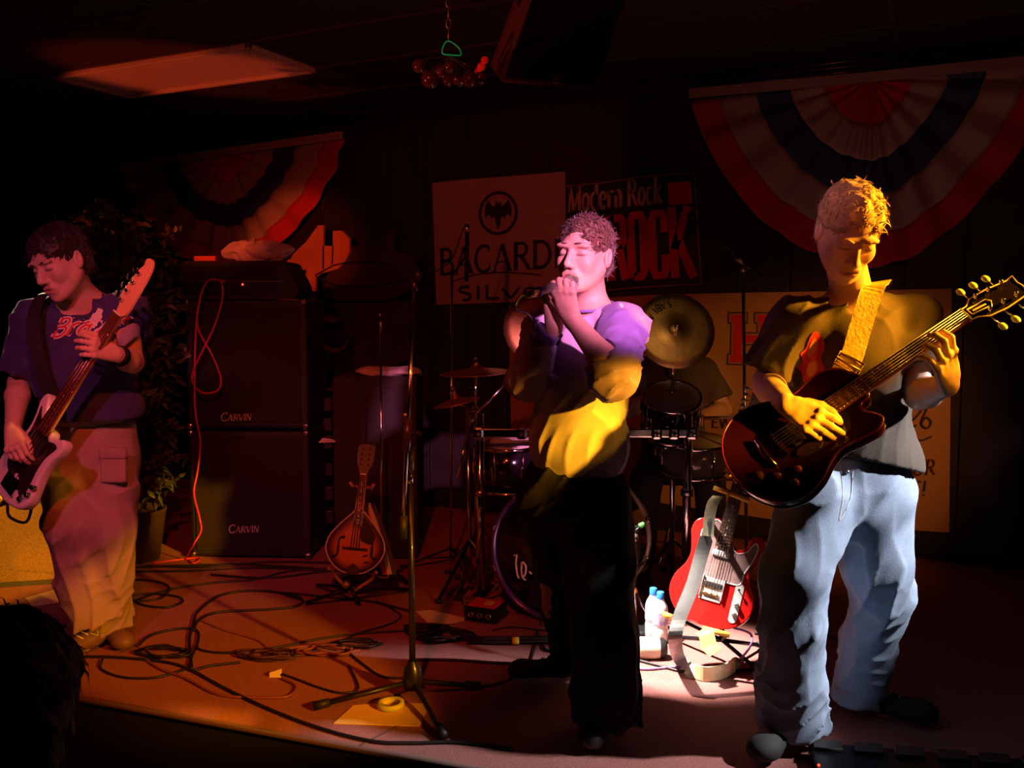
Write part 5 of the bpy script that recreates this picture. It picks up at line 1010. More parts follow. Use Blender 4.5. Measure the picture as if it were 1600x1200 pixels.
    for i in range(4):
        for s in (-1, 1): tuner(Ph, .045+i*.026, s*.018, s, BLKPLA, t, drop=0, sz=.9)
    s = thing('instrument_stand', G(560,948), 'black tripod stand with padded hooks holding the mandolin', 'instrument stand'); hub = P(-.20,0,-.03)
    PAD = mat('tan foam', (.42,.20,.09), .7); m = MB(); m.tube([hub, P(0,0,-.10), P(.30,0,-.04)], .009, 8); m.build('post', BLKMET, s)
    for q in (-1, 1):
        m = MB(); m.tube(cat_curve([P(.29,0,-.04), P(.285,q*.035,-.03), P(.285,q*.045,.01), P(.30,q*.055,.03)], 4, False), .0085, 8); m.build('neck_hook', PAD, s)
        m = MB(); m.tube(cat_curve([hub, P(-.14,q*.08,-.07), P(-.105,q*.10,-.03), P(-.10,q*.11,.01)], 4, False), .0085, 8); m.build('body_hook', PAD, s)
    for e in (G(478,946), G(496,918), G(640,925), G(562,948)): m = MB(); m.tube([hub+V3((0,0,.02)), e+Z1*.012], .009, 8); m.build('leg', BLKMET, s)
    m = MB(); m.ball(P(-.165,.02,.02), .018, n=10); m.build('clamp_knob', mat('pale metal', (.6,.5,.45), .3, .8), s)
    st = thing('instrument_strap', J(590,850,4.4), 'red, cream and navy striped strap hanging behind the mandolin', 'strap')
    base = [J(575,787,4.50), J(583,808,4.50), J(593,838,4.48), J(602,868,4.46), J(609,898,4.44)]
    for i, (nm, mm, dx) in enumerate((('red_stripe', RED, -7), ('cream_stripe', mat('cream webbing', (.62,.50,.32), .7), 0), ('navy_stripe', mat('navy webbing', (.05,.05,.12), .7), 7))):
        m = MB(); m.strip(cat_curve([q+CR*dx/300. for q in base], 4, False), .023, CR, .003); m.build(nm, mm, st)
    m = MB(); m.tube(cat_curve([J(609,898,4.44), J(600,903,4.36), P(-.10,-.05,-.02)], 4, False), .004, 6); m.tube([J(575,787,4.50), P(.12,-.03,-.05)], .004, 6); m.build('strap_lace', mat('lace', (.3,.1,.08), .7), st)['kind'] = 'stuff'
# ================================================================== drum kit
def hoop(m, c, ax, r, w_=.018, th=.008, n=48): m.lathe([(r-.002,-w_/2),(r+th,-w_/2),(r+th,w_/2),(r-.002,w_/2),(r-.002,-w_/2)], c, ax, n)
def drum(name, c, ax, r, dp, label, shell_m, lugs=8, head_m=None, cat_='drum', legs=None, bothhoops=True, lab_front=None):
    c = V3(c); ax = nrm(ax); t = thing(name, c, label, cat_, None)
    a = nrm(np.cross((0,0,1) if abs(ax[2]) < .9 else CR, ax)); b = np.cross(ax, a)
    m = MB(); m.lathe([(r*.985,-dp/2),(r,-dp/2),(r,dp/2),(r*.985,dp/2)], c, ax, 48); m.build('shell', shell_m, t)
    hm = head_m or mat('coated head', (.55,.52,.48), .6); m = MB(); m.lathe([(0,dp/2+.002),(r*.99,dp/2+.002),(r*.995,dp/2-.004)], c, ax, 48); m.build('head', hm, t)
    m = MB(); m.lathe([(r*.995,-dp/2+.004),(r*.99,-dp/2-.002),(0,-dp/2-.002)], c, ax, 48); m.build('resonant_head', hm, t)
    for s in (1, -1): m = MB(); hoop(m, c+ax*s*(dp/2), ax, r); m.build('hoop', CHROME, t)
    for k in range(lugs):
        q = 2*PI*(k+.5)/lugs; rd = a*math.cos(q)+b*math.sin(q); tg = np.cross(ax, rd); m = MB(); m.box(c+rd*(r+.012), (.022,.026,min(dp*.35,.07)), np.stack([rd, tg, ax]), bev=.007); lg = m.build('lug', CHROME, t)
        m = MB(); m.rod(c+rd*(r+.012)-ax*dp*.52, c+rd*(r+.012)+ax*dp*.52, .0035, n=6); m.build('tension_rod', CHROME, lg)
    return t, a, b
def cymbal(c, ax, r, label, text=False, group=None, felt=True):
    c = V3(c); ax = nrm(ax); t = thing('cymbal', c, label, 'cymbal', group)
    prof = [(0.004,.030),(r*.10,.028),(r*.17,.016),(r*.20,.010),(r*.5,.004),(r*.8,-.004),(r,-.012),(r,-.0135),(r*.8,-.006),(r*.5,.002),(r*.19,.008),(r*.16,.014),(r*.09,.026),(0.004,.028)]
    m = MB(); m.lathe(prof, c, ax, 56); CB = MATS.get('lathed bronze')
    if CB is None:
        CB = mat('lathed bronze', (.62,.38,.14), .48, 1.0, noise=.35, nscale=6, bump=.15, bscale=40)
    m.build('disc', CB, t); m = MB(); m.rod(c+ax*.022, c+ax*.055, .012, n=12); m.ball(c+ax*.062, .010, n=8); m.build('wing_nut', CHROME, t); return t
def tripod(t, foot, h, top, r=.26, ang=(90,210,330), pr=.0125, leg_m=None):
    foot = V3(foot); hub = foot+Z1*h; leg_m = leg_m or CHROME
    for a in ang:
        q = math.radians(a); e = foot+CR*math.cos(q)*r+CH*math.sin(q)*r+Z1*.012; md = foot+Z1*.045+(e-foot)*.35
        m = MB(); m.strip([hub, e], .022, nrm(np.cross(e-hub, Z1)), .005); m.strip([foot+Z1*.05, hub+(e-hub)*.55], .014, nrm(np.cross(e-hub, Z1)), .004); lg = m.build('leg', leg_m, t)
        m = MB(); m.ball(e, (.02,.02,.012), n=10); m.build('rubber_foot', BLKRUB, lg)
    m = MB(); m.rod(foot+Z1*.03, V3(top), pr, n=12); m.build('pole', CHROME, t); return hub
def wing(m, p, d, r=.008): m.rod(p, p+d*.03, .004, n=6); m.ball(p+d*.035, (.012,.006,.009), n=8)
def make_drums():
    BLK = mat('black gloss shell', (.012,.008,.014), .12, coat=1.0); HD = mat('black gloss head', (.008,.006,.012), .18, coat=.8)
    fc = J(866,868,4.06); bc = J(922,846,4.46); fc[2] = .305; bc[2] = .305; ax = nrm(fc-bc); dp = np.linalg.norm(fc-bc); r = .285
    t = thing('bass_drum', V3((fc[0], fc[1], 0)), 'large black bass drum with a white scrawled logo lying behind the singer', 'drum'); c = (fc+bc)/2
    m = MB(); m.lathe([(r*.98,-dp/2),(r,-dp/2),(r,dp/2),(r*.98,dp/2)], c, ax, 64); m.build('shell', BLK, t)
    m = MB(); m.lathe([(0,dp/2+.004),(r*.9,dp/2+.003),(r,dp/2-.004)], c, ax, 64); m.build('front_head', HD, t); m = MB(); m.lathe([(r,-dp/2+.004),(0,-dp/2-.002)], c, ax, 64); m.build('batter_head', HD, t)
    HM = [mat('violet sparkle hoop', (.12,.07,.42), .2, .3, coat=1.0), mat('pale wood hoop', (.42,.36,.28), .25, coat=.6)]
    for s, mm in ((1, HM[0]), (-1, HM[1])): m = MB(); m.lathe([(r+.002,-.022),(r+.016,-.022),(r+.018,.018),(r+.002,.020),(r+.002,-.022)], c+ax*s*(dp/2), ax, 64); m.build('hoop', mm, t)
    a = nrm(np.cross(Z1, ax)); b = np.cross(ax, a)
    for k in range(10):
        q = 2*PI*(k+.5)/10; rd = a*math.cos(q)+b*math.sin(q); m = MB(); tg = np.cross(ax, rd)
        for s in (-1, 1): m.box(c+rd*(r+.018)+ax*s*(dp/2), (.014,.028,.05), np.stack([rd, tg, ax]), bev=.004)
        m.rod(c+rd*(r+.024)-ax*dp*.5, c+rd*(r+.024)+ax*dp*.5, .004, n=6); m.box(c+rd*(r+.012), (.026,.03,.07), np.stack([rd, tg, ax]), bev=.008); m.build('lug', CHROME, t)
    m = MB(); n = ax; on = lambda x, y: (lambda p: p+n*(((c+n*(dp/2+.006))-p)@n/1.0))(J(x, y, 4.06)); WP = mat('white print', (.75,.72,.68), .5)
    for pts in ([(789,876),(795,874),(793,888),(795,905),(798,912)],[(805,884),(803,900),(806,910),(811,913)],[(806,884),(812,890),(811,902),(807,908)],[(818,898),(823,902)]):
        m.strip(cat_curve([on(*p) for p in pts], 4, False), .008, CR, .002)
    m.build('logo', WP, t); m = MB(); a0 = on(842,962); X = nrm(a); X = X if X@CR > 0 else -X; letters(m, 'Silva', a0, X, np.cross(n, X) if np.cross(n, X)[2] > 0 else -np.cross(n, X), n, .028, weight=.2, serif=False) if False else m.strip([on(842,954), on(856,957)], .012, Z1, .001); m.strip([on(842,961), on(856,964)], .006, Z1, .001); m.build('head_label', WP, t)
    for s in (-1, 1):
        p = c+a*s*(r+.02)*.8-b*0+ax*.1; p = c+a*s*r*.86+V3((0,0,-.08)); m = MB(); m.rod(p, V3(p+a*s*.16)*V3((1,1,0))+Z1*.01+ax*.10*V3((1,1,0)), .008, n=8); m.build('spur', CHROME, t)
    GT = mat('grey sparkle shell', (.08,.06,.065), .2, coat=1.0)
    drum('tom', J(1048,645,4.52), nrm(CZ*.80-CH*.45), .135, .19, 'small black rack tom with chrome lugs under the upright cymbal', BLK, 6)
    drum('tom', J(905,640,4.45), nrm(CZ*.85-CH*.4), .15, .20, 'black rack tom hidden mostly behind the singer', BLK, 6)
    drum('snare_drum', J(1083,712,4.62), nrm(CZ*.98-CH*.12), .17, .15, 'shallow chrome hooped snare drum low behind the rack', GT, 8)
    drum('floor_tom', J(795,722,4.62), nrm(CZ*.97-CH*.15), .17, .22, 'black floor tom hung at the left of the drum rack', BLK, 8)
    # drum rack of chrome tubes
    t = thing('drum_rack', G(920,925), 'chrome tube drum rack spanning between two clamped uprights', 'drum rack'); d0 = 4.36
    L0, L1 = J(740,676,d0), J(1078,690,d0-.0); L1[2] = L0[2]; X = nrm(L1-L0); 
    m = MB(); m.box((L0+L1)/2, (np.linalg.norm(L1-L0), .035, .042), np.stack([X, nrm(np.cross(Z1, X)), Z1]), bev=.006); m.build('crossbar', CHROME, t)
    for p in (L0+X*.03, L1-X*.01):
        q = V3(p); m = MB(); m.rod((q[0], q[1], .01), (q[0], q[1], q[2]+.09), .021, n=16); u = m.build('upright', CHROME, t)
        m = MB(); m.rod((q[0], q[1], q[2]-.3), (q[0], q[1], q[2]-.27), .030, n=16); m.build('memory_ring', STEEL, u); 
        m = MB(); m.box((q[0], q[1], .015), (.05,.30,.018), bev=.006); m.build('foot_bar', BLKMET, t)
    for x in (1025,1052,1080,748,815):
        p = J(x, 690, d0); p[2] = L0[2]; y = L0+X*((p-L0)@X); m = MB(); m.box(y-CH*.005, (.05,.055,.06), np.stack([X, nrm(np.cross(Z1, X)), Z1]), bev=.012); wing(m, y-CH*.03, -CH); m.build('clamp', CHROME, t)
    for (x, p) in ((1030, J(1035,650,4.40)), (900, J(900,665,4.40))):
        q = J(x, 690, d0); q[2] = L0[2]; q = L0+X*((q-L0)@X); m = MB(); m.rod(q, p, .010, n=10); m.build('tom_arm', CHROME, t)
    # cymbals and their stands
    U = J(1055,515,4.45); cymbal(U, nrm(-CH*.93+CZ*.36), .192, 'large bronze crash cymbal tipped upright beside the singer', False)
    aX = nrm(np.cross(Z1, -CH)); n_ = nrm(-CH*.93+CZ*.36); m = MB(); uu = nrm(Z1-n_*(Z1@n_)); rr = nrm(np.cross(uu, n_)); 
    for i, ch in enumerate('SABIAN'):                        # maker's word curving round the upper edge
        q = math.radians(100+i*12.5); p = U+(rr*math.cos(q)+uu*math.sin(q))*.150+n_*.004; yd = -(rr*math.cos(q)+uu*math.sin(q))
        letters(m, ch, p-nrm(np.cross(yd, n_))*.012, nrm(np.cross(yd, n_)), yd, n_, .036, weight=.22, serif=False)
    o = m.build('cymbal_print', mat('black ink', (.02,.01,.01), .5), [x for x in bpy.data.objects if x.name.startswith('cymbal') and x.type == 'EMPTY'][0])
    t = thing('cymbal_stand', G(1050,915), 'chrome cymbal stand rising behind the red guitar to the upright crash', 'cymbal stand'); tp = U-n_*.02
    hub = tripod(t, G(1050,915), .24, J(1050,612,4.50), .24); m = MB(); m.rod(J(1050,612,4.50), tp, .008, n=8); m.rod(tp, U+n_*.05, .004, n=6); m.build('tilter', CHROME, t); m = MB(); wing(m, J(1050,700,4.53), -CR); wing(m, J(1050,612,4.50), CR); m.ball(J(1050,612,4.50), .02); m.build('wing_bolt', CHROME, t)['kind'] = 'stuff'
    cymbal(J(846,512,4.5), nrm(-CH*.93+CZ*.36+CR*.1), .185, 'bronze crash cymbal almost hidden behind the singer')
    t = thing('cymbal_stand', G(846,925), 'chrome cymbal stand hidden behind the singer', 'cymbal stand'); tripod(t, J(846,862,4.75)*V3((1,1,0)), .24, J(846,520,4.56), .22)
    C = J(744,579,4.62); cymbal(C, nrm(CZ*1.0-CR*.05-CH*.03), .182, 'flat bronze cymbal seen edge-on over the left drum stand')
    t = thing('cymbal_stand', G(747,948), 'chrome cymbal stand at the left end of the kit', 'cymbal stand'); f0 = J(748,905,4.62); f0[2] = 0; tripod(t, f0, .30, J(742,640,4.62), .26, (250,10,130)); m = MB(); m.rod(J(742,640,4.62), C, .008, n=8); m.ball(J(742,640,4.62), .026); wing(m, J(742,645,4.6), -CR); wing(m, J(750,770,4.6), CR); m.ball(J(750,735,4.61), .03); m.build('tilter', CHROME, t)['kind'] = 'stuff'
    m = MB(); m.rod(J(790,600,4.55), J(735,655,4.60), .007, n=8); m.rod(J(735,655,4.6), J(715,748,4.50), .0075, n=8); m.ball(J(735,655,4.6), .022); m.build('boom_arm', CHROME, t)
    C2 = J(712,626,4.50); cymbal(C2, nrm(CZ*1.0-CR*.22-CH*.02), .115, 'small thin cymbal tilted under the flat bronze one')
    t = thing('hi_hat_stand', J(712,905,4.55)*V3((1,1,0)), 'thin chrome hi-hat stand at the far left of the kit', 'cymbal stand'); f0 = J(735,905,4.50); f0[2] = 0; tripod(t, f0, .26, J(730,640,4.50), .22, (230,350,110), .009); m = MB(); m.rod(J(730,640,4.50), C2, .006); m.build('rod', CHROME, t)
    # microphones round the kit
    t = thing('microphone_stand', J(990,985,3.95)*V3((1,1,0)), 'short chrome microphone stand with green tape in front of the bass drum', 'microphone stand'); f0 = G(990,984); m = MB(); m.lathe([(0,.028),(.05,.026),(.085,.012),(.088,0),(0,0)], f0, Z1, 24); m.build('round_base', BLKMET, t)
    m = MB(); m.rod(f0, J(990,838,3.93), .008, n=10); m.build('pole', CHROME, t); m = MB(); m.rod(f0+Z1*.06, f0+Z1*.16, .013, n=12); m.build('grip', STEEL, t); m = MB(); m.rod(J(990,832,3.93), J(1004,820,3.95), .006); m.rod(J(1004,820,3.95), J(962,834,3.99), .006); m.build('boom', BLKMET, t)
    m = MB(); m.rod(J(999,822,3.945), J(1006,819,3.95), .011, n=12); m.build('green_tape', mat('green tape', (.10,.60,.10), .5), t); m = MB(); m.rod(f0+Z1*.165, f0+Z1*.185, .014, n=12); m.build('orange_tape', mat('orange tape', (.85,.18,.02), .5), t)
    m = MB(); m.rod(J(992,840,3.9), J(972,843,4.0), .018, .015, n=14); m.build('drum_microphone', mat('copper grey', (.35,.22,.16), .35, .8), t)
    t = thing('boom_stand', G(1165,925), 'black boom microphone stand rising behind the jeans-wearing guitarist', 'microphone stand'); f0 = J(1168,890,4.4); f0[2] = 0; tripod(t, f0, .10, J(1161,420,4.3), .28, (80,200,320), .008, BLKMET); m = MB(); m.rod(J(1190,432,4.35), J(1085,342,4.25), .0065, n=8); m.build('boom', BLKMET, t); m = MB(); m.rod(J(1150,402,4.32), J(1172,417,4.34), .013, n=10); m.ball(J(1162,420,4.3), .018); m.build('clutch', STEEL, t)
    m = MB(); m.rod(J(1086,343,4.25), J(1076,335,4.24), .011, .013, n=12); m.build('microphone', BLKMET, t)
    t = thing('boom_stand', G(704,905), 'thin stand with a pencil microphone before the pale bat banner', 'microphone stand'); f0 = J(704,870,4.95); f0[2] = 0; tripod(t, f0, .10, J(706,430,4.9), .25, (60,190,310), .007, BLKMET); m = MB(); m.tube(cat_curve([J(680,425,4.9), J(706,405,4.9), J(722,362,4.9), J(728,350,4.9)], 4, False), .0035, 6); m.build('cable', BLKRUB, t)
    m = MB(); m.rod(J(706,430,4.9), J(728,400,4.9), .006); m.build('boom', BLKMET, t); m = MB(); m.rod(J(729,440,4.9), J(730,362,4.9), .011, n=12); m.build('microphone', BLKMET, t); m = MB(); m.rod(J(730,362,4.9), J(730,351,4.9), .012, n=12); m.build('microphone_tip', CHROME, t)
    # pedal glint
    t = thing('bass_drum_pedal', J(960,905,4.5)*V3((1,1,0)), 'chrome bass drum pedal behind the drum', 'drum pedal'); p = bc-ax*.06; p[2] = 0; m = MB(); m.box(p+Z1*.012-ax*.10, (.09,.30,.012), np.stack([a, ax, Z1]), bev=.004); m.build('footboard', CHROME, t); m = MB(); m.rod(p+a*.05, p+a*.05+Z1*.22, .007); m.rod(p-a*.05, p-a*.05+Z1*.22, .007); m.rod(p+a*.05+Z1*.22, p-a*.05+Z1*.22, .007); m.rod(p+Z1*.22, p+Z1*.30+ax*.03, .004); m.ball(p+Z1*.31+ax*.03, .022); m.build('beater', CHROME, t)
def make_drummer():
    d = 5.05; t = thing('person', J(1050,880,d)*V3((1,1,0)), 'seated person in a grey T-shirt behind the drum kit, head hidden by a cymbal', 'person', 'band members on the stage')
    j = dict(pelvis=J(1052,735,d+.05), hipR=J(1028,745,d), hipL=J(1078,745,d), chest=J(1052,625,d), neck=J(1052,556,d), head=J(1052,512,d-.03), shR=J(1004,580,d), shL=J(1100,580,d), elR=J(985,640,d-.08), elL=J(1132,640,d-.05), wrR=J(1010,622,d-.30), wrL=J(1092,650,d-.30), knR=J(1010,760,d-.42), knL=J(1108,760,d-.40), anR=J(1000,868,d-.35), anL=J(1116,866,d-.34))
    for q in 'RL': j['an'+q][2] = .10; j['kn'+q][2] = .52; j['toe'+q] = j['an'+q]*V3((1,1,0))-CH*.15+Z1*.03; j['hip'+q][2] = .55
    j['pelvis'][2] = .60; j['fwd'] = -CH; A = frame(Z1, -CH); j['hA'] = A; S = Solid(); T = body_prims(S, j); head_prims(S, j['head'], A, 1.0)
    for q, s in (('R', 1), ('L', -1)): hand_prims(S, j['wr'+q], -CH*.9+CR*s*.3, -CZ, CR*s, [(.8,1.2,.8)]*4, [(1,.2,.3),(1,-.2,.6),(.7,-.4,.7)], 1.0)
    b = S.mesh('body', SKIN, .007, t, tint=lip_tint(j['head'], A), smooth=1); C = Solid(); GY = mat('grey cotton', (.10,.085,.085), .85, noise=.1, nscale=12)
    hair(j['head'], A, b, mat('dark hair', (0,0,0)), 1.0, n=600, seed=12)
    C.ell(j['chest'], (.185,.14,.215), T, k=.03); C.ell(j['pelvis']+Z1*.08, (.18,.14,.16), T, k=.05)
    for q in 'LR':
        sh, el = j['sh'+q], j['el'+q]; C.cone(j['neck']-Z1*.045, sh, .055, .066, k=.05); C.cone(sh, sh+(el-sh)*.75, .075, .08, k=.04, capb=True)
    C.cone(j['neck']-Z1*.1, j['head'], .072, .07, k=.01, op='s'); f = folds(.007, 24, Z1, 31); C.disp = lambda p: f(p); C.dmax = .012; C.mesh('t_shirt', GY, .008, t)
    D = Solid(); 
    for q in 'LR': D.cone(j['hip'+q], j['kn'+q], .10, .08, k=.03); D.cone(j['kn'+q], j['an'+q], .078, .075, k=.02, capb=True)
    D.ell(j['pelvis'], (.175,.14,.12), T, k=.03); D.mesh('trousers', mat('dark trouser cloth', (.02,.018,.02), .8), .009, t)
    for q in 'LR': shoe(j['an'+q], j['toe'+q], t, mat('black leather', (0,0,0)), mat('dark sole', (0,0,0)), None, .95)
    for s, q, e in ((1,'R',(1042,602,4.62)), (-1,'L',(1150,648,4.66))):
        h_ = j['wr'+q]-CH*.08; e = J(*e) if s == 1 else j['wrL']-CH*.3+CR*.18+Z1*.03; m = MB(); m.tube([h_-(e-h_)*.3, h_+(e-h_)*.9, e], [.008,.007,.004], 8); m.ball(e, (.007,.007,.007), n=8); tag(m.build('drumstick', mat('hickory', (.7,.45,.22), .5)), 'wooden drumstick held slanting above the rack tom' if s == 1 else 'wooden drumstick held low over the snare drum', 'drumstick')
    p = j['pelvis']*V3((1,1,0)); th = thing('drum_throne', p, 'round black drum stool under the seated drummer', 'stool'); m = MB(); m.lathe([(0,.52),(.15,.52),(.17,.50),(.17,.45),(.15,.43),(0,.43)], p, Z1, 32); m.build('seat', BLKRUB, th); m = MB(); m.rod(p+Z1*.05, p+Z1*.44, .014); m.build('post', CHROME, th)
    for a in (30,150,270): q = math.radians(a); m = MB(); m.rod(p+Z1*.25, p+V3((math.cos(q)*.25, math.sin(q)*.25, .012)), .009); m.build('leg', CHROME, th)
# ================================================================== gear on the stage
AX3 = np.stack([CR, CH, Z1])                                 # square to the room camera line
def axes(yaw): a = math.radians(yaw); x = CR*math.cos(a)+CH*math.sin(a); return np.stack([x, np.cross(Z1, x), Z1])
def crumple(name, c, rad, A, m, parent=None, seed=0, amp=.02, fr=24, flat=None):
    S = Solid(); S.ell(c, rad, A, k=.02); rs = np.random.RandomState(seed)
    for i in range(6):
        o = (rs.rand(3)-.5)*1.3*V3(rad); o[2] = abs(o[2])*.3; S.ell(V3(c)+np.array(A).T@o, V3(rad)*(.35+.3*rs.rand()), A, k=.015)
    f1, f2 = folds(amp, fr, (1,.3,.2), seed), folds(amp*.6, fr*1.7, (.2,1,.4), seed+1); S.disp = lambda p: f1(p)+f2(p); S.dmax = amp*2
    if flat is not None: S.plane((0,0,flat), (0,0,-1), k=.003)
    return S.mesh(name, m, .006, parent, smooth=1)
def make_gear():
    # the two stacked speaker cabinets
    A = axes(-3); bl = G(299,873); Wd, Hh, Dp = .665, .70, .38; TOL = mat('black tolex', (.014,.011,.012), .55, bump=.4, bscale=220); GR = mat('black grille cloth', (.016,.010,.011), .85, bump=.5, bscale=350); LG = mat('pale metal logo', (.62,.55,.55), .35, .2)
    for i, (z, lab) in enumerate(((0.012, 'lower of the two stacked black speaker cabinets'), (.722, 'upper of the two stacked black speaker cabinets, below the amplifier head'))):
        o = bl+Z1*z+A[0]*(Wd/2)+A[1]*(Dp/2); t = thing('speaker_cabinet', o, lab, 'speaker', 'stacked speaker cabinets')
        m = MB(); m.box(o+Z1*Hh/2, (Wd,Dp,Hh-.006), A, bev=.018); m.build('body', TOL, t); f = o-A[1]*(Dp/2)
        m = MB(); m.box(f+Z1*(Hh/2)-A[1]*.004, (Wd-.07,.012,Hh-.07), A, bev=.005); m.build('grille', GR, t)
        for sx in (-1, 1):
            for sz in (0, 1): m = MB(); m.box(f+A[0]*sx*(Wd/2-.014)+Z1*(.014+sz*(Hh-.028)), (.036,.036,.036), A, bev=.012); m.build('corner_guard', mat('corner metal', (.35,.33,.33), .3, 1.0), t)
        m = MB(); px = (342,391,659) if i else (349,398,838); p = J(px[0], px[2], 5.0); q = J(px[1], px[2]-2, 5.0); pl = lambda p: p-A[1]*((p-(f-A[1]*.013))@A[1])
        fit_text(m, 'CARVIN', pl(p), pl(q), Z1, -A[1], .045, weight=.16, slant=.15, small=.78, gap=.04); m.build('lettering', LG, t)
    o = bl+Z1*1.424+A[0]*.27+A[1]*.18; t = thing('amplifier_head', o, 'black amplifier head with a small glowing red lamp on the speaker stack', 'amplifier')
    m = MB(); m.prism([(-.30,0),(.32,0),(.345,.03),(.335,.08),(.275,.195),(.25,.205),(-.27,.205),(-.30,.18)], 0, .30, o-A[1]*.15, A[0], Z1, A[1]); m.build('body', TOL, t); f = o-A[1]*.152
    m = MB(); m.box(f+Z1*.055, (.56,.004,.075), A); pn = m.build('control_panel', mat('panel black', (.02,.018,.02), .3, .3), t); m = MB(); m.box(f+Z1*.145-A[0]*.02, (.50,.004,.07), A); m.build('vent_grille', GR, t)
    for k in range(9): m = MB(); m.lathe([(0,.014),(.008,.014),(.010,0)], f-A[0]*(.22-.052*k)+Z1*.060, -A[1], 12); m.build('knob', BLKPLA, pn)
    m = MB(); m.box(f+Z1*.094, (.54,.006,.0025), A); m.build('panel_line', STEEL, pn); m = MB(); m.ball(f+A[0]*.045+Z1*.078-A[1]*.004, .0055); m.build('indicator_lamp', mat('red lamp', (.8,.02,.01), .3, emit=(1,.03,.01), estr=6), pn)
    tag(crumple('crumpled_shirt', o+A[0]*.09+Z1*.255, (.16,.11,.070), A, mat('pale lilac cloth', (.50,.42,.50), .8, bump=.1), None, 4, .016, 50), 'crumpled pale shirt dropped on top of the amplifier head', 'clothing')
    m = MB(); m.box(o-A[0]*.20+Z1*.222, (.12,.10,.030), A, bev=.004); tag(m.build('red_booklet', mat('red card', (.70,.10,.04), .6)), 'red paper booklet lying on the corner of the amplifier head', 'book')
    D = 4.94; pts = [(338,437),(322,440),(312,470),(305,520),(300,590),(310,612),(335,610),(347,592),(340,560),(322,520),(328,490),(345,460),(347,441),(338,437),(328,440)]
    loop = [(352,440),(330,437),(317,452),(308,490),(312,520),(330,552),(345,590),(340,610),(318,614),(302,600),(302,580),(318,545),(335,510),(347,470),(347,445),(338,437),(322,443),(312,470),(306,520),(304,600),(306,650),(313,690),(309,735),(303,770),(312,810),(314,830),(303,850),(298,868)]
    cv = []
    for i, (x, y) in enumerate(loop): cv.append(J(x, y, D-.02*(i % 3)+(.06 if y < 445 else 0)))
    cv[-1] = G(298,870)-CH*.08+Z1*.01; cv += [G(296,876,.008), G(303,880,.008), G(312,874,.008), G(300,872,.008), G(240,880,.008)]
    m = MB(); m.tube(cat_curve(cv, 5, False), .0055, 6); tag(m.build('cable', mat('red cable', (.55,.03,.06), .45)), 'red cable looped over the amplifier head and down the speaker stack', 'cable')
    # grey side speaker with cloth, rack, stand
    A = axes(0); o = G(588,874)+A[1]*.2; t = thing('speaker_cabinet', o, 'tall grey carpeted speaker behind the mandolin with a cloth on top', 'speaker'); m = MB(); m.box(o+Z1*.505, (.455,.40,1.0), A, bev=.012); m.build('body', mat('grey brown carpet covering', (.025,.017,.015), .9, bump=.5, bscale=200), t)
    m = MB(); m.box(o+Z1*.50-A[1]*.203, (.40,.010,.90), A, bev=.004); m.build('grille', mat('dull grille', (.022,.014,.013), .8, bump=.5, bscale=300), t)
    for s in (-1, 1): m = MB(); m.box(o+A[0]*s*.228+Z1*.72, (.008,.12,.04), A, bev=.003); m.build('handle', BLKPLA, t)
    tag(crumple('towel', o+A[0]*.06+Z1*1.022-A[1]*.05, (.17,.11,.030), A, mat('pinkish towel', (.50,.40,.40), .9, bump=.4, bscale=200), None, 9, .008, 40, 1.004), 'crumpled pinkish towel on top of the tall grey speaker', 'towel')
    rk = J(513,760,5.66)*V3((1,1,0)); t = thing('equipment_rack', rk, 'low dark equipment rack between the speaker stack and the grey speaker', 'rack'); m = MB()
    for s in (-1, 1): m.box(rk+A[0]*s*.085+Z1*.45, (.015,.30,.9), A)
    m.box(rk+Z1*.895, (.185,.30,.012), A); m.box(rk+Z1*.01, (.185,.30,.02), A); m.build('case', BLKPLA, t)
    for k, z in enumerate((.82,.70,.60,.44,.30,.16)): m = MB(); m.box(rk+Z1*z-A[1]*.14, (.155,.25,.075), A, bev=.004); m.box(rk+Z1*(z+.032)-A[1]*.267, (.155,.004,.003), A); m.build('rack_unit', mat('rack unit', (.035,.025,.025), .4, .3), t)
    m = MB(); P = [J(498,691,5.02), J(504,684,5.05), J(523,687,5.05), J(524,690,5.0)]; m.add(P+[p-Z1*.003 for p in P], [(0,1,2,3),(7,6,5,4),(0,3,7,4),(1,0,4,5),(2,1,5,6),(3,2,6,7)], 0, False); tag(m.build('paper', mat('white paper', (.62,.55,.50), .8)), 'loose white paper lying in the dark equipment rack', 'paper')
    t = thing('microphone_stand', G(596,880), 'thin chrome microphone stand before the tall grey speaker', 'microphone stand'); f0 = J(596,868,4.72); f0[2] = 0; tripod(t, f0, .09, J(595,500,4.72), .22, (90,200,320), .006, BLKMET); m = MB(); m.rod(J(595,500,4.72), J(595,513,4.72), .010, n=10); m.ball(J(594,492,4.72), .012); m.build('clip', STEEL, t)
    # combo amplifier at the left
    br = G(95,912); A = axes(14); X = A[0]; up = nrm(J(70,770,4.74)-br); up = nrm(up-X*(up@X)); N = nrm(np.cross(up, X)); N = N if N@CH < 0 else -N; t = thing('combo_amplifier', br, 'tilted combo amplifier with straw coloured grille cloth behind the bass player', 'amplifier')
    if up[2] < 0: up = -up
    R3 = np.stack([X, -N, up]); c = br-X*.32+up*.235-N*.12; m = MB(); m.box(c, (.64,.24,.50), R3, bev=.012); m.build('body', TOL, t)
    m = MB(); m.box(c+N*.122-up*.018, (.60,.008,.385), R3, bev=.003); GRL = mat('straw grille cloth', (.62,.36,.14), .7, noise=.45, nscale=180, bump=.9, wave=140); m.build('grille', GRL, t)
    m = MB(); m.box(c+N*.121+up*.215, (.60,.006,.045), R3); pn = m.build('control_panel', mat('panel brown', (.05,.02,.015), .35, .2), t)
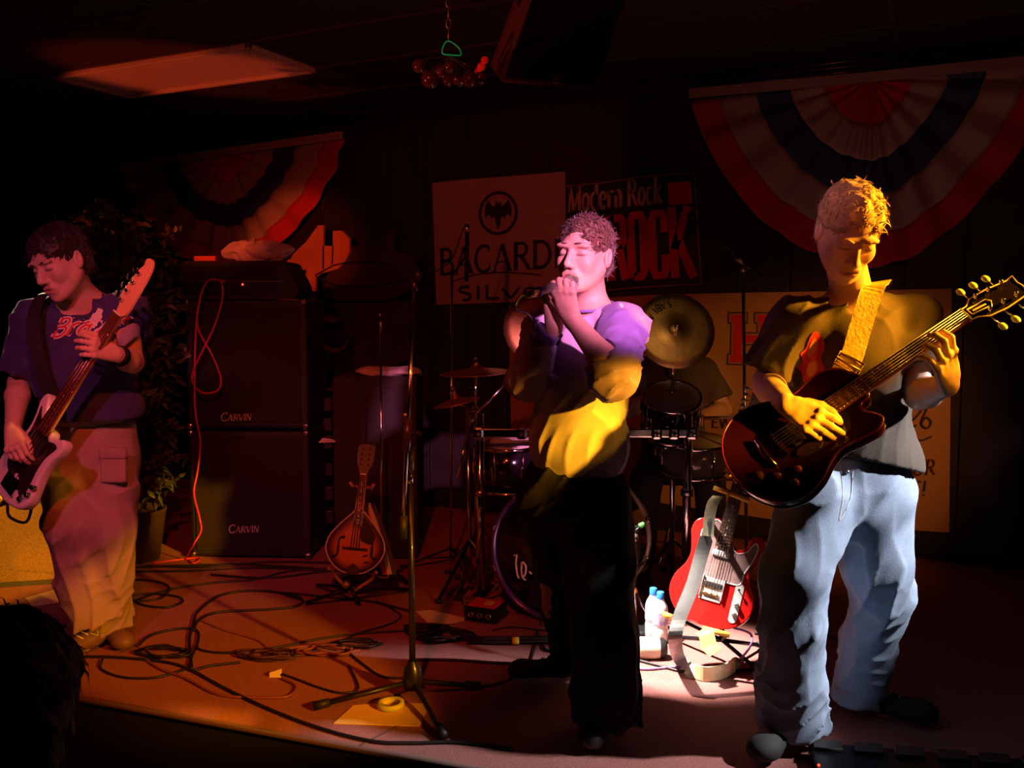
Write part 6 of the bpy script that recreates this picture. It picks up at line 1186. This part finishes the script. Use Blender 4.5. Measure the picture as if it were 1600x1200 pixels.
    for k in range(8): m = MB(); m.lathe([(0,.014),(.009,.012),(.011,0)], c+N*.124+up*.215+X*(-.24+.068*k), N, 12); m.build('knob', CREAM, pn)
    m = MB(); m.tube(cat_curve([c+up*.25-X*.1, c+up*.275-X*.06, c+up*.275+X*.06, c+up*.25+X*.1], 4, False), .010, 8); m.build('handle', BLKRUB, t)
    for s in (-1, 1): m = MB(); q = c+X*s*.30-N*.11-up*.20; m.rod(q, V3((q[0], q[1]+.12, 0.01)), .008); m.build('tilt_leg', CHROME, t)
    m = MB(); P = [G(*q, z=.003) if False else G(q[0], q[1], .004) for q in ((40,934),(76,924),(103,914),(106,938),(50,947))]; m.add(P+[p-Z1*.003 for p in P], [(0,1,2,3,4),(9,8,7,6,5)]+[(i, i+5, (i+1) % 5+5, (i+1) % 5) for i in range(5)], 0, False); tag(m.build('paper_sheet', mat('straw paper', (.72,.55,.28), .8)), 'yellowish paper sheet on the carpet before the combo amplifier', 'paper')
    m = MB(); m.box(G(196,901)+Z1*.022, (.085,.06,.042), axes(8), bev=.003); m.box(G(196,901)+Z1*.045, (.08,.055,.004), axes(8)); tag(m.build('red_box', mat('red card', (0,0,0))), 'small flat red box on the floor beside the brown shoe', 'box')
    # centre microphone stand
    t = thing('boom_stand', G(645,1092), 'straight microphone stand with empty clip standing front centre', 'microphone stand'); hub = G(645,1090)+Z1*.06; BK = mat('black enamel', (.012,.010,.010), .35, coat=.3); dS = 3.28
    top = J(637,655,dS-.04); m = MB(); m.rod(hub, J(641,742,dS-.035), .0115, n=14); m.build('lower_tube', BK, t); m = MB(); m.rod(J(641,742,dS-.035), top, .0085, n=14); m.build('upper_tube', CHROME, t)
    m = MB(); m.rod(J(641,755,dS-.035), J(640,735,dS-.035), .0125, n=14); m.build('chrome_collar', CHROME, t); m = MB(); m.rod(J(641,735,dS-.035), J(640,700,dS-.035), .0155, .017, n=14); m.build('height_grip', mat('satin black grip', (.05,.045,.04), .3, coat=.5), t)
    bt_, bp = J(629,838,dS-.09), J(648,440,dS-.09); cl = lambda y: bt_+(bp-bt_)*((838-y)/398.0)
    m = MB(); m.rod(cl(838), cl(446), .0075, n=14); m.build('boom_tube', CHROME, t); m = MB(); m.rod(cl(842), cl(806), .0155, n=14); m.build('counterweight', BLKRUB, t)
    m = MB(); m.rod(cl(706), cl(654), .014, n=14); m.box(top-CF*.02, (.03,.045,.05), AX3, bev=.008); m.build('clutch', mat('satin black grip', (0,0,0)), t); m = MB(); m.rod(J(640,677,dS-.08), J(652,677,dS-.08), .006); m.ball(J(653,677,dS-.08), (.013,.013,.010)); m.build('clutch_knob', BLKPLA, t)
    m = MB(); m.rod(cl(455), cl(438), .012, n=12); m.tube(cat_curve([cl(440), J(650,434,dS-.11), J(655,429,dS-.14)], 4, False), [.009]*4+[.013]*4+[.015], 12); m.build('microphone_clip', BLKPLA, t)
    for e in (G(492,1110), G(748,1078), G(693,1156)): m = MB(); m.tube([hub, e+Z1*.014], .0095, 10); lg = m.build('leg', BK, t); m = MB(); d = nrm(e+Z1*.014-hub); m.tube([e+Z1*.016-d*.05, e+Z1*.015+d*.005], .015, 10); m.build('rubber_foot', BLKRUB, lg)
    m = MB(); m.lathe([(.012,-.03),(.032,-.025),(.036,.01),(.030,.05),(.014,.075)], hub, Z1, 20); m.build('hub', BK, t)
    m = MB(); P = [G(q[0], q[1], .004) for q in ((552,1102),(600,1098),(672,1099),(655,1134),(521,1130))]; m.add(P+[p-Z1*.003 for p in P], [(0,1,2,3,4),(9,8,7,6,5)]+[(i, i+5, (i+1) % 5+5, (i+1) % 5) for i in range(5)], 0, False); tag(m.build('paper_sheet', mat('yellow paper', (.72,.45,.08), .8)), 'yellow set list sheet under the centre microphone stand', 'paper')
    m = MB(); m.lathe([(.028,.0),(.048,.0),(.048,.018),(.028,.018),(.028,0)], G(610,1104,.005), Z1, 24); tag(m.build('tape_roll', mat('yellow green tape', (.50,.50,.04), .5)), 'small yellow roll of tape on the yellow sheet', 'tape')
    # folded white card on the cables
    A = axes(0); c = G(412,1066)+Z1*.012; t = thing('folded_card', c, 'small folded white card lying on the cables', 'card'); WP = mat('white card', (.70,.62,.60), .7)
    K = lambda x, y, d=0: J(x, y, 3.47+d); m = MB()
    for q in ([(409,1063),(421,1059),(423,1072),(411,1077)],[(421,1051),(440,1045),(440,1052),(437,1055),(421,1059)],[(421,1059),(437,1055),(440,1060),(424,1060)]):
        P = [K(*p) for p in q]; n = len(P); m.add(P+[p+CF*.003 for p in P], [tuple(range(n))[::-1], tuple(range(n, 2*n))]+[(i, (i+1) % n, (i+1) % n+n, i+n) for i in range(n)], 0, False)
    m.build('folded_panel', WP, t)['kind'] = 'stuff'
    # DI box, small block, white sheet, taped bundle
    A = axes(-22); c = G(752,972)+A[1]*.05; t = thing('stage_box', c, 'small black connection box with a red top and three jacks by the cables', 'electronics'); m = MB(); m.box(c+Z1*.035, (.155,.13,.066), A, bev=.005); m.build('case', BLKMET, t); m = MB(); m.box(c+Z1*.070, (.13,.11,.004), A); lid = m.build('top_plate', mat('red plate', (.50,.05,.04), .5), t)
    m = MB(); m.box(c+Z1*.073+A[0]*.02, (.04,.05,.002), A); m.build('sticker', mat('yellow green sticker', (.60,.62,.05), .5), lid)
    for k in (-1, 0, 1): m = MB(); m.lathe([(.006,.006),(.012,.006),(.013,0)], c-A[1]*.066+A[0]*k*.042+Z1*.035, -A[1], 14); m.build('jack', CHROME, t)
    m = MB(); c = G(731,964)+A[1]*.05; m.box(c+Z1*.036, (.07,.07,.07), axes(-20), bev=.006); tag(m.build('power_adapter', mat('grey brown plastic', (.12,.09,.09), .5)), 'square dark power adapter behind the small connection box', 'electronics')
    m = MB(); P = [G(q[0], q[1], .004) for q in ((650,955),(672,953),(735,967),(700,974),(668,972))]; m.add(P+[p-Z1*.003 for p in P], [(0,1,2,3,4),(9,8,7,6,5)]+[(i, i+5, (i+1) % 5+5, (i+1) % 5) for i in range(5)], 0, False); tag(m.build('paper_sheet', mat('white paper', (0,0,0))), 'white paper sheet on the carpet behind the coiled cables', 'paper')
    t = thing('cable_bundle', G(790,1001), 'straight black bundle of cables bound with yellow tape', 'cable'); m = MB(); bp_ = [G(730,1000,.014), G(780,1001,.014), G(830,1000,.014), G(875,999,.014)]
    for k in range(4): m.tube([p+CH*.009*(k-1.5)+Z1*(.006 if k % 2 else -.003) for p in bp_], .0075, 8)
    m.build('strands', BLKRUB, t)['kind'] = 'stuff'; m = MB(); m.tube([G(800,1001,.014), G(811,1001,.014)], [(.026,.014)]*2, 14); m.build('yellow_tape', mat('yellow tape', (.85,.60,.02), .5), t)
    # bottles
    WB = mat('milky bottle', (.80,.76,.78), .25, coat=.5, trans=.25); BC = mat('blue cap', (.03,.20,.65), .35); LB = mat('lilac label', (.45,.35,.60), .5)
    for (x, y, lab, dz) in ((1020,993,'rear of the two water bottles with blue caps, taller in view',0), (1031,1000,'front one of the two water bottles with a lilac label',0)):
        b = G(x, y+2); t = thing('water_bottle', b, lab, 'bottle', 'water bottles by the red guitar'); m = MB(); m.lathe([(0,.004),(.029,.0),(.033,.008),(.033,.060),(.030,.066),(.033,.072),(.033,.135),(.028,.155),(.015,.178),(.0125,.190)], b, Z1, 28); m.build('body', WB, t)
        m = MB(); m.lathe([(.0338,.078),(.0338,.128)], b, Z1, 28); lbl = m.build('label_band', LB, t); m = MB(); m.lathe([(.0155,.183),(.0155,.208),(.013,.211),(0,.211)], b, Z1, 20); m.build('cap', BC, t)
        m = MB(); 
        for k in range(5): a = b-CH*.0345+CR*(-.014+.006*k); m.strip([a+Z1*.095, a+Z1*.118], .0022, CR, .001)
        m.build('label_print', mat('white print', (0,0,0)), lbl)['kind'] = 'stuff'
    a, b = G(984,1012,.040), G(1036,1012,.040); t = thing('cushion_roll', a*.5+b*.5-Z1*.04, 'cream rolled cushion with a black end lying by the bottles', 'cushion'); ax = nrm(b-a); L = np.linalg.norm(b-a)
    m = MB(); m.lathe([(0,0),(.030,.002),(.040,.015),(.043,.05),(.043,L-.035),(.040,L-.015)], a, ax, 28); m.build('cover', mat('cream cloth', (.70,.62,.45), .8, bump=.2, bscale=150), t); m = MB(); m.lathe([(.0405,L-.02),(.038,L+.002),(.028,L+.014),(0,L+.016)], a, ax, 28); m.build('end_cap', BLKRUB, t)
    m = MB(); c = J(1112,1015,3.48); P = [J(1095,985,3.44), J(1104,992,3.42), J(1108,1010,3.40), J(1118,1020,3.38)]; m.strip([P[0], P[1], P[2], P[3]], .06, CR, .003); tag(m.build('cloth_tag', mat('ochre cloth', (.62,.40,.10), .8)), 'small ochre cloth hanging below the red guitar', 'cloth')
    m = MB(); P = [G(q[0], q[1], .004) for q in ((1366,1016),(1390,1013),(1394,1018),(1376,1021))]; m.add(P+[p-Z1*.003 for p in P], [(0,1,2,3),(7,6,5,4)]+[(i, i+4, (i+1) % 4+4, (i+1) % 4) for i in range(4)], 0, False); tag(m.build('paper_scrap', mat('white paper', (0,0,0))), 'pale paper scrap on the dark carpet behind the laced shoe', 'paper')
    # foot controller at the front right
    a, b = G(1262,1180), G(1600,1208); X = nrm(b-a); A = np.stack([X, np.cross(Z1, X), Z1]); L = np.linalg.norm(b-a)*1.05; t = thing('foot_controller', a, 'long black foot controller with a row of square switches', 'effects pedal')
    a = a-A[1]*.075; c = a+X*L/2-A[1]*.03; m = MB(); m.box(c+Z1*.022, (L,.22,.044), A, bev=.008); m.build('housing', BLKMET, t)
    for k in range(7): m = MB(); p = a+X*(.03+k*.118)+X*.02+A[1]*.045; m.prism([(-.042,-.030),(.042,-.030),(.050,.030),(-.034,.030)], 0, .012, p+Z1*.044, X, A[1], Z1, edge=.003); m.build('foot_switch', mat('grey black pad', (.03,.025,.025), .5), t)
    m = MB(); p0 = J(1418,1194,2.78); p0 = a+X*.36-A[1]*.075+Z1*.046; m.box(p0+X*.10, (.20,.006,.003), A); m.build('green_strip_light', mat('green light', (.05,.5,.03), .4, emit=(.10,.9,.03), estr=.35), t)
    for x in (.0, .70): m = MB(); m.ball(a+X*(x+.01)-A[1]*.08+Z1*.047, .004); m.build('red_lamp', MATS['red lamp'], t)
def leafy_plant():
    t = thing('artificial_tree', J(210,840,5.1)*V3((1,1,0)), 'tall leafy artificial tree in the dark behind the bass player', 'plant'); b = V3(t.location); rs = np.random.RandomState(3)
    m = MB(); m.lathe([(0,0),(.13,0),(.17,.26),(.175,.28),(.155,.28),(.15,.25),(0,.25)], b, Z1, 28); m.build('pot', mat('dark pot', (.05,.03,.025), .6), t)
    m = MB(); 
    for k in range(3):
        a = 2.1*k; m.tube(cat_curve([b+Z1*.24, b+V3((.03*math.cos(a), .03*math.sin(a), .8)), b+V3((.06*math.cos(a+.6), .06*math.sin(a+.6), 1.4)), b+V3((.04*math.cos(a), .04*math.sin(a), 1.85))], 5, False), [.016]*5+[.014]*5+[.010]*5+[.006], 7)
    m.build('trunk', mat('brown bark', (.10,.06,.03), .8), t)['kind'] = 'stuff'
    m = MB(); tw = MB()
    for k in range(150):
        z = .35+1.55*rs.rand(); a = rs.rand()*6.283; r = (.20+.16*rs.rand())*(1.0-.25*abs(z-1.2)); p0 = b+V3((.03*math.cos(a), .03*math.sin(a), z-.15)); p1 = b+V3((math.cos(a)*r, math.sin(a)*r, z)); tw.tube([p0, (p0+p1)/2+Z1*.04, p1], .0025, 4)
        for q in range(12):
            s = .35+.7*rs.rand(); p = p0+(p1-p0)*s+Z1*.04*(1-abs(2*s-1))+rs.randn(3)*.02; d = nrm(rs.randn(3)+nrm(p1-p0)*.8-Z1*.4); u = nrm(np.cross(d, rs.randn(3))); l = .055+.035*rs.rand(); w_ = l*.22; nn = np.cross(d, u)
            o = len(m.v); m.v += [tuple(p), tuple(p+d*l*.4+u*w_+nn*.004), tuple(p+d*l-Z1*.012), tuple(p+d*l*.4-u*w_+nn*.004)]; m.f += [(o,o+1,o+2),(o,o+2,o+3)]; m.m += [0,0]; m.sm += [False,False]
    m.build('leaves', mat('olive leaf', (.10,.13,.03), .45, col2=(.05,.07,.02), nscale=20), t)['kind'] = 'stuff'; tw.build('twigs', MATS['brown bark'], t)['kind'] = 'stuff'
def make_onlooker():
    hd = J(5,1122,1.18); b = hd*V3((1,1,0))+Z1*FLZ; t = thing('person', b, 'onlooker in dark clothes seated in front of the stage, back of head only', 'person')
    A = frame(Z1, CH*.95-CR*.2); up = Z1; fw = A[1]; lt = A[0]; j = dict(head=hd, hA=A, fwd=fw, neck=hd-Z1*.19-fw*.02, chest=hd-Z1*.38-fw*.02, pelvis=hd-Z1*.70-fw*.05)
    for q, s in (('R', 1), ('L', -1)):
        j['sh'+q] = hd-Z1*.25+lt*s*.17; j['el'+q] = hd-Z1*.50+lt*s*.20+fw*.04; j['wr'+q] = hd-Z1*.60+lt*s*.13+fw*.27; j['hip'+q] = j['pelvis']+lt*s*.09-Z1*.03; j['kn'+q] = j['hip'+q]+fw*.42; j['an'+q] = j['kn'+q]*V3((1,1,0))+Z1*(FLZ+.09)+fw*.02; j['toe'+q] = j['an'+q]+fw*.15-Z1*.06
    S = Solid(); body_prims(S, j); head_prims(S, hd, A)
    for q, s in (('R', 1), ('L', -1)): hand_prims(S, j['wr'+q], fw-lt*s*.2, -Z1, -lt*s, [(.3,.4,.3)]*4, [(1,.5,.1),(1,.2,.2),(1,.1,.2)])
    bd = S.mesh('body', SKIN, .008, t); hair(hd, A, bd, mat('black hair', (.008,.006,.006), .6), 1.14, line=.05, n=3600, L=.03, seed=21, dirn=(0,-.2,-.8), lift=.05, messy=.25); C = Solid(); DC = mat('black cotton', (.01,.009,.01), .9)
    C.ell(j['chest'], (.18,.135,.21), A, k=.03); C.ell(j['pelvis']+Z1*.06, (.18,.14,.19), A, k=.05)
    for q in 'RL': C.cone(j['neck']-Z1*.05, j['sh'+q], .055, .066, k=.05); C.cone(j['sh'+q], j['el'+q], .07, .055, k=.03); C.cone(j['el'+q], j['wr'+q]-(j['wr'+q]-j['el'+q])*.1, .055, .042, k=.02, capb=True)
    C.cone(j['neck']-Z1*.09, hd, .07, .068, k=.01, op='s'); C.mesh('jumper', DC, .008, t); D = Solid(); D.ell(j['pelvis']-Z1*.02, (.17,.14,.10), A, k=.03)
    for q in 'RL': D.cone(j['hip'+q], j['kn'+q], .09, .07, k=.03); D.cone(j['kn'+q], j['an'+q], .068, .06, k=.02, capb=True)
    D.mesh('trousers', DC, .009, t)
    for q in 'RL': shoe(j['an'+q], j['toe'+q], t, mat('black leather', (0,0,0)), mat('dark sole', (0,0,0)), None, 1.0, z0=FLZ)
    st = j['pelvis']*V3((1,1,0)); z = j['pelvis'][2]-.115; s = thing('stool', st+Z1*FLZ, 'plain dark stool under the onlooker in front of the stage', 'stool'); m = MB(); m.lathe([(0,z),(.17,z),(.18,z-.02),(.17,z-.04),(0,z-.04)], st, Z1, 24); m.build('seat', BLKRUB, s)
    for a in (45,135,225,315): q = math.radians(a); d = V3((math.cos(q), math.sin(q), 0)); m = MB(); m.rod(st+d*.12+Z1*(z-.03), st+d*.18+Z1*FLZ, .012); m.build('leg', BLKMET, s)
def make_cables():
    CB = mat('black cable', (.012,.009,.010), .5); BC = mat('brown cable', (.20,.06,.035), .5)
    def cab(pts, lab, r=.0055, mm=None, z=None):
        P = [G(q[0], q[1], (z or r)+(q[2] if len(q) > 2 else 0)) for q in pts]; m = MB(); m.tube(cat_curve(P, 6, False), r, 6); return tag(m.build('cable', mm or CB), lab, 'cable', 'cables on the stage carpet')
    cab([(195,905),(240,908),(264,917),(250,935),(200,941),(188,950),(110,975),(60,985)], 'black cable bending round beside the small red box')
    cab([(190,935),(230,928),(275,932),(285,940),(262,949),(225,946),(205,935)], 'black cable loop on the orange-lit carpet')
    cab([(100,980),(190,948),(250,925),(320,912),(400,905),(450,893),(520,888)], 'long black cable running from the bass player to the speaker stack')
    cab([(300,1045),(296,1000),(302,975),(310,955),(345,930),(395,923),(450,928),(473,938),(460,948),(420,952),(340,957),(310,970),(303,985)], 'black cable making a wide loop left of the mandolin stand', .006)
    cab([(473,938),(440,926),(520,934),(580,940),(640,955)], 'black cable reaching the foot of the mandolin stand')
    cab([(215,1010),(235,993),(275,983),(305,984),(310,1000),(295,1045),(330,1040),(375,1035)], 'black cable curling out of the tangle by the bass player')
    cab([(160,1030),(158,1045),(190,1058),(240,1059),(280,1049),(300,1040)], 'thin black cable loop behind the stage edge', .005)
    cab([(105,1026),(180,1027),(260,1035),(300,1048),(350,1075),(420,1108),(500,1138),(580,1158),(640,1161),(720,1160),(800,1170)], 'long black cable following the front of the stage', .006)
    cab([(225,1028),(250,1045),(290,1060),(340,1085),(400,1090),(450,1088),(462,1072),(440,1060)], 'brown cable crossing under the folded white card', .0055, BC)
    cab([(310,968),(350,985),(400,1000),(420,1015)], 'thin brown cable running into the cable tangle', .0035, BC)
    cab([(310,1000),(312,1015),(360,1020),(430,1012),(500,998),(560,990),(640,985)], 'black cable from the wide loop to the coils', .005)
    cab([(590,940),(625,960),(610,975),(560,990),(520,1010)], 'black cable curving forward from the mandolin stand', .0045)
    cab([(640,1031),(700,1031),(780,1036),(860,1039),(905,1040)], 'straight black cable running toward the singer', .006)
    cab([(840,985),(836,1010),(825,1040),(800,1060),(760,1072),(700,1068),(650,1060),(600,1058),(570,1040),(545,1020)], 'black cable falling in an arc beside the bass drum', .005)
    cab([(545,1040),(560,1075),(535,1083),(500,1075),(460,1060),(430,1050)], 'black cable loop left of the centre microphone stand', .0045)
    cab([(848,1003),(852,1015),(870,1018),(890,1018)], 'short black cable stub at the taped bundle', .006)
    cab([(770,985),(800,980),(850,985),(900,990)], 'thin cable behind the taped bundle', .004)
    cab([(940,1020),(990,1030),(1030,1040),(1080,1050),(1180,1045),(1230,1035)], 'black cable passing in front of the cream cushion', .0055)
    cab([(1030,1000),(1040,985),(1025,955),(1000,935),(1005,920)], 'black cable looping past the water bottles', .004)
    cab([(980,1003),(1010,1002),(1050,1000),(1062,985)], 'black cable across the base of the short stand', .004)
    cab([(1180,990),(1230,985),(1280,990),(1310,1000),(1325,1015)], 'black cable leading off behind the jeans-wearing guitarist', .0055)
    cab([(1330,1010),(1345,1005),(1352,1020),(1335,1030),(1318,1022)], 'small black cable loop behind the laced shoe', .0045)
    for i, (y, a) in enumerate(((888,190),(893,205),(884,230),(898,330))): cab([(a, y),(a+90, y-4+3*i),(a+190, y-6),(a+300, y-2*i)], ['black cable along the base of the speaker stack, rearmost','black cable along the base of the speaker stack, second','thin black cable along the base of the speaker stack','black cable before the speaker stack, nearest the carpet light'][i], .006)
    rs = np.random.RandomState(5)                            # coiled heaps
    for i, (cx, cy, rx, ry, n, lab) in enumerate(((690,990,48,12,5,'black coil of cable between the centre stand and the connection box'),(665,982,38,9,4,'smaller black coil of cable beside the white sheet'),(420,1022,55,9,4,'tangled coil of black cable behind the folded card'),(510,1015,50,9,3,'tangled coil of dark cable right of the folded card'),(555,1005,40,7,3,'loose dark coil nearest the centre stand'),(255,1018,45,10,3,'dark coil of cable beside the brown shoe'))):
        P = []
        for k in range(n*12): a = 2*PI*k/12; s = 1-.12*(k/12)+.12*math.sin(k*1.7+i); P.append(G(cx+rx*s*math.cos(a)+rs.randn()*3, cy+ry*s*math.sin(a)+rs.randn()*.8, .006+.009*(k/12)*.7))
        m = MB(); m.tube(cat_curve(P, 3, False), .005, 6); tag(m.build('cable_coil', [CB, CB, mat('plum cable', (.06,.02,.04), .5), BC, CB, CB][i]), lab, 'cable', 'cables on the stage carpet')
    m = MB(); P = [J(14,762,3.36), J(12,800,3.40), J(22,812,3.42), J(40,816,3.42), J(48,800,3.42), J(52,775,3.42), J(60,765,3.45), J(70,790,3.6), J(78,850,3.9), G(90,900,.01)+0*CH]; m.tube(cat_curve(P, 6, False), .0055, 6); tag(m.build('cable', CB), 'black instrument cable hanging in a loop before the combo grille', 'cable')
def make_microphone(mic0, mic1):
    t = thing('microphone', mic1, 'handheld microphone with a violet ring and trailing cord at the singer mouth', 'microphone'); d = nrm(mic1-mic0); L = .17; a = mic0; m = MB(); m.ball(a, .025, n=18); m.build('grille_ball', mat('mesh steel', (.35,.33,.33), .4, .9, bump=.8, bscale=500), t)
    m = MB(); m.lathe([(.022,.015),(.020,.03),(.0135,L-.01),(.0125,L)], a, d, 20); m.build('handle', mat('grey enamel', (.25,.22,.22), .35, .5), t); m = MB(); m.lathe([(.0145,L-.004),(.0148,L+.010)], a, d, 18); m.build('violet_ring', mat('violet tape', (.20,.15,.80), .4), t)
    m = MB(); e = a+d*(L+.01); m.rod(e, e+d*.05, .0125, .010, n=14); m.build('connector', mat('connector gold', (.65,.45,.15), .3, .9), t)
    m = MB(); q = e+d*.05; P = [q, q+d*.035, q+d*.055-CU*.03, J(826,492,3.0), J(836,520,3.30), J(845,620,3.42), J(852,760,3.45), J(848,900,3.58), G(845,975,.008), G(838,990,.008)]; m.tube(cat_curve(P, 6, False), .0038, 6); m.build('cord', BLKRUB, t)
# ================================================================== put it together
make_setting(); make_wall_things(); make_hanging()
gt = make_guitarist(); st = make_singer(); bt = make_bassist()
make_guitar(); make_bass(); make_tele(); make_mandolin(); make_microphone(st[2], st[3])
make_drums(); make_drummer(); make_gear(); leafy_plant(); make_onlooker(); make_cables()
